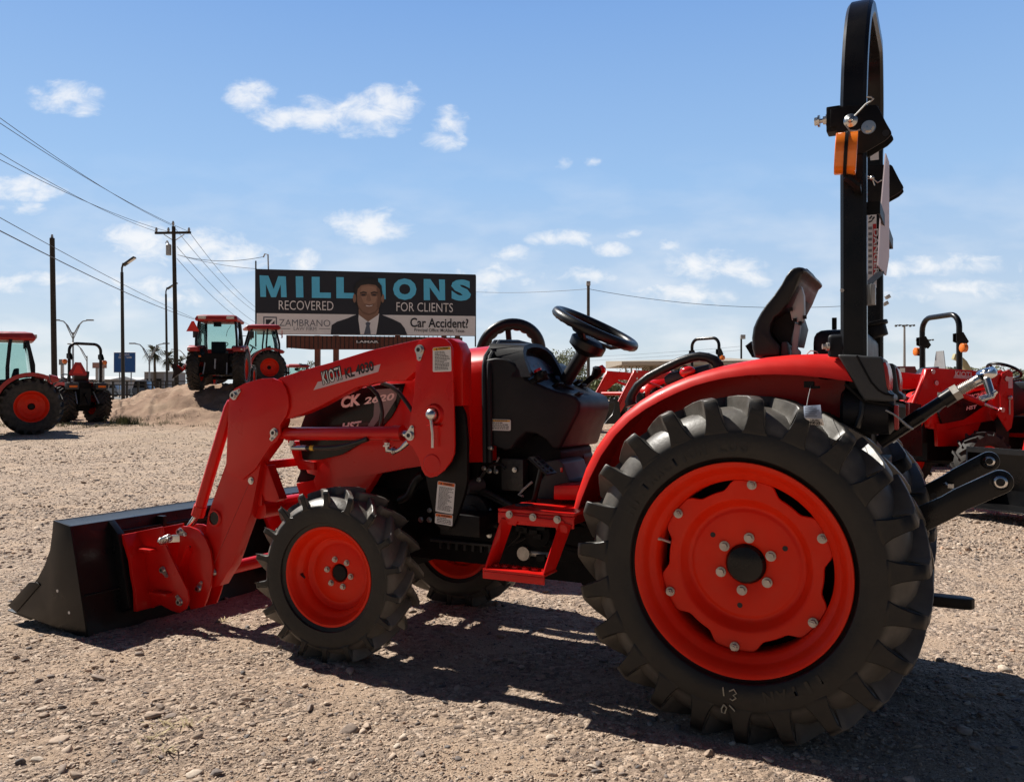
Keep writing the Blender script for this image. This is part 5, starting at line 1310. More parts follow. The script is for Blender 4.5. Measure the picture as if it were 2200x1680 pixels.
m.rings(tor(e_, .021, .008, .012), cap=False, loop=True); m.ball(e_, .019, 20, 12)
m.build('ball_joint', M['chrome'], TLK, smooth=50)
g0, g1 = t1('G', .03, 965, 575), t1('G', .06, 1005, 705)
m = MB(); m.tube([g0, g1], .0125, 14); m.tube([t1('G', .06, 905, 722), t1('G', .06, 960, 712), t1('G', .06, 1000, 700), t1('G', .06, 1045, 664)], [.006, .009, .010, .006], 8); m.tube([t1('G', .07, 925, 735), t1('G', .07, 1025, 705)], .006, 8); m.build('hitch_pin', M['chrome'], TLK, smooth=50)
m = MB(); m.tube([t1('G', .10, 265, 875), t1('G', .10, 300, 905), t1('G', .08, 345, 945), t1('G', .06, 382, 962)], .0045, 6); m.build('keeper_wire', M['galv'], TLK)
# drawbar, pto and rear housing clutter
tb_ = t1('S', .04, 1700, 865)
m = MB(); m.rings([[(x, y, z) for x, y in ((-.2, -.03), (-.2, .03), (-.635, .03), (-.652, .022), (-.662, 0), (-.652, -.022), (-.635, -.03))] for z in (.350, .386)]); DB = m.build('drawbar', M['satin'], T, bevel=.004)
m = MB(); m.lathe([(.0, .3865), (.016, .3865)], 20, c=(-.62, 0, 0), axis='Z', loop=False); m.build('pin_hole', M['ink'], DB)
m = MB(); m.boxab((-.40, -.16, .45), (-.25, .16, .85)); m.cyl((-.40, 0, .55), (-.50, 0, .55), .02, 12); m.cyl((-.40, 0, .62), (-.46, 0, .62), .07, 16)
for sg in (1, -1):
    m.tube([(-.30, sg * .28, .82), (-.42, sg * .35, .70), (-.50, sg * .355, .66)], .014, 8); m.tube([(-.2, sg * .2, .42), (-.45, sg * .34, .60)], .010, 8)
m.build('hitch_frame', M['engine'], T, bevel=.008)
# under-belly details seen through the step
m = MB(); p = t1('E', .16, 1205, 990); q = t1('E', .16, 1620, 1025); m.tube([p, q], .016, 10); m.cyl(p - Vector((0, .02, 0)), p + Vector((0, .03, 0)), .028, 16); m.tube([q, q + (q - p).normalized() * .12], .009, 8); m.build('tie_rod', M['bolt'], T)
m = MB(); m.prism(tr('E', .20, [(1285, 1005), (1350, 1005), (1352, 1050), (1330, 1062), (1290, 1058)]), .19, .205); p = t1('E', .206, 1328, 1030); m.build('tow_lug', M['satin'], T, bevel=.002)
m = MB()
for (x, y) in ((1165, 800), (1190, 810), (1270, 830), (1300, 860), (1330, 790)): m.box(t1('E', .23, x, y), (.035, .03, .02))
m.tube([t1('E', .22, 1060, 940), t1('E', .22, 1150, 860), t1('E', .22, 1165, 800)], .008, 8); m.tube([t1('E', .22, 1080, 930), t1('E', .22, 1200, 870), t1('E', .22, 1290, 860), t1('E', .22, 1400, 900)], .007, 8)
m.build('hydraulic_lines', M['satin'], T)
bm_ = onY(1080, 720, 0)

# chalk marks on the tyre walls
def chalk(c, Y, lines, par):
    m = MB()
    for l in lines: m.tube([t1(c, Y, *q) for q in l], .0022, 5)
    o = m.build('chalk_mark', M['chalk'], par, smooth=0); return o
chalk('F', .592, [], T) if False else None
CR['R'] = (2100, 1400, 1.1588)
chalk('R', .590, [[(708, 1362), (712, 1400)], [(735, 1380), (755, 1372), (767, 1390), (752, 1398), (765, 1410), (750, 1420), (738, 1412)], [(735, 1440), (760, 1467)], [(712, 1438), (724, 1452), (716, 1476), (703, 1472), (702, 1455), (712, 1438)]], T)

# ---- paper tag hanging under the fender: a thing of its own
tg = empty('paper_tag', T.matrix_world @ Vector((0, 0, 0)))
tg.location = (TX, TY, 0); tg.rotation_euler = (0, 0, ROTZ)
tag(tg, 'creased blue and white paper tag with a bar code lying on the big rear tyre', 'tag')
q = [t1('F', .575, *p) for p in ((1535, 458), (1640, 450), (1660, 520), (1664, 582), (1548, 572), (1540, 520))]
def pq(u, v, o=0):
    tl, tr2, br2, bl2 = q[0], q[1], q[3], q[4]
    p = tl * (1 - u) * (1 - v) + tr2 * u * (1 - v) + br2 * u * v + bl2 * (1 - u) * v
    return p + Vector((0, .012 * math.sin(v * 3.0) + .004 * math.sin(u * 5) + o, 0))
def patch(u0, u1, v0, v1, o=0, n=6):
    return [[pq(u0 + (u1 - u0) * i / n, v0 + (v1 - v0) * j / n, o) for i in range(n + 1)] for j in range(n + 1)]
m = MB(); m.rings(patch(0, 1, 0, .66), closed=False, cap=False); m.build('tag_upper', M['bluepaper'], tg)
m = MB(); m.rings(patch(0, 1, .66, 1), closed=False, cap=False); m.build('tag_lower', M['paper'], tg)
m = MB()
for i in range(6): m.rings(patch(.06, random.uniform(.5, .95), .06 + i * .095, .085 + i * .095, .001, 4), closed=False, cap=False)
for i in range(14): m.rings(patch(.30 + .045 * i, .30 + .045 * i + random.uniform(.008, .026), .84, .97, .001, 2), closed=False, cap=False)
m.build('tag_print', M['ink'], tg)
lettering('tag_lettering', '48D804', pq(.88, .70, .004), pq(.32, .70, .004), .022, (0, 1, 0), M['ink'], tg, bold=.02)
m = MB(); p = t1('F', .55, 1560, 420); m.tube([pq(.2, 0), p, t1('F', .42, 1580, 330)], .0011, 5); m.build('tag_string', M['galv'], tg)
# ================================================================== other tractors in the yard
_wc = {}
def bg_wheel(name, Ro, w, rr, parent, loc, side, dusty=True, nl=18, rot=0.0):
    key = (Ro, w, rr, nl)
    if key not in _wc:
        d = MB(); d.lathe([(rr * .80, .10 * w), (rr * .70, .08 * w), (rr * .55, .0), (rr * .50, -.01), (rr * .22, -.01), (rr * .22, -.1)], 40, loop=False)
        rm = MB(); rm.lathe([(rr * .97, .40 * w), (rr * 1.03, .41 * w), (rr * 1.02, .36 * w), (rr * .90, .26 * w), (rr * .80, .12 * w), (rr * .80, -.2 * w), (rr, -.40 * w), (rr * 1.03, -.41 * w)], 48, loop=False)
        cp = MB(); cp.lathe([(0, .04 * w), (rr * .17, .03 * w), (rr * .2, -.05)], 24, loop=False)
        tmp = tyre_mb(Ro, w, rr * .98, nl, lug=.05 * Ro + .006, seg=72, D=.15 * Ro)
        a, b, c, e = d.build('wheel', M['rim']), rm.build('rim', M['rim']), tmp.build('tyre', M['oldrubber'], smooth=42), cp.build('hub_cap', M['satin'])
        _wc[key] = [o.data for o in (a, b, c, e)]
        for o in (a, b, c, e): bpy.data.objects.remove(o)
    ms = _wc[key]
    r = bpy.data.objects.new(name, ms[0]); COL.objects.link(r); r.parent = parent; r.location = loc; r.scale = (1, side, 1); r.rotation_euler = (0, random.uniform(0, 6), rot)
    for n_, me in zip(('rim', 'tyre', 'hub_cap'), ms[1:]):
        o = bpy.data.objects.new(n_, me); COL.objects.link(o); o.parent = r
    return r
def arc(c, r, a0, a1, n): return [(c[0] + r * math.cos(R(a0 + (a1 - a0) * k / n)), c[1] + r * math.sin(R(a0 + (a1 - a0) * k / n))) for k in range(n + 1)]

def bg_loader(root, piv, knee, foot, ya, bw_, tilt, sc_=1.0, decal=False, curl=0.0):
    """arms, posts, cylinders and a bucket; points are (x, z) in the tractor's side plane"""
    px, pz = piv; kx, kz = knee; fx, fz = foot
    for s in (1, -1):
        d = Vector((kx - px, kz - pz)).normalized(); n = Vector((-d.y, d.x)); n = n if n.y > 0 else -n
        d2 = Vector((fx - kx, fz - kz)).normalized(); n2 = Vector((-d2.y, d2.x)); n2 = n2 if n2.x > 0 else -n2
        P2, K2, F2 = Vector(piv), Vector(knee), Vector(foot)
        poly = [P2 + n * .05 * sc_, P2.lerp(K2, .5) + n * .06 * sc_, K2 + n * .05 * sc_ + d * .0, K2 + n2 * .09 * sc_ + d * .02, K2 + n2 * .10 * sc_ + d2 * .12, F2 + n2 * .04 * sc_, F2 - n2 * .05 * sc_, K2.lerp(F2, .35) - n2 * .12 * sc_, K2 - d * .30 * sc_ - n * .14 * sc_, P2.lerp(K2, .4) - n * .13 * sc_, P2 - n * .06 * sc_]
        m = MB(); m.prism([(p.x, p.y) for p in poly], s * (ya - .03), s * (ya + .03)); ar = m.build('loader_arm', M['red'], root, bevel=.006, seg=1)
        for nm, q in (('arm_pin', K2 + n2 * .03), ('arm_pin', K2.lerp(F2, .1) - n2 * .06)):
            m = MB(); m.cyl((q.x, s * (ya + .03), q.y), (q.x, s * (ya + .042), q.y), .026 * sc_, 10); m.build(nm, M['steel'], ar)
        if decal and s > 0:
            a, b = P2.lerp(K2, .30), P2.lerp(K2, .72)
            m = MB(); m.prism([(a.x, a.y - .0), (b.x, b.y - .0), (b.x + .02, b.y - .035), (a.x - .04, a.y - .035)], ya + .0305, ya + .032); sp_ = m.build('arm_stripe', M['stripe'], ar, smooth=0)
            lettering('arm_lettering', 'KIOTI', Vector((b.x - .0, ya + .033, b.y - .02)), Vector((b.x * .45 + a.x * .55, ya + .033, b.y * .45 + a.y * .55 - .02)), .06, nY, M['white'], sp_, bold=.02)
        po = [(px - .10, pz + .07), (px - .04, pz + .10), (px + .06, pz + .06), (px + .09, pz - .05), (px + .08, pz - .30), (px + .14, pz - .37), (px + .03, pz - .50), (px - .02, pz - .56), (px - .08, pz - .52), (px - .11, pz - .38)]
        m = MB(); m.prism(po, s * (ya + .036), s * (ya + .048)); m.prism(po, s * (ya - .055), s * (ya - .043)); pp = m.build('loader_post', M['red'], root, bevel=.004, seg=1)
        m = MB(); m.prism([(px - .09, pz + .02), (px - .03, pz + .02), (px - .03, pz - .10), (px - .09, pz - .10)], s * (ya + .0485), s * (ya + .050)); m.build('caution_sticker', M['white'], pp, smooth=0)
        for q in ((px, pz), (px + .06, pz - .33)):
            m = MB(); m.cyl((q[0], s * (ya + .048), q[1]), (q[0], s * (ya + .06), q[1]), .028, 10); m.build('pivot_pin', M['steel'], pp)
        m = MB(); m.cyl((px - .04, s * (ya + .055), pz - .22), (px - .04, s * (ya + .055), pz - .38), .008, 6); m.ball((px - .04, s * (ya + .06), pz - .2), .026, 8, 6); m.build('lock_lever', M['steel'], pp)
        m = MB(); m.prism([(px - .10, pz - .30), (px - .13, pz - .50), (px - .10, pz - .95), (px + .02, pz - .95), (px + .08, pz - .45)], s * (ya - .04), s * (ya - .02)); m.build('mount_bracket', M['satin'], root)
        a = Vector((px + .06, s * ya, pz - .33)); b = K2.lerp(F2, .1) - n2 * .06; b = Vector((b.x, s * ya, b.y))
        m = MB(); m.tube([b, b.lerp(a, .75)], .030, 14); lc = m.build('lift_cylinder', M['red'], root); m = MB(); m.tube([b.lerp(a, .75), a], .016, 10); m.build('cylinder_rod', M['chrome'], lc)
        a = K2 + n2 * .07; b = F2 + n2 * .11; a = Vector((a.x, s * ya, a.y)); b = Vector((b.x, s * ya, b.y))
        m = MB(); m.tube([a, a.lerp(b, .68)], .030, 14); lc = m.build('bucket_cylinder', M['red'], root); m = MB(); m.tube([a.lerp(b, .68), b], .016, 10); m.build('cylinder_rod', M['chrome'], lc)
    m = MB(); c = Vector(knee).lerp(Vector(foot), .45); m.cyl((c.x, -ya, c.y), (c.x, ya, c.y), .045, 16); m.build('cross_tube', M['red'], root)
    bk = empty('bucket_joint', (fx, 0, fz)); bpy.data.objects.remove(bk)
    # bucket outline: back wall leans, open to the front
    ct, st_ = math.cos(tilt), math.sin(tilt)
    def rt(x, z): return (fx + x * ct - z * st_, fz + x * st_ + z * ct)
    hgt_ = .50
    Hh, Cc, Ll, Tt = (.10, -.06), (.16, hgt_ - .06), (.30, hgt_ - .05), (.62, -.06)
    h, c_, l_, t_ = rt(*Hh), rt(*Cc), rt(*Ll), rt(*Tt)
    def off(p, q, t=.012):
        d = Vector((q[0] - p[0], q[1] - p[1])).normalized(); n = Vector((d.y, -d.x)) * t
        return [p, q, (q[0] + n.x, q[1] + n.y), (p[0] + n.x, p[1] + n.y)]
    m = MB()
    for a, b in ((h, c_), (c_, l_), (t_, h)): m.prism(off(a, b), -bw_ / 2, bw_ / 2)
    e = rt(.30, hgt_ - .10); m.prism([l_, e, (e[0] - .01, e[1]), (l_[0] - .01, l_[1])], -bw_ / 2, bw_ / 2)
    B_ = m.build('bucket', M['bucket'], root, bevel=.003, seg=1)
    for s in (1, -1):
        m = MB(); m.prism([h, c_, l_, rt(.30, .30), rt(.38, .14), rt(.50, .05), t_], s * bw_ / 2, s * (bw_ / 2 + .014)); m.build('end_plate', M['bucket'], B_)
        m = MB(); m.prism([rt(.0, .0), rt(.07, .30), rt(.13, .30), rt(.09, -.04), rt(.02, -.06)], s * (ya + .04), s * (ya + .06)); m.build('attach_plate', M['red'], B_)
        m = MB(); m.prism([rt(.0, .0), rt(.07, .30), rt(.13, .30), rt(.09, -.04), rt(.02, -.06)], s * (ya - .06), s * (ya - .04)); m.build('attach_plate', M['red'], B_)
    return B_

def small_tractor(label, loc, fwd, scale=1.0, group=None, loader=None, rops=True, wide=False, smv=False, decal=False, rear=True, beacon=True, hood_red=True):
    rz = math.atan2(fwd[1], fwd[0])
    t = empty('compact_tractor', (loc[0], loc[1], loc[2] if len(loc) > 2 else hgt(loc[0], loc[1])), rz); t.scale = (scale,) * 3
    tag(t, label, 'tractor', group)
    RR, WW = (.53, .40) if wide else (.528, .245); RFF, WF = (.35, .26) if wide else (.35, .19); yw = .52 if wide else .46
    for s in (1, -1):
        bg_wheel('rear_wheel', RR, WW, .318 if not wide else .27, t, (0, s * yw, RR - .01), s, nl=24 if wide else 20)
        bg_wheel('front_wheel', RFF, WF, .19, t, (1.63, s * .5, RFF - .01), s, nl=16)
        fo = arc((0, .51), .66, 8, 96, 10); fi = arc((0, .51), .645, 96, 8, 10)
        m = MB(); m.prism(fo + [(-.30, 1.165), (-.30, 1.15)] + fi, s * .20, s * .54); m.prism(fo + [(-.30, 1.165), (-.30, 1.07)] + arc((0, .51), .58, 96, 10, 10), s * .53, s * .55); f_ = m.build('fender', M['fender'], t)
        m = MB(); m.boxab((-.50, s * .24, .96), (-.29, s * .56, 1.165)); lh = m.build('lamp_housing', M['grey'], f_, bevel=.03)
        m = MB(); m.boxab((-.512, s * .30, 1.02), (-.50, s * .52, 1.08)); m.build('tail_lamp', M['amber'] if wide else M['lens'], lh)
        m = MB(); m.tube([(.38, s * .40, .98), (.36, s * .38, 1.08), (.15, s * .37, 1.22), (-.02, s * .37, 1.25), (-.1, s * .37, 1.16)], .014, 8); m.build('grab_handle', M['vinyl'], f_)
    m = MB(); rs = []
    for X, zt, wt, zs, ws, wd, zl in ((1.07, 1.27, .165, 1.21, .262, .29, .80), (1.45, 1.235, .16, 1.17, .258, .288, .76), (1.82, 1.13, .145, 1.065, .235, .272, .70), (2.0, 1.0, .12, .95, .19, .24, .70), (2.06, .9, .09, .87, .16, .21, .72)):
        h_ = [(wd, zl), (wd, zs - .05), (ws, zs), (wt, zt)]; rs.append([(X, y, z) for y, z in h_] + [(X, -y, z) for y, z in reversed(h_)])
    m.rings(rs); hd = m.build('hood', M['red'], t, bevel=.01, seg=1)
    for s in (1, -1):
        dp = [(1.15, 1.15), (1.5, 1.10), (1.9, .96), (2.0, .88), (1.95, .76), (1.65, .80), (1.35, .95)]
        m = MB(); m.prism([(x, z) for x, z in dp], s * .262, s * .293); dc = m.build('hood_decal', M['decal'], hd)
        m = MB(); m.prism([(1.18, 1.14), (1.4, 1.11), (1.5, 1.0), (1.38, .96)], s * .2932, s * .2945); m.build('decal_swoosh', M['decalgrey'], dc, smooth=0)
        if decal and s > 0:
            lettering('decal_lettering', 'CK2620', Vector((1.62, .2955, 1.01)), Vector((1.26, .2955, 1.06)), .05, nY, M['silver'], dc, bold=.04, shear=.25)
            lettering('decal_lettering', 'HST', Vector((1.62, .2955, .90)), Vector((1.46, .2955, .92)), .04, nY, M['silver'], dc, bold=.04, shear=.25)
        m = MB(); m.prism([(1.75, .78), (2.0, .76), (1.98, .52), (1.5, .52), (1.35, .80)], s * .22, s * .262); m.build('side_skirt', M['red'], hd)
        m = MB(); m.ball((2.045, s * .13, .86), .045, 10, 6, (.5, 1, .6)); m.build('headlight', M['lamp'], hd)
    m = MB(); m.boxab((2.02, -.16, .55), (2.09, .16, .86)); m.build('grille', M['satin'], hd, bevel=.01)
    m = MB(); m.boxab((.95, -.16, .36), (2.02, .16, .80)); m.boxab((-.25, -.18, .34), (.96, .18, .82)); m.cyl((0, -.42, .512), (0, .42, .512), .09, 14); m.cyl((1.63, -.42, .35), (1.63, .42, .35), .045, 10); m.boxab((-.30, -.2, .8), (.10, .2, 1.14)); m.build('chassis', M['engine'], t)
    m = MB(); m.prism([(1.06, .80), (1.06, 1.27), (.95, 1.29), (.86, 1.2), (.62, 1.05), (.75, .85), (.9, .82)], -.27, .27); m.build('dashboard_cowl', M['plastic'], t, bevel=.02)
    m = MB(); cs_, tl2 = Vector((.70, 0, 1.34)), R(27); ux_ = Vector((math.cos(tl2), 0, math.sin(tl2))); m.tube([cs_ + ux_ * .175 * math.cos(a) + Vector((0, .175 * math.sin(a), 0)) for a in [k * math.pi / 16 for k in range(32)]], .017, 8, loop=True)
    sw = m.build('steering_wheel', M['vinyl'], t)
    m = MB(); un_ = Vector((-math.sin(tl2), 0, math.cos(tl2))); hb_ = cs_ - un_ * .06
    for a in (1.57, 3.6, 5.8): m.bar([hb_, cs_ + ux_ * .17 * math.cos(a) + Vector((0, .17 * math.sin(a), 0))], .03, .012, up=un_)
    m.tube([hb_, Vector((.86, 0, 1.09))], .03, 10); m.build('steering_column', M['plastic'], sw)
    for s in (1, -1): m = MB(); m.boxab((.45, s * .16, .60), (.85, s * .55, .64)); m.build('platform', M['red'], t)
    m = MB(); m.tube([(.75, .55, .6), (.72, .62, .38), (.52, .62, .38), (.5, .55, .6)], .018, 8); m.build('step', M['red'], t)
    m = MB(); m.boxab((-.16, -.22, 1.13), (.30, .22, 1.22)); st2 = m.build('seat', M['vinyl'], t, bevel=.03, seg=2)
    m = MB(); m.prism([(-.02, 1.20), (.0, 1.32), (-.12, 1.48), (-.20, 1.50), (-.16, 1.30), (-.12, 1.18)], -.21, .21); sb2 = m.build('backrest', M['vinyl'], st2, bevel=.03, seg=2)
    if decal: lettering('seat_lettering', 'KIOTI', Vector((.005, -.09, 1.34)) + Vector((-.01, 0, 0)), Vector((-.005, .09, 1.34)), .045, Vector((.8, 0, .55)), M['redink'], sb2, bold=.03, thick=.03)
    if rops:
        yy = .45; p = [(-.345, yy, 1.0), (-.345, yy, 2.05)] + [(-.345, yy - .2 * (1 - math.cos(a)), 2.08 + .2 * math.sin(a)) for a in [math.pi / 2 * k / 6 for k in range(7)]]
        p = p + [(x, -y, z) for x, y, z in reversed(p)]
        m = MB(); m.tube(p, .042, 10); rb = m.build('roll_bar', M['black'], t)
        for s in (1, -1):
            m = MB(); m.prism([(-.42, 1.80), (-.27, 1.86), (-.27, 1.98), (-.38, 2.0), (-.47, 1.86)], s * (yy + .03), s * (yy + .045)); m.prism([(-.42, 1.80), (-.27, 1.86), (-.27, 1.98), (-.38, 2.0), (-.47, 1.86)], s * (yy - .045), s * (yy - .03)); hb2 = m.build('hinge_bracket', M['satin'], rb)
            if beacon:
                m = MB(); m.tube([(-.37, s * (yy + .12), 1.76), (-.36, s * (yy + .12), 1.76), (-.30, s * (yy + .12), 1.76), (-.29, s * (yy + .12), 1.76)], [.05, .066, .066, .05], 20); bc = m.build('beacon_lamp', M['amber'], rb)
                m = MB(); m.bar([(-.33, s * (yy + .06), 1.70), (-.33, s * (yy + .12), 1.72)], .03, .02); m.build('beacon_arm', M['satin'], bc)
        if smv:
            m = MB(); m.prism_x([(.02, 1.36), (.46, 1.36), (.50, 1.42), (.32, 1.74), (.16, 1.74), (-.02, 1.42)], -.43, -.42); sv = m.build('slow_vehicle_sign', M['smvdark'], t)
            m = MB(); m.prism_x([(.09, 1.42), (.39, 1.42), (.28, 1.66), (.20, 1.66)], -.433, -.4305); m.build('sign_centre', M['smv'], sv)
        elif decal:
            m = MB(); m.prism_x([(-.34, 1.30), (.02, 1.30), (-.06, 1.75), (-.24, 1.75)], -.45, -.44); m.build('slow_vehicle_sign', M['galv'], t)
    if rear:
        m = MB()
        for s in (1, -1): m.bar([(-.2, s * .2, .45), (-.75, s * .34, .55)], .03, .07); m.tube([(-.3, s * .26, .9), (-.5, s * .3, .58)], .014, 8)
        m.tube([(-.3, 0, .85), (-.62, .05, .55)], .02, 8); m.boxab((-.36, -.16, .5), (-.25, .16, 1.0)); m.cyl((-.4, 0, .8), (-.46, 0, .8), .06, 12); m.build('hitch', M['satin'], t)
        for s in (1, -1): m = MB(); m.tube([(-.30, s * .26, .9), (-.52, s * .31, .56)], .018, 8); m.build('lift_rod', M['galv'], t)
    if loader:
        bg_loader(t, *loader, decal=decal)
    return t

ROW = 'red loader tractors parked in a row on the right'
small_tractor('red loader tractor with black hood panel, directly behind the threaded silver hitch rod', (6.27, 9.8, 0), (-.937, -.349), 1.0, ROW, ((1.27, 1.236), (2.25, 1.29), (2.62, .52), .44, 1.5, R(5)), rops=False, decal=True)
small_tractor('red tractor reaching in from the right edge with its open black bucket on the gravel', (7.02, 7.86, 0), (-.937, -.349), 1.0, ROW, ((1.27, 1.236), (2.25, 1.07), (2.5, .14), .44, 1.55, R(2)), rops=False)
small_tractor('red tractor with slim black roll bar and two amber lamps on the right', (6.30, 12.95, 0), (-.985, -.13), 1.0, ROW, ((1.27, 1.236), (2.25, 1.22), (2.55, .40), .44, 1.5, R(3)), decal=True)
small_tractor('red loader tractor with lowered bucket, framed by steering column and grab handle', (5.55, 25.2), (-.80, -.60), 1.16, ROW, ((1.55, 1.28), (2.65, 1.34), (3.40, .22), .46, 1.6, R(0)), wide=False)
small_tractor('red loader tractor standing beyond the grab handle, only its arms showing above the fender', (7.0, 27.6), (-.80, -.60), 1.16, ROW, ((1.55, 1.28), (2.65, 1.34), (3.40, .22), .46, 1.6, R(0)), rops=False)
small_tractor('small red tractor seen from behind, black roll bar and red triangle, at left', (-14.1, 27.3), (-.80, .60), 1.12, None, wide=True, smv=True)

# narrow machine behind the hood: mostly its steering wheel shows
def rider():
    p = WD(1106, 744, 4.85)
    t = empty('garden_tractor', (p.x - .12, 4.85, 0), R(-100)); tag(t, 'machine hidden behind the hood, only its black steering wheel rim showing', 'garden tractor')
    c = Vector((.0, .10, 1.312)); tiltm = Euler((R(4), R(-68), R(18))).to_matrix()
    m = MB(); rs = []; n = 60
    for k in range(n):
        a = 2 * math.pi * k / n; o_ = Vector((math.cos(a), math.sin(a), 0)); rg = []
        for j in range(12):
            b = 2 * math.pi * j / 12; rr_ = .034 * (1.0 + (.16 if k % 3 else -.05) * max(0, -math.cos(b)))
            rg.append(c + tiltm @ (o_ * (.172 + rr_ * math.cos(b)) + Vector((0, 0, .030 * math.sin(b)))))
        rs.append(rg)
    m.rings(rs, loop=True); sw = m.build('steering_wheel', M['vinyl'], t, smooth=70)
    m = MB()
    for a in (R(190), R(350), R(-90)): m.bar([c - Vector((0, 0, .06)), c + tiltm @ Vector((.16 * math.cos(a), .16 * math.sin(a), 0))], .03, .014)
    m.tube([c - Vector((0, 0, .05)), (-.12, .06, .85)], .025, 10); m.build('steering_column', M['plastic'], sw)
    m = MB(); m.prism([(-.75, .45), (-.75, .9), (-.5, .95), (-.1, .88), (.02, .6), (.0, .45)], -.2, .2); m.build('hood', M['red'], t, bevel=.04, seg=3)
    m = MB(); m.boxab((-1.4, -.16, .22), (.0, .16, .45)); m.build('chassis', M['engine'], t)
    m = MB(); m.boxab((-1.4, -.2, .62), (-1.0, .2, .72)); m.build('seat', M['vinyl'], t, bevel=.03)
    for s in (1, -1):
        bg_wheel('rear_wheel', .26, .16, .13, t, (-1.25, s * .24, .25), s, nl=14); bg_wheel('front_wheel', .20, .12, .10, t, (-.22, s * .2, .19), s, nl=14)
rider()

# ------------------------------------------------------------------ cab tractors
def cab_tractor(label, loc, fwd, scale=1.0, smv=True, loader=None, group=None, z=None, ax=0.0):
    rz = math.atan2(fwd[1], fwd[0])
    t = empty('cab_tractor', (loc[0], loc[1], z if z is not None else hgt(*loc)), rz); t.scale = (scale,) * 3; tag(t, label, 'tractor', group)
    for s in (1, -1):
        bg_wheel('rear_wheel', .74, .42, .40, t, (ax, s * .78, .73), s, nl=22); bg_wheel('front_wheel', .50, .32, .29, t, (2.15, s * .74, .49), s, nl=18)
        fo = arc((ax, .75), .86, 5, 118, 12); fi = arc((ax, .75), .83, 118, 5, 12)
        m = MB(); m.prism(fo + fi, s * .50, s * .98); m.prism(fo + arc((ax, .75), .76, 118, 5, 12), s * .965, s * .985); f_ = m.build('fender', M['faded'], t)
        m = MB(); m.rings([[(ax - .44, s * .56, 1.36), (ax - .44, s * .98, 1.36), (ax - .40, s * .98, 1.56), (ax - .40, s * .56, 1.58)], [(ax - .64, s * .60, 1.36), (ax - .62, s * .96, 1.38), (ax - .60, s * .96, 1.50), (ax - .62, s * .60, 1.52)]]); lh = m.build('lamp_housing', M['faded'], f_, bevel=.025, seg=2)
        m = MB(); m.boxab((ax - .648, s * .66, 1.41), (ax - .60, s * .92, 1.47)); m.build('tail_lamp', M['lens'], lh); m = MB(); m.boxab((ax - .652, s * .86, 1.415), (ax - .61, s * .92, 1.465)); m.build('indicator_lamp', M['lamp'], lh)
        # pillars
        for nm, a, b in (('rear_pillar', (-.45, .70, 1.15), (-.30, .62, 2.46)), ('door_pillar', (.12, .76, 1.10), (.06, .68, 2.46)), ('front_pillar', (1.05, .62, 1.05), (.72, .60, 2.46))):
            m = MB(); m.bar([(a[0], s * a[1], a[2]), ((a[0] + b[0]) / 2 - (.07 if nm == 'rear_pillar' else -.03), s * ((a[1] + b[1]) / 2 + .03), (a[2] + b[2]) / 2), (b[0], s * b[1], b[2])], .09 if nm != 'door_pillar' else .07, .07, up=(0, 1, 0)); m.build(nm, M['plastic'], t)
        m = MB(); m.rings([[(.11, s * .755, 1.12), (1.0, s * .63, 1.10), (.73, s * .61, 2.42), (.07, s * .685, 2.42)], [(.11, s * .748, 1.12), (1.0, s * .623, 1.10), (.73, s * .603, 2.42), (.07, s * .678, 2.42)]]); m.build('door_glass', M['glass'], t, smooth=0)
        m = MB(); m.rings([[(-.40, s * .72, 1.2), (.09, s * .755, 1.12), (.05, s * .685, 2.42), (-.28, s * .635, 2.42)], [(-.40, s * .713, 1.2), (.09, s * .748, 1.12), (.05, s * .678, 2.42), (-.28, s * .628, 2.42)]]); m.build('quarter_glass', M['glass'], t, smooth=0)
        m = MB(); m.tube([(.75, s * .62, 2.0), (.80, s * .98, 2.02), (.80, s * .98, 2.14)], .012, 6); mr2 = m.build('mirror_arm', M['satin'], t); m = MB(); m.box((.80, s * 1.0, 2.06), (.06, .17, .26)); m.build('mirror', M['grey'], mr2, bevel=.02)
        m = MB(); m.boxab((.35, s * .5, .45), (.85, s * .85, .5)); m.tube([(.45, s * .8, .48), (.45, s * .86, .25), (.8, s * .86, .25), (.8, s * .8, .48)], .02, 6); m.build('step', M['satin'], t)
    # glass front and rear, roof
    m = MB(); m.rings([[(-.45, -.66, 1.2), (-.45, .66, 1.2), (-.30, .58, 2.40), (-.30, -.58, 2.40)], [(-.442, -.66, 1.2), (-.442, .66, 1.2), (-.292, .58, 2.40), (-.292, -.58, 2.40)]]); m.build('rear_window', M['glass'], t, smooth=0)
    m = MB(); m.rings([[(1.05, -.58, 1.3), (1.05, .58, 1.3), (.72, .56, 2.42), (.72, -.56, 2.42)], [(1.042, -.58, 1.3), (1.042, .58, 1.3), (.712, .56, 2.42), (.712, -.56, 2.42)]]); m.build('windscreen', M['glass'], t, smooth=0)
    m = MB(); m.rings([[(-.46, -.70, 2.44), (-.46, .70, 2.44), (.95, .68, 2.44), (.95, -.68, 2.44)], [(-.52, -.74, 2.50), (-.52, .74, 2.50), (1.02, .72, 2.50), (1.02, -.72, 2.50)], [(-.44, -.68, 2.64), (-.44, .68, 2.64), (.92, .64, 2.60), (.92, -.64, 2.60)], [(-.25, -.5, 2.68), (-.25, .5, 2.68), (.7, .5, 2.66), (.7, -.5, 2.66)]]); rf = m.build('roof', M['faded'], t, bevel=.03, seg=2)
    for s in (1, -1):
        m = MB(); m.box((-.505, s * .48, 2.56), (.06, .26, .10)); wl2 = m.build('work_lamp', M['lamp'], rf, bevel=.02)
    m = MB(); m.box((-.49, 0, 2.60), (.03, .62, .05)); m.build('roof_recess', M['smvdark'], rf)
    m = MB(); m.box((-.27, 0, 2.34), (.06, .26, .16)); m.build('fan_box', M['satin'], t)
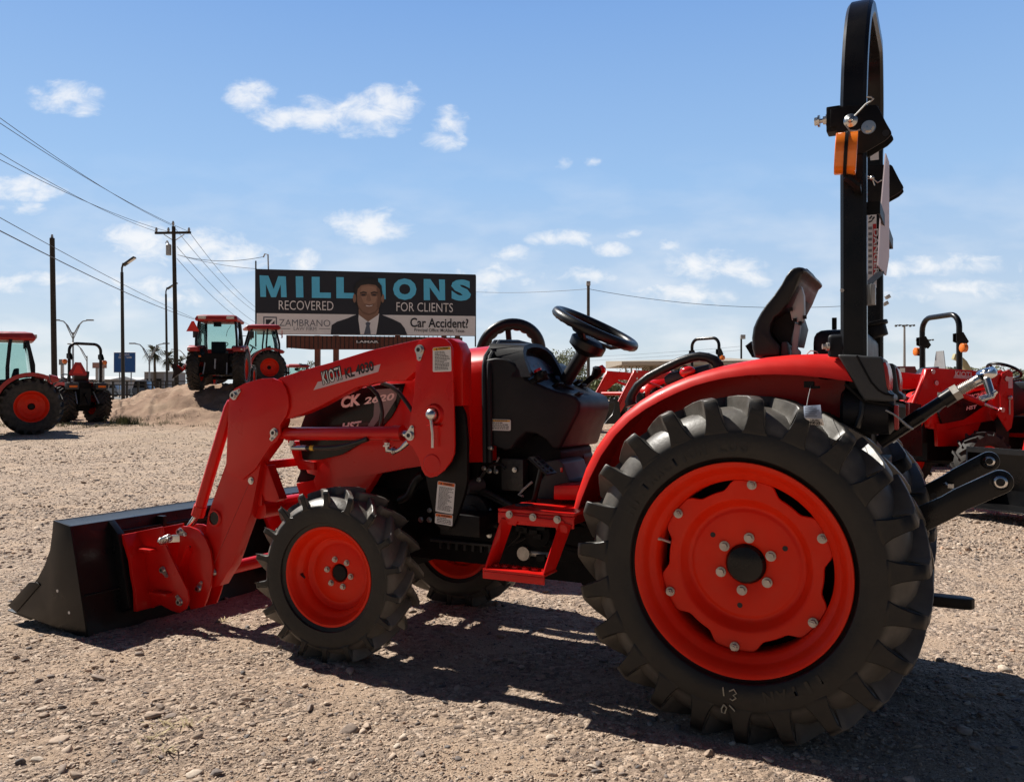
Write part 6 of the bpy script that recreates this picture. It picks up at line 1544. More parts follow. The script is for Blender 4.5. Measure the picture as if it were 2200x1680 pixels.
    m = MB(); m.tube([(-.36, .48, 2.2), (-.40, .56, 2.0), (-.40, .50, 1.7)], .008, 6); m.tube([(-.36, -.48, 2.3), (-.40, -.36, 2.1), (-.40, -.32, 1.9)], .008, 6); m.build('wiper', M['satin'], t)
    m = MB(); m.boxab((-.40, -.50, 1.0), (.95, .50, 1.14)); m.boxab((-.42, -.72, 1.0), (-.30, .72, 1.22)); m.boxab((.9, -.5, 1.0), (1.05, .5, 1.36)); m.build('cab_floor', M['satin'], t)
    m = MB(); m.prism([(-.05, 1.14), (.35, 1.14), (.38, 1.42), (.05, 1.45), (-.02, 1.72), (-.14, 1.74), (-.14, 1.4)], -.25, .25); m.build('seat', M['satin'], t, bevel=.04)
    m = MB(); m.tube([(.62 + .19 * math.cos(a) * .8, .19 * math.sin(a), 1.68 + .19 * math.cos(a) * .5) for a in [k * math.pi / 12 for k in range(24)]], .016, 6, loop=True); m.tube([(.62, 0, 1.66), (.80, 0, 1.3)], .03, 8); m.build('steering_wheel', M['satin'], t)
    m = MB(); rs = []
    for X, zt, w in ((1.0, 1.56, .42), (1.6, 1.50, .42), (2.3, 1.38, .40), (2.75, 1.22, .36), (2.85, 1.0, .33)): rs.append([(X, w, .78), (X, w, zt - .1), (X, w - .1, zt), (X, -w + .1, zt), (X, -w, zt - .1), (X, -w, .78)])
    m.rings(rs); hd = m.build('hood', M['red'], t, bevel=.02, seg=1)
    m = MB(); m.boxab((2.80, -.26, .72), (2.89, .26, 1.08)); m.build('grille', M['satin'], hd)
    for s in (1, -1): m = MB(); m.prism([(1.2, 1.35), (2.5, 1.22), (2.5, .95), (1.4, .98)], s * .405, s * .43); m.build('hood_decal', M['decal'], hd)
    m = MB(); m.boxab((-.35, -.3, .55), (2.8, .3, 1.0)); m.cyl((ax, -.7, .73), (ax, .7, .73), .12, 14); m.boxab((ax - .3, -.3, .6), (-.3, .3, .95)); m.cyl((2.15, -.7, .49), (2.15, .7, .49), .07, 12); m.build('chassis', M['engine'], t)
    m = MB(); m.boxab((-.55, -.42, .60), (-.35, .42, 1.30)); m.boxab((-.60, -.10, .55), (-.45, .10, .95)); m.cyl((-.5, 0, .62), (-.7, 0, .62), .05, 10); m.boxab((-.85, -.05, .38), (-.3, .05, .44)); m.build('hitch_frame', M['engine'], t)
    for s in (1, -1):
        m = MB(); m.bar([(-.35, s * .30, .55), (-.95, s * .42, .50)], .04, .09); m.build('lift_arm', M['satin'], t); m = MB(); m.tube([(-.45, s * .36, 1.15), (-.72, s * .40, .55)], .022, 8); m.build('lift_rod', M['galv'], t)
    m = MB(); m.tube([(-.55, .02, 1.1), (-.62, .02, .75)], .03, 8); m.build('top_link', M['galv'], t)
    m = MB(); m.prism_x([(.50, 1.16), (.58, 1.16), (.58, 1.22), (.50, 1.22)], -.57, -.555); m.build('rear_reflector', M['amber'], t)
    if smv:
        m = MB(); m.prism_x([(.56, 2.06), (1.0, 2.06), (.82, 2.42), (.74, 2.42)], -.56, -.55); sv = m.build('slow_vehicle_sign', M['smv'], t); m = MB(); m.bar([(-.545, .70, 2.2), (-.36, .62, 2.25)], .03, .02); m.build('sign_arm', M['satin'], sv)
    if loader: bg_loader(t, *loader)
    return t
CABS = 'red cab tractors on the dirt mound'
cab_tractor('red cab tractor seen straight from behind on the mound, triangle beside its roof', (-10.35, 29.6), (-.14, .99), .985, True, None, CABS)
cab_tractor('red cab tractor turned sideways on the mound, half hidden by the one seen from behind', (-10.7, 36.6), (-.92, -.39), .96, True, ((1.75, 1.45), (2.9, 1.45), (3.55, .62), .50, 2.0, R(-38)), CABS)
cab_tractor('distant small red cab tractor under the brown slatted skirt of the billboard', (-13.6, 53.0), (.35, -.94), .95, False)
cab_tractor('large red cab tractor cut off by the left edge of the picture', (-12.79, 21.46), (-.85, -.53), .97, False, ax=-.40)

# ================================================================== billboard
bl0, br0 = WD(549, 718, 55.0), WD(1022, 722, 57.6)
bn = Vector(((br0 - bl0).y, -(br0 - bl0).x, 0)).normalized()
if bn.y > 0: bn = -bn
BB = empty('billboard', ((bl0.x + br0.x) / 2, (bl0.y + br0.y) / 2, hgt((bl0.x + br0.x) / 2, 56))); tag(BB, 'law firm billboard with big blue MILLIONS and a smiling man in a dark suit', 'billboard')
BO = BB.location.copy()
def bbp(u, v, o=0.0):
    r = ray(u, v); k = (bl0 - CAMP).dot(bn) / r.dot(bn); return CAMP + r * k + bn * o - BO
def bpoly(name, c, pts, mm, par, o, back=.02):
    q = [bbp(u, v, o) for u, v in cv(c, pts)]; m = MB(); m.rings([q, [p - bn * back for p in q]]); return m.build(name, mm, par, smooth=0)
M['navy'] = mat('dark navy print', (.013, .017, .030), .55, var=.03)
M['bbwhite'] = mat('white vinyl print', (.82, .81, .84), .55, var=.03)
M['bbblue'] = mat('sky blue print', (.11, .58, .92), .5, var=.03)
M['skin'] = mat('printed skin tone', (.27, .155, .11), .6, var=.12, vscale=2)
M['skinhi'] = mat('printed light skin tone', (.37, .22, .155), .6, var=.05)
M['skinlo'] = mat('printed dark skin tone', (.18, .098, .068), .6, var=.05)
M['brown'] = mat('brown painted slats', (.15, .050, .034), .7, var=.12)
M['bbgrey'] = mat('grey blue print', (.10, .12, .17), .5)
face = bpoly('sign_face', 'U', [(549, 578), (1022, 590), (1021, 722), (552, 718)], M['navy'], BB, 0, .25)
bpoly('white_band', 'U', [(551.5, 673), (1021.5, 679.5), (1021, 721.5), (552.5, 717.5)], M['bbwhite'], face, .02)
def bl_(txt, x0, y0, x1, y1, h, mm, o=.05, **k):
    a, b = cv('B', [(x0, y0), (x1, y1)]); p0, p1 = bbp(*a, o), bbp(*b, o)
    return lettering('billboard_lettering', txt, p0, p1, h * .2728 / 1800 * 56, bn, mm, face, thick=.0, **k)
for pts in ([(238, 153), (308, 157), (350, 262), (385, 160), (446, 163), (452, 326), (408, 326), (405, 225), (368, 326), (330, 326), (288, 222), (290, 324), (245, 323)], [(1530, 183), (1583, 184), (1655, 287), (1650, 186), (1697, 187), (1699, 350), (1650, 350), (1577, 248), (1580, 349), (1531, 349)]):
    bpoly('billboard_lettering', 'B', pts, M['bbblue'], face, .05)
for ch, x0, x1, y0, y1, h in (('I', 526, 584, 328, 328, 165), ('L', 650, 800, 331, 333, 165), ('L', 843, 985, 334, 336, 166), ('I', 1175, 1232, 341, 341, 164), ('O', 1290, 1475, 348, 348, 172), ('S', 1748, 1903, 354, 355, 172)):
    bl_(ch, x0, y0, x1, y1, h, M['bbblue'], bold=.06)
bl_('RECOVERED', 390, 424, 820, 430, 72, M['bbwhite'], bold=-.005); bl_('FOR CLIENTS', 1316, 436, 1760, 444, 72, M['bbwhite'], bold=-.005)
bl_('ZAMBRANO', 393, 552, 795, 557, 52, M['bbgrey'], bold=-.008); bl_('LAW FIRM', 508, 586, 685, 590, 28, M['bbgrey'], bold=-.01)
bl_('Car Accident?', 1424, 562, 1882, 570, 76, M['navy'], bold=.02); bl_('Principal Office: McAllen, Texas.', 1457, 604, 1856, 612, 36, M['navy'], bold=.005)
for x0, x1 in ((393, 480), (706, 795)): bpoly('rule_line', 'B', [(x0, 572), (x1, 573), (x1, 576), (x0, 575)], M['bbgrey'], face, .045)
bpoly('firm_emblem', 'B', [(267, 478), (375, 480), (375, 580), (267, 578)], M['bbgrey'], face, .03); bpoly('emblem_gap', 'B', [(277, 488), (366, 490), (366, 572), (277, 570)], M['bbwhite'], face, .04)
bpoly('emblem_mark', 'B', [(288, 500), (342, 501), (288, 562)], M['navy'], face, .05); bpoly('emblem_mark', 'B', [(357, 508), (357, 564), (306, 563)], M['navy'], face, .05)
def ell(cx, cy, rx, ry, n=24, a0=0, a1=360): return [(cx + rx * math.cos(R(a0 + (a1 - a0) * k / n)), cy + ry * math.sin(R(a0 + (a1 - a0) * k / n))) for k in range(n)]
bpoly('portrait_suit', 'B', [(799, 618), (806, 545), (850, 518), (930, 492), (1000, 462), (1020, 445), (1180, 450), (1210, 468), (1290, 500), (1350, 530), (1380, 570), (1401, 622)], M['navy'], face, .04)
bpoly('portrait_shirt', 'B', [(1020, 448), (1016, 500), (1032, 617), (1156, 618), (1172, 520), (1180, 455), (1100, 500)], M['bbwhite'], face, .06)
bpoly('portrait_tie', 'B', [(1072, 530), (1090, 519), (1112, 528), (1104, 550), (1114, 617), (1060, 617), (1078, 550)], M['bbgrey'], face, .08)
bpoly('portrait_neck', 'B', [(1018, 420), (1020, 465), (1092, 518), (1172, 465), (1178, 420)], M['skin'], face, .07)
bpoly('portrait_hair', 'B', [(982, 330), (982, 260), (1000, 215), (1040, 188), (1095, 178), (1150, 186), (1185, 215), (1202, 270), (1205, 330), (1190, 400), (1000, 400)], M['ink'], face, .08)
for x in (986, 1207): bpoly('portrait_ear', 'B', ell(x, 335, 13, 34), M['skin'], face, .085)
bpoly('portrait_face', 'B', [(1005, 300), (1012, 262), (1040, 232), (1095, 222), (1150, 230), (1182, 258), (1192, 305), (1192, 360), (1178, 415), (1148, 455), (1100, 470), (1052, 455), (1018, 412), (1006, 360)], M['skin'], face, .09)
bpoly('portrait_cheek', 'B', [(1040, 250), (1095, 238), (1150, 248), (1165, 300), (1150, 370), (1110, 385), (1060, 372), (1030, 300)], M['skinhi'], face, .095)
bpoly('portrait_jaw', 'B', [(1006, 330), (1016, 390), (1052, 440), (1100, 456), (1146, 440), (1180, 395), (1192, 330), (1190, 380), (1178, 415), (1148, 455), (1100, 470), (1052, 455), (1018, 412)], M['skinlo'], face, .098)
bpoly('portrait_side', 'B', [(1160, 235), (1182, 258), (1192, 305), (1190, 380), (1172, 425), (1160, 400), (1168, 330)], M['skinlo'], face, .097)
bpoly('portrait_fringe', 'B', [(1000, 330), (1004, 270), (1036, 234), (1096, 224), (1152, 232), (1188, 268), (1196, 330), (1206, 300), (1198, 235), (1150, 184), (1095, 176), (1040, 186), (998, 215), (984, 270)], M['ink'], face, .10)
for x in (1056, 1140):
    bpoly('portrait_socket', 'B', ell(x, 305, 28, 16), M['skinlo'], face, .10)
    bpoly('portrait_brow', 'B', [(x - 28, 290), (x, 281), (x + 28, 288), (x + 26, 296), (x, 290), (x - 26, 298)], M['ink'], face, .11); bpoly('portrait_eye', 'B', ell(x, 309, 17, 6), M['navy'], face, .11)
bpoly('portrait_nose', 'B', [(1085, 300), (1104, 300), (1118, 352), (1100, 362), (1078, 352)], M['skin'], face, .10)
bpoly('portrait_mouth', 'B', [(1072, 389), (1100, 393), (1130, 388), (1120, 396), (1100, 399), (1082, 397)], M['bbwhite'], face, .11)
bpoly('portrait_lip', 'B', [(1056, 382), (1100, 389), (1146, 380), (1100, 395)], M['brown'], face, .115)
ap = bpoly('apron', 'B', [(445, 622), (1840, 640), (1840, 735), (640, 735), (445, 720)], M['brown'], BB, -.30, .10)
m = MB()
for k in range(40):
    x = 452 + k * 35; a, b = cv('B', [(x, 628), (x, 728)]); p, q = bbp(*a, -.29), bbp(*b, -.29); m.tube([p, q], .025, 4)
m.build('slat_gaps', M['ink'], ap, smooth=0)
bpoly('owner_plate', 'B', [(990, 672), (1005, 660), (1165, 660), (1184, 674), (1168, 687), (1006, 687)], M['ink'], ap, -.26)
lettering('owner_lettering', 'LAMAR', bbp(*cv('B', [(1000, 682)])[0], -.24), bbp(*cv('B', [(1176, 684)])[0], -.24), .16, bn, M['bbwhite'], ap, bold=.03)
for x in (690, 838, 1330, 1700, 1810):
    a = bbp(*cv('B', [(x, 620)])[0], -.9); m = MB(); m.box((a.x, a.y, a.z / 2), (.34, .34, a.z)); m.build('post', M['brown'], BB)
for u in (549, 1022):
    a, b = bbp(u, 560 if u < 600 else 592, -.15), bbp(u, 745, -.15); m = MB(); m.tube([a, b], .05, 8); m.build('edge_pipe', M['pole'], BB)
m = MB(); m.tube([bbp(576, 580, -.2), bbp(575, 546, -.2), bbp(568, 545, -.2), bbp(565, 552, -.2)], .05, 6); m.build('service_mast', M['galv'], BB)

# ================================================================== poles, lamps and wires
def pole_at(u, vb, vt, d, r0, r1, name, label, cat, m_, lean=0.0, group=None):
    b = WD(u, vb, d); tp = WD(u + lean, vt, d); g = hgt(b.x, b.y)
    t = empty(name, (b.x, b.y, g)); tag(t, label, cat, group)
    m = MB(); m.tube([(0, 0, -.05), (tp.x - b.x, tp.y - b.y, tp.z - g)], [r0, r1], 12); m.build('pole', m_, t)
    return t, Vector((tp.x - b.x, tp.y - b.y, tp.z - g))
t, tp = pole_at(118, 845, 512, 50, .17, .14, 'utility_pole', 'bare dark pole with a pointed cap, left of the blue road sign', 'pole', M['creosote'], -6)
m = MB(); m.tube([tp, tp + Vector((0, 0, .22))], [.09, .05], 8); m.build('pole_cap', M['galv'], t)
def lamp_pole(u, vb, vt, d, r, lx, ly, label, lean=-3):
    t, tp = pole_at(u, vb, vt, d, r, r * .75, 'yard_lamp', label, 'lamp post', M['pole'], lean, 'flat headed yard lamp posts')
    e = WD(u + lean + lx, vt - ly, d) - (t.location + tp); h0 = tp + Vector((0, 0, .25))
    m = MB(); m.tube([tp - Vector((0, 0, .3)), h0, tp + Vector((e.x * .12, 0, e.z * .5 + .1))], .06, 8); m.build('lamp_arm', M['pole'], t)
    a = tp + Vector((e.x * .1, 0, e.z * .45)); b = tp + e; m = MB(); m.bar([a, b], .34, .11); lh = m.build('lamp_head', M['pole'], t, bevel=.02)
    dn = Vector((e.z, 0, -e.x)).normalized(); dn = dn if dn.z < 0 else -dn
    m = MB(); m.bar([a.lerp(b, .35) + dn * .06, a.lerp(b, .95) + dn * .06], .26, .02); m.build('lamp_lens', M['lamp'], lh)
lamp_pole(265, 866, 585, 50, .115, 28, 32, 'dark lamp post with a tilted flat head, standing in front of the blue road sign')
lamp_pole(359.5, 838, 632, 74, .115, 24, 24, 'thinner dark lamp post with a flat head, close beside the cross-armed utility pole')
# utility pole with cross-arm and transformer
t, tp = pole_at(380, 820, 487, 60, .17, .13, 'utility_pole', 'tall dark utility pole with cross-arm, insulators and grey transformer', 'pole', M['creosote'], -7)
UP = t.location.copy()
def upx(u, v): return WD(u, v, 60) - UP
m = MB(); m.bar([upx(333, 501), upx(410, 500)], .14, .16); ca_ = m.build('cross_arm', M['creosote'], t)
m = MB(); m.tube([upx(352, 504), upx(372, 517)], .03, 6); m.tube([upx(396, 504), upx(376, 517)], .03, 6); m.build('arm_brace', M['galv'], ca_)
for u in (336, 362, 372, 406):
    a = upx(u, 500 if u != 372 else 486); m = MB(); m.tube([a, a + Vector((0, 0, .2)), a + Vector((0, 0, .36))], [.05, .10, .05], 10); m.build('insulator', M['galv'], ca_)
a = upx(363.5, 527); b = upx(363.5, 549); m = MB(); m.tube([a + Vector((0, -.1, .05)), a + Vector((0, -.1, 0)), b + Vector((0, -.1, 0))], [.14, .19, .19], 16); tf = m.build('transformer', M['galv'], t)
m = MB(); m.tube([a, a + Vector((-.1, -.1, .3))], .05, 8); m.tube([upx(359, 517), upx(356, 522), upx(360, 527)], .03, 6); m.build('bushing', M['galv'], tf)
def wire(pts, label, r=.016, sag=.0, n=14):
    a, b = pts; m = MB(); m.tube([a.lerp(b, k / n) - Vector((0, 0, 4 * sag * (k / n) * (1 - k / n))) for k in range(n + 1)], r, 5)
    o = m.build('power_line', M['wire'], None, smooth=60); tag(o, label, 'cable', 'overhead cables'); return o
WL = 'one of four overhead cables from the cross-armed pole off the left edge'
wire((WD(372, 486, 60), WD(-260, 60, 26)), WL, .014, .5); wire((WD(406, 498, 60), WD(-260, 86, 26)), WL, .014, .5)
wire((WD(336, 498, 60), WD(-260, 165, 26)), WL, .014, .5); wire((WD(362, 498, 60), WD(-260, 200, 26)), WL, .014, .5)
wire((WD(417, 686, 75), WD(-260, 360, 20)), 'thick sagging cable crossing the bare pole and lamp post, lowest at the left edge', .020, .35)
wire((WD(432, 690, 90), WD(-260, 322, 22)), 'thin cable running just above the thick sagging one past the lamp post', .015, .3)
WR = 'cable slanting down from the utility pole behind the left end of the billboard'
for (u, v, u2, v2) in ((372, 486, 552, 672), (406, 498, 560, 668), (380, 530, 560, 700), (380, 556, 540, 700)): wire((WD(u, v, 60), WD(u2, v2, 110)), WR, .018, .6)
wire((WD(382, 548, 60), WD(566, 552, 55.2)), 'slack service cable from the utility pole to the mast on the billboard', .018, .35)
wire((WD(382, 548, 60), WD(552, 578, 55.2)), 'taut cable from the utility pole to the top left corner of the billboard', .014, .15)
t, tp = pole_at(1264, 815, 612, 42, .085, .075, 'utility_pole', 'slim grey wooden pole with a floodlight box, right of the steering wheel', 'pole', mat('grey weathered wood', (.085, .078, .07), .85, var=.2))
m = MB(); m.box(tp + Vector((0, 0, .06)), (.20, .2, .22)); m.build('flood_lamp', M['galv'], t, bevel=.02)
wire((WD(1264, 621, 42), WD(1015, 627, 60)), 'cable from the slim wooden pole to the back of the billboard', .012, .12)
wire((WD(1264, 621, 42), WD(1860, 655, 40)), 'long sagging cable from the slim wooden pole to the right, behind the seat', .012, .45)
for v in (0, 8): wire((WD(1170, 770 + v, 120), WD(1594, 744 + v, 90)), 'faint pair of distant cables below the steering wheel leading to the small pole', .012, .2)
t, tp = pole_at(1592.5, 815, 726, 88, .11, .10, 'utility_pole', 'small distant pole with a lamp box, left of the seat', 'pole', M['pole'])
m = MB(); m.box(tp + Vector((.15, 0, .1)), (.5, .4, .45)); m.build('flood_lamp', M['galv'], t, bevel=.03)
# stadium floodlights
for (u, vt, d, lab) in ((1943, 700, 150, 'tall stadium light mast with a wide row of lamps, right of the roll bar'), (1986, 731, 170, 'shorter stadium light mast partly hidden by the thin far roll bar')):
    t, tp = pole_at(u, 845, vt, d, .28, .18, 'stadium_light', lab, 'floodlight', M['galv'], 0, 'stadium light masts')
    m = MB(); m.bar([tp + Vector((-1.7, 0, .1)), tp + Vector((1.7, 0, .1))], .12, .14); rk = m.build('lamp_rack', M['pole'], t)
    for k in range(6): c = tp + Vector((-1.6 + .64 * k, -.2, -.05 + .1 * (k % 2))); m = MB(); m.ball(c, .24, 8, 6, (1, 1.2, .8)); m.build('lamp_head', M['pole'], rk)
t, tp = pole_at(1893, 815, 660, 40, .06, .05, 'yard_lamp', 'twin floodlights on a post just right of the roll bar', 'floodlight', M['galv'])
m = MB(); a = WD(1899, 655, 40) - t.location; m.tube([tp, a, WD(1906, 648, 40) - t.location], .03, 6); m.build('lamp_arm', M['galv'], t)
for (u, v) in ((1907, 638), (1903, 652)): m = MB(); m.box(WD(u, v, 40) - t.location, (.22, .18, .18), Matrix.Rotation(R(-30), 3, 'Y')); m.build('lamp_head', M['galv'], t, bevel=.02)
# far street lamps on the highway
def street(u, vt, vb, d, arms, label):
    t, tp = pole_at(u, vb, vt, d, .13, .09, 'street_lamp', label, 'street lamp', M['galv'], 0, 'highway street lamps')
    for s in arms:
        L_ = 33 / 1800 * d; H_ = 26 / 1800 * d
        m = MB(); m.tube([tp - Vector((0, 0, .4)), tp + Vector((s * L_ * .35, 0, H_ * .55)), tp + Vector((s * L_ * .62, 0, H_ * .9)), tp + Vector((s * L_, 0, H_))], .075, 6); a_ = m.build('lamp_arm', M['galv'], t)
        m = MB(); m.tube([tp - Vector((0, 0, .9)), tp + Vector((s * L_ * .45, 0, H_ * .62))], .05, 5); m.build('arm_stay', M['galv'], a_)
        m = MB(); m.box(tp + Vector((s * (L_ + .2), 0, H_)), (.8, .3, .16)); m.build('lamp_head', M['galv'], a_)
street(157, 714, 845, 100, (1, -1), 'twin armed street lamp rising behind the bare pole and small tractor')
street(187, 765, 845, 130, (-1,), 'single armed street lamp seen through the small tractor roll bar')
street(321, 764, 845, 110, (1, -1), 'twin armed street lamp between the blue road sign and the palms')
street(408, 777, 845, 150, (-1,), 'tiny single armed street lamp left of the mound tractors')

# ================================================================== highway side
def wbox(name, label, cat, u0, u1, v0, v1, d, dep, mm, par=None, group=None):
    a, b = WD(u0, v1, d), WD(u1, v0, d); g = hgt(a.x, d) if par is None else 0
    m = MB(); m.boxab((a.x, d, a.z), (b.x, d + dep, b.z)); o = m.build(name, mm, par, smooth=0, bevel=.02, seg=1)
    if label: tag(o, label, cat, group)
    return o
road_z = hgt(-30, 120)
m = MB(); m.poly([(-160, 82, hgt(-30, 82) + .03), (60, 82, hgt(0, 82) + .03), (60, 110, hgt(0, 110) + .03), (-160, 110, hgt(-30, 110) + .03)])
tag(m.build('road', mat('pale asphalt', (.16, .155, .15), .85, var=.08), None, smooth=0), kind='structure')
# fence of black posts and rails
def fence():
    d0 = 58; xs = [(u - 1100) / 1800 * d0 for u in (150, 178, 206, 222, 243, 273, 297, 313, 328, 341, 357, 372)]
    z0 = WD(300, 850.5, d0).z; z1 = WD(300, 818.5, d0).z
    t = empty('fence', (xs[0], d0, hgt(xs[0], d0))); tag(t, 'black iron rail fence between the yard and the highway', 'fence')
    o = t.location
    for x in xs: m = MB(); m.boxab((x - .06 - o.x, -.05, min(z0, hgt(x, d0)) - o.z - .2), (x + .06 - o.x, .05, z1 - o.z)); m.build('post', M['pole'], t)
    for z in (z0 + .05, z1 - .03, z1 - .26): m = MB(); m.boxab((xs[0] - o.x, -.03, z - .035 - o.z), (xs[-1] + 3 - o.x, .03, z + .035 - o.z)); m.build('rail', M['pole'], t)
fence()
# blue road sign
d = 92; a, b = WD(245, 800, d), WD(291, 757, d); cx = (a.x + b.x) / 2
t = empty('road_sign', (cx, d, hgt(cx, d))); tag(t, 'blue highway services sign behind the lamp post', 'road sign'); o = t.location
M['signblue'] = mat('blue sign sheeting', (.006, .10, .34), .4, var=.03)
m = MB(); m.boxab((a.x - o.x, -.03, a.z - o.z), (b.x - o.x, .03, b.z - o.z)); pn_ = m.build('sign_panel', M['signblue'], t)
m = MB(); bx0, bx1, bz0, bz1 = a.x - o.x, b.x - o.x, a.z - o.z, b.z - o.z
m.tube([(bx0, -.03, bz0), (bx1, -.03, bz0), (bx1, -.03, bz1), (bx0, -.03, bz1)], .035, 4, loop=True); m.build('sign_border', M['bbwhite'], pn_, smooth=0)
def sl(txt, u0, u1, v, h): p0, p1 = WD(u0, v, d - .05) - o, WD(u1, v, d - .05) - o; lettering('sign_lettering', txt, p0, p1, h / 1800 * d, (0, -1, 0), M['bbwhite'], pn_, bold=.02)
sl('LODGING', 256, 278, 764, 3.6); sl('EXIT 160B', 255, 283, 770, 4.2)
for u in (256, 281): q = WD(u, 800, d) - o; m = MB(); m.tube([(q.x, .1, -.1), (q.x, .1, q.z)], .07, 8); m.build('sign_post', M['galv'], t)
# other small signs and sheds along the far side
M['shed'] = mat('grey sheet wall', (.22, .225, .24), .7, var=.15, vscale=.4); M['tanwall'] = mat('beige stucco', (.36, .31, .25), .85, var=.06); M['redsign'] = mat('pale red sign', (.34, .20, .17), .6, var=.15, vscale=.6); M['pale'] = mat('pale roadside wall', (.36, .35, .35), .8, var=.1, vscale=.3)
def sign2(label, u0, u1, v0, v1, d, mm, posts):
    a, b = WD(u0, v1, d), WD(u1, v0, d); cx = (a.x + b.x) / 2; t = empty('roadside_sign', (cx, d, hgt(cx, d))); tag(t, label, 'sign', 'small roadside signs'); o = t.location
    m = MB(); m.boxab((a.x - o.x, -.1, a.z - o.z), (b.x - o.x, .1, b.z - o.z)); m.build('sign_panel', mm, t, smooth=0)
    for u in posts: q = WD(u, v1, d) - o; m = MB(); m.boxab((q.x - .2, -.2, -.1), (q.x + .2, .2, q.z)); m.build('post', M['galv'], t)
sign2('small grey sign panel left of the red slow-vehicle triangle', 127, 142, 772, 784, 140, M['shed'], (134,))
sign2('pale red sign panel behind the right beacon of the small tractor', 199, 229, 779, 791, 140, M['redsign'], (209, 221))
def shed(label, u0, u1, v0, d, dep, mm, roof=.25, wins=3):
    a, b = WD(u0, v0, d), WD(u1, v0, d); cx = (a.x + b.x) / 2; g = hgt(cx, d); t = empty('building', (cx, d, g)); tag(t, label, 'building', 'distant roadside buildings'); w = (b.x - a.x) / 2; h_ = a.z - g
    m = MB(); m.boxab((-w, 0, -.2), (w, dep, h_)); m.build('wall', mm, t, smooth=0); m = MB(); m.prism_x([(-.4, h_), (dep / 2, h_ + roof * dep * .3), (dep + .4, h_)], -w - .3, w + .3); m.build('roof', M['galv'], t, smooth=0)
    for k in range(wins): x = -w + 2 * w * (k + .5) / wins; m = MB(); m.boxab((x - w / wins * .5, -.06, h_ * .3), (x + w / wins * .5, .02, h_ * .72)); m.build('window', M['satin'], t)
shed('long grey shed or trailer under the palms, left of the mound tractors', 310, 352, 799, 120, 8, M['shed'], .1, 2)
shed('low white building behind the fence, left of the blue sign', 160, 236, 815, 170, 12, M['pale'], .2, 5)
shed('low pale building behind the blue road sign', 250, 300, 816, 190, 12, M['pale'], .2, 3)
shed('small white building at the far left beyond the bare pole', 96, 140, 814, 180, 12, M['pale'], .2, 3)
# parked car beyond the fence
def car(label, u0, u1, d, mm, hh):
    x0, x1 = (u0 - 1100) / 1800 * d, (u1 - 1100) / 1800 * d; L_ = x1 - x0; cx = (x0 + x1) / 2; t = empty('parked_car', (cx, d, hgt(cx, d) + .03)); tag(t, label, 'car', 'cars on the highway')
    l = L_ / 2; m = MB(); m.prism([(-l, .35), (-l, .85), (-l * .8, 1.0), (-l * .55, 1.05), (-l * .35, hh), (l * .55, hh), (l * .85, 1.05), (l, .95), (l, .35)], 0, 1.8); m.build('body', mm, t, bevel=.08, seg=2)
    m = MB(); m.prism([(-l * .48, 1.08), (-l * .32, hh - .1), (l * .52, hh - .1), (l * .76, 1.08)], -.012, .05); m.build('side_window', M['satin'], t)
    for x in (-l * .62, l * .62): m = MB(); m.cyl((x, -.03, .33), (x, .2, .33), .34, 18); wv2 = m.build('wheel', M['rubber'], t); m = MB(); m.cyl((x, -.04, .33), (x, 0, .33), .2, 14); m.build('rim', M['galv'], wv2)
car('grey van on the highway seen through the fence right of the lamp post', 273, 323, 98, mat('grey car paint', (.13, .13, .135), .3, coat=.5), 1.95)
car('pale car on the highway left of the lamp post', 228, 252, 104, mat('pale car paint', (.40, .40, .41), .3, coat=.5), 1.5)
# palms
def leafmat(n, c): return mat(n, c, .7, var=.35, vscale=1.2)
M['palm'] = leafmat('palm fronds', (.060, .066, .030)); M['leaf'] = leafmat('mesquite leaves', (.15, .17, .07)); M['bush'] = leafmat('grey green brush', (.15, .155, .085)); M['trunk'] = mat('grey brown bark', (.10, .08, .06), .9, var=.25)
def palm(u, vt, d, label):
    b = WD(u, vt, d); g = hgt(b.x, d); t = empty('palm_tree', (b.x, d, g)); tag(t, label, 'palm tree', 'palms beside the highway'); H_ = b.z - g
    m = MB(); m.tube([(0, 0, 0), (.1, 0, H_ * .5), (0, 0, H_)], [.25, .19, .17], 8); m.build('trunk', M['trunk'], t)
    m = MB(); rnd = random.Random(u)
    for k in range(46):
        a = rnd.uniform(0, 6.283); el = rnd.uniform(-1.2, 1.1); L_ = rnd.uniform(1.5, 2.1); dx, dy = math.cos(a) * math.cos(el), math.sin(a) * math.cos(el); dz = math.sin(el)
        p0 = Vector((0, 0, H_)); p1 = p0 + Vector((dx, dy, dz)) * L_ * .7; p2 = p0 + Vector((dx, dy, dz)) * L_ + Vector((0, 0, -.5)); s_ = Vector((-dy, dx, 0)) * .30
        m.poly([p0, p1 + s_, p1]); m.poly([p0, p1, p1 - s_])
        for j in range(3):
            o_ = s_ * (j - 1); m.poly([p1 + o_ * 1.0 - s_ * .2, p1 + o_ + s_ * .2, p2 + o_ * 1.3])
    m.build('crown', M['palm'], t, smooth=0)
palm(331.5, 757, 120, 'fan palm just right of the twin armed street lamp'); palm(361, 768, 130, 'fan palm partly hidden by the thin lamp post'); palm(387, 778, 130, 'fan palm right of the cross-armed utility pole')

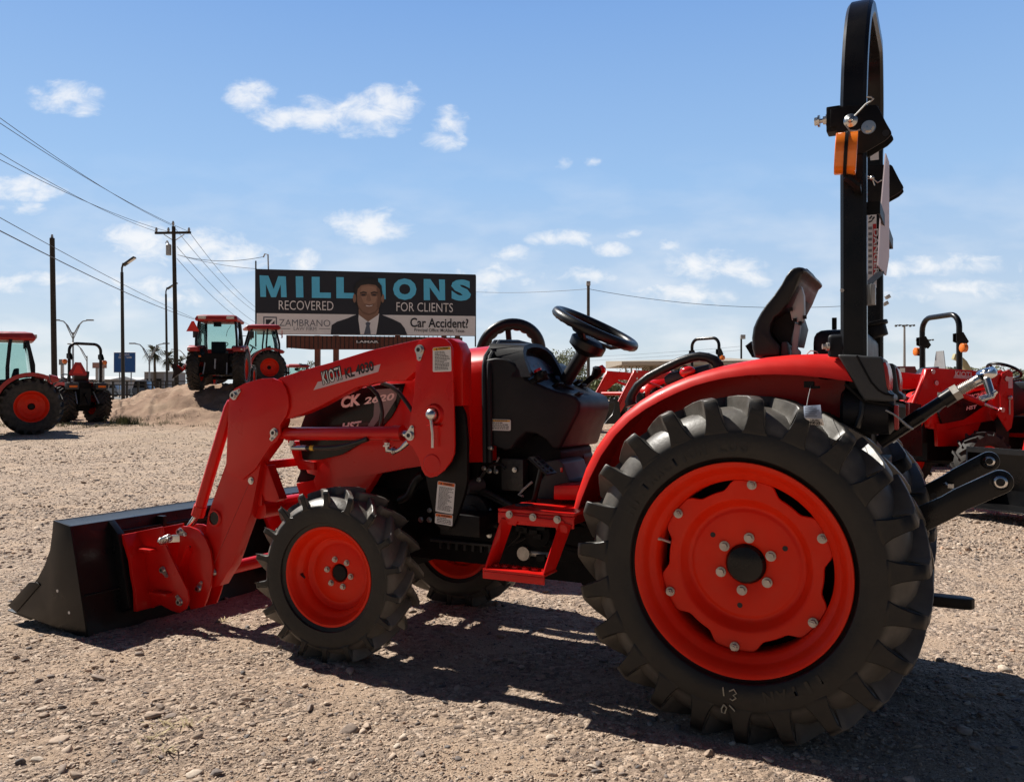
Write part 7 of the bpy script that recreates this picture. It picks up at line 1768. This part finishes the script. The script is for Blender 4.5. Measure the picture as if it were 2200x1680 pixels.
# ---- trees and brush
def crown_mesh(m, c, rx, ry, rz, n, leaf, rnd, fill=.35):
    lobes = [(Vector((rnd.gauss(0, .45) * rx, rnd.gauss(0, .45) * ry, rnd.gauss(.05, .38) * rz)), rnd.uniform(.28, .5)) for _ in range(16)]
    for _ in range(n):
        l, r = rnd.choice(lobes); v = Vector((rnd.gauss(0, 1), rnd.gauss(0, 1), rnd.gauss(0, 1))).normalized() * (rnd.random() ** fill) * r
        p = c + l + Vector((v.x * rx, v.y * ry, v.z * rz)); a = Vector((rnd.gauss(0, 1), rnd.gauss(0, 1), rnd.gauss(0, 1))).normalized(); b = a.orthogonal().normalized(); s = leaf * rnd.uniform(.5, 1.3)
        m.poly([p - a * s, p + b * s * .45, p + a * s, p - b * s * .45])
def tree(label, u, vt, d, w, mm, n=2600, leaf=.10, group=None, name='mesquite_tree', seed=1):
    b = WD(u, vt, d); g = hgt(b.x, d); H_ = b.z - g; rnd = random.Random(seed); t = empty(name, (b.x, d, g)); tag(t, label, 'tree', group)
    m = MB(); m.tube([(0, 0, -.1), (.1, 0, H_ * .25), (0, 0, H_ * .5)], [.16, .12, .07], 8)
    for k in range(5): a = k * 1.26 + rnd.random(); m.tube([(.05, 0, H_ * .3), (w * .25 * math.cos(a), w * .25 * math.sin(a), H_ * .6), (w * .42 * math.cos(a), w * .42 * math.sin(a), H_ * .8)], [.07, .045, .015], 6)
    m.build('trunk', M['trunk'], t)
    m = MB(); crown_mesh(m, Vector((0, 0, H_ * .64)), w * .5, w * .5, H_ * .36, n, leaf, rnd); m.build('crown', mm, t, smooth=0)
TG = 'trees beyond the yard'
tree('feathery green tree just right of the dashboard', 1196, 744, 60, 3.0, M['leaf'], 4200, .085, TG, seed=3)
tree('low olive bushy tree at the foot of the feathery one, left of the slim pole', 1232, 788, 64, 3.2, M['leaf'], 3000, .09, TG, seed=4)
tree('pale leafed shrub under the porch roof of the beige building', 1362, 783, 48, 2.4, M['bush'], 1300, .07, TG, seed=6)
tree('small tree peeping out left of the billboard posts', 662, 776, 90, 3.2, M['leaf'], 1500, .12, TG, seed=7)
tree('low round tree right of the billboard posts behind the loader arm', 720, 790, 95, 4.2, M['leaf'], 1500, .13, TG, seed=8)
def brush(name, label, u0, u1, vt, d, n, mm, seed):
    rnd = random.Random(seed); m = MB()
    for _ in range(n):
        u = rnd.uniform(u0, u1); x = (u - 1100) / 1800 * d; y = d + rnd.uniform(-3, 6); g = hgt(x, y); H_ = (WD(u, vt, d).z - g) * (.62 + .38 * float(vnoise(np.array(x * .35), np.array(y * .35), seed)))
        z = g + H_ * rnd.random() ** .6; a = Vector((rnd.gauss(0, 1), rnd.gauss(0, 1), rnd.gauss(0, 1))).normalized(); b = a.orthogonal().normalized(); s = rnd.uniform(.12, .34); p = Vector((x, y, z))
        m.poly([p - a * s, p + b * s * .5, p + a * s, p - b * s * .5])
    tag(m.build(name, mm, None, smooth=0), label, 'brush', kind='stuff')
brush('brush', 'line of grey green scrub along the horizon on the right', 1880, 2330, 786, 90, 9000, M['bush'], 31)
brush('brush', 'green scrub behind the parked loaders in the middle distance', 1185, 1330, 808, 80, 3500, M['leaf'], 32)
brush('brush', 'dark far tree line along the horizon on the left', -60, 560, 832, 210, 9000, M['bush'], 33)

# ---- beige building behind the tractors
def office():
    d = 46; a, b = WD(1336, 800, d), WD(1640, 800, d); g = hgt(a.x, d); t = empty('building', (a.x, d, g)); tag(t, 'low beige office with a flat porch roof on posts, beyond the parked loaders', 'building')
    W_ = b.x - a.x; zl = WD(1321, 779, d).z - g; zr = WD(1640, 764, d).z - g; x1 = W_ * .26
    m = MB(); m.boxab((x1, .3, -.1), (W_, 6, zl - .12)); m.build('wall', M['tanwall'], t, smooth=0)
    m = MB(); m.rings([[(-.1, -.8, zl - .14), (W_, -.8, zl - .14), (W_, -.8, zl + .08), (-.1, -.8, zl + .02)], [(-.1, 7, zl - .10), (W_, 7, zl - .10), (W_, 7, zl + .55), (-.1, 7, zl + .35)]]); m.build('roof', M['tanwall'], t, smooth=0)
    m = MB(); m.boxab((-.12, -.84, zl - .16), (W_, -.802, zl + .0)); m.build('fascia', mat('pale fascia board', (.50, .45, .38), .8), t, smooth=0)
    for x in (.1, x1 * .2): m = MB(); m.boxab((x, -.6, -.1), (x + .08, -.52, zl - .14)); m.build('porch_post', M['tanwall'], t, smooth=0)
    m = MB(); m.boxab((x1 + .55, .24, -.1), (x1 + 1.5, .32, zl - .35)); m.build('door', mat('olive door', (.12, .115, .09), .7), t, smooth=0)
    for x in (x1 + 1.65, x1 + 3.2, x1 + 5.0): m = MB(); m.boxab((x, .22, .9), (x + 1.0, .31, zl - .4)); wv3 = m.build('window', M['satin'], t, smooth=0)
office()
# ---- things standing among the right-hand tractors
a = WD(1945, 800, 24); t = empty('farm_implement', (a.x, 24, hgt(a.x, 24))); tag(t, 'dark red boxy farm implement right of the tail lamps', 'implement')
m = MB(); q = [WD(u, v, 24) - t.location for u, v in ((1908, 795), (1925, 787), (1967, 787), (1976, 815), (1976, 850), (1908, 850))]; m.rings([q, [p + Vector((0, 1.2, 0)) for p in q]]); m.build('body', mat('dark red steel', (.17, .020, .018), .5, var=.1), t, bevel=.02)
for dx in (-.35, .35): m = MB(); m.cyl((dx, .1, .3), (dx, .3, .3), .3, 18); m.build('wheel', M['oldrubber'], t)
m = MB(); c = WD(1938, 799, 24) - t.location; m.box(c - Vector((0, .02, 0)), (.14, .02, .22)); m.build('label_plate', M['white'], t)
a = WD(2060, 800, 17); t = empty('wood_chipper', (a.x, 17, hgt(a.x, 17))); tag(t, 'cream curved discharge chute rising behind the slim roll bar', 'wood chipper')
m = MB(); pts = [WD(u, v, 17) - t.location for u, v in ((2048, 766), (2058, 769), (2070, 780), (2080, 797), (2084, 820), (2084, 860))]; m.bar(pts, .12, .10, up=(0, 1, 0)); m.build('chute', mat('cream paint', (.45, .40, .22), .5), t, bevel=.01)
m = MB(); m.boxab((-.3, -.2, .3), (.6, .4, .9)); m.build('body', M['satin'], t, bevel=.03)
for dx in (-.3, .6): m = MB(); m.cyl((dx, -.3, .22), (dx, -.1, .22), .22, 16); m.build('wheel', M['oldrubber'], t)
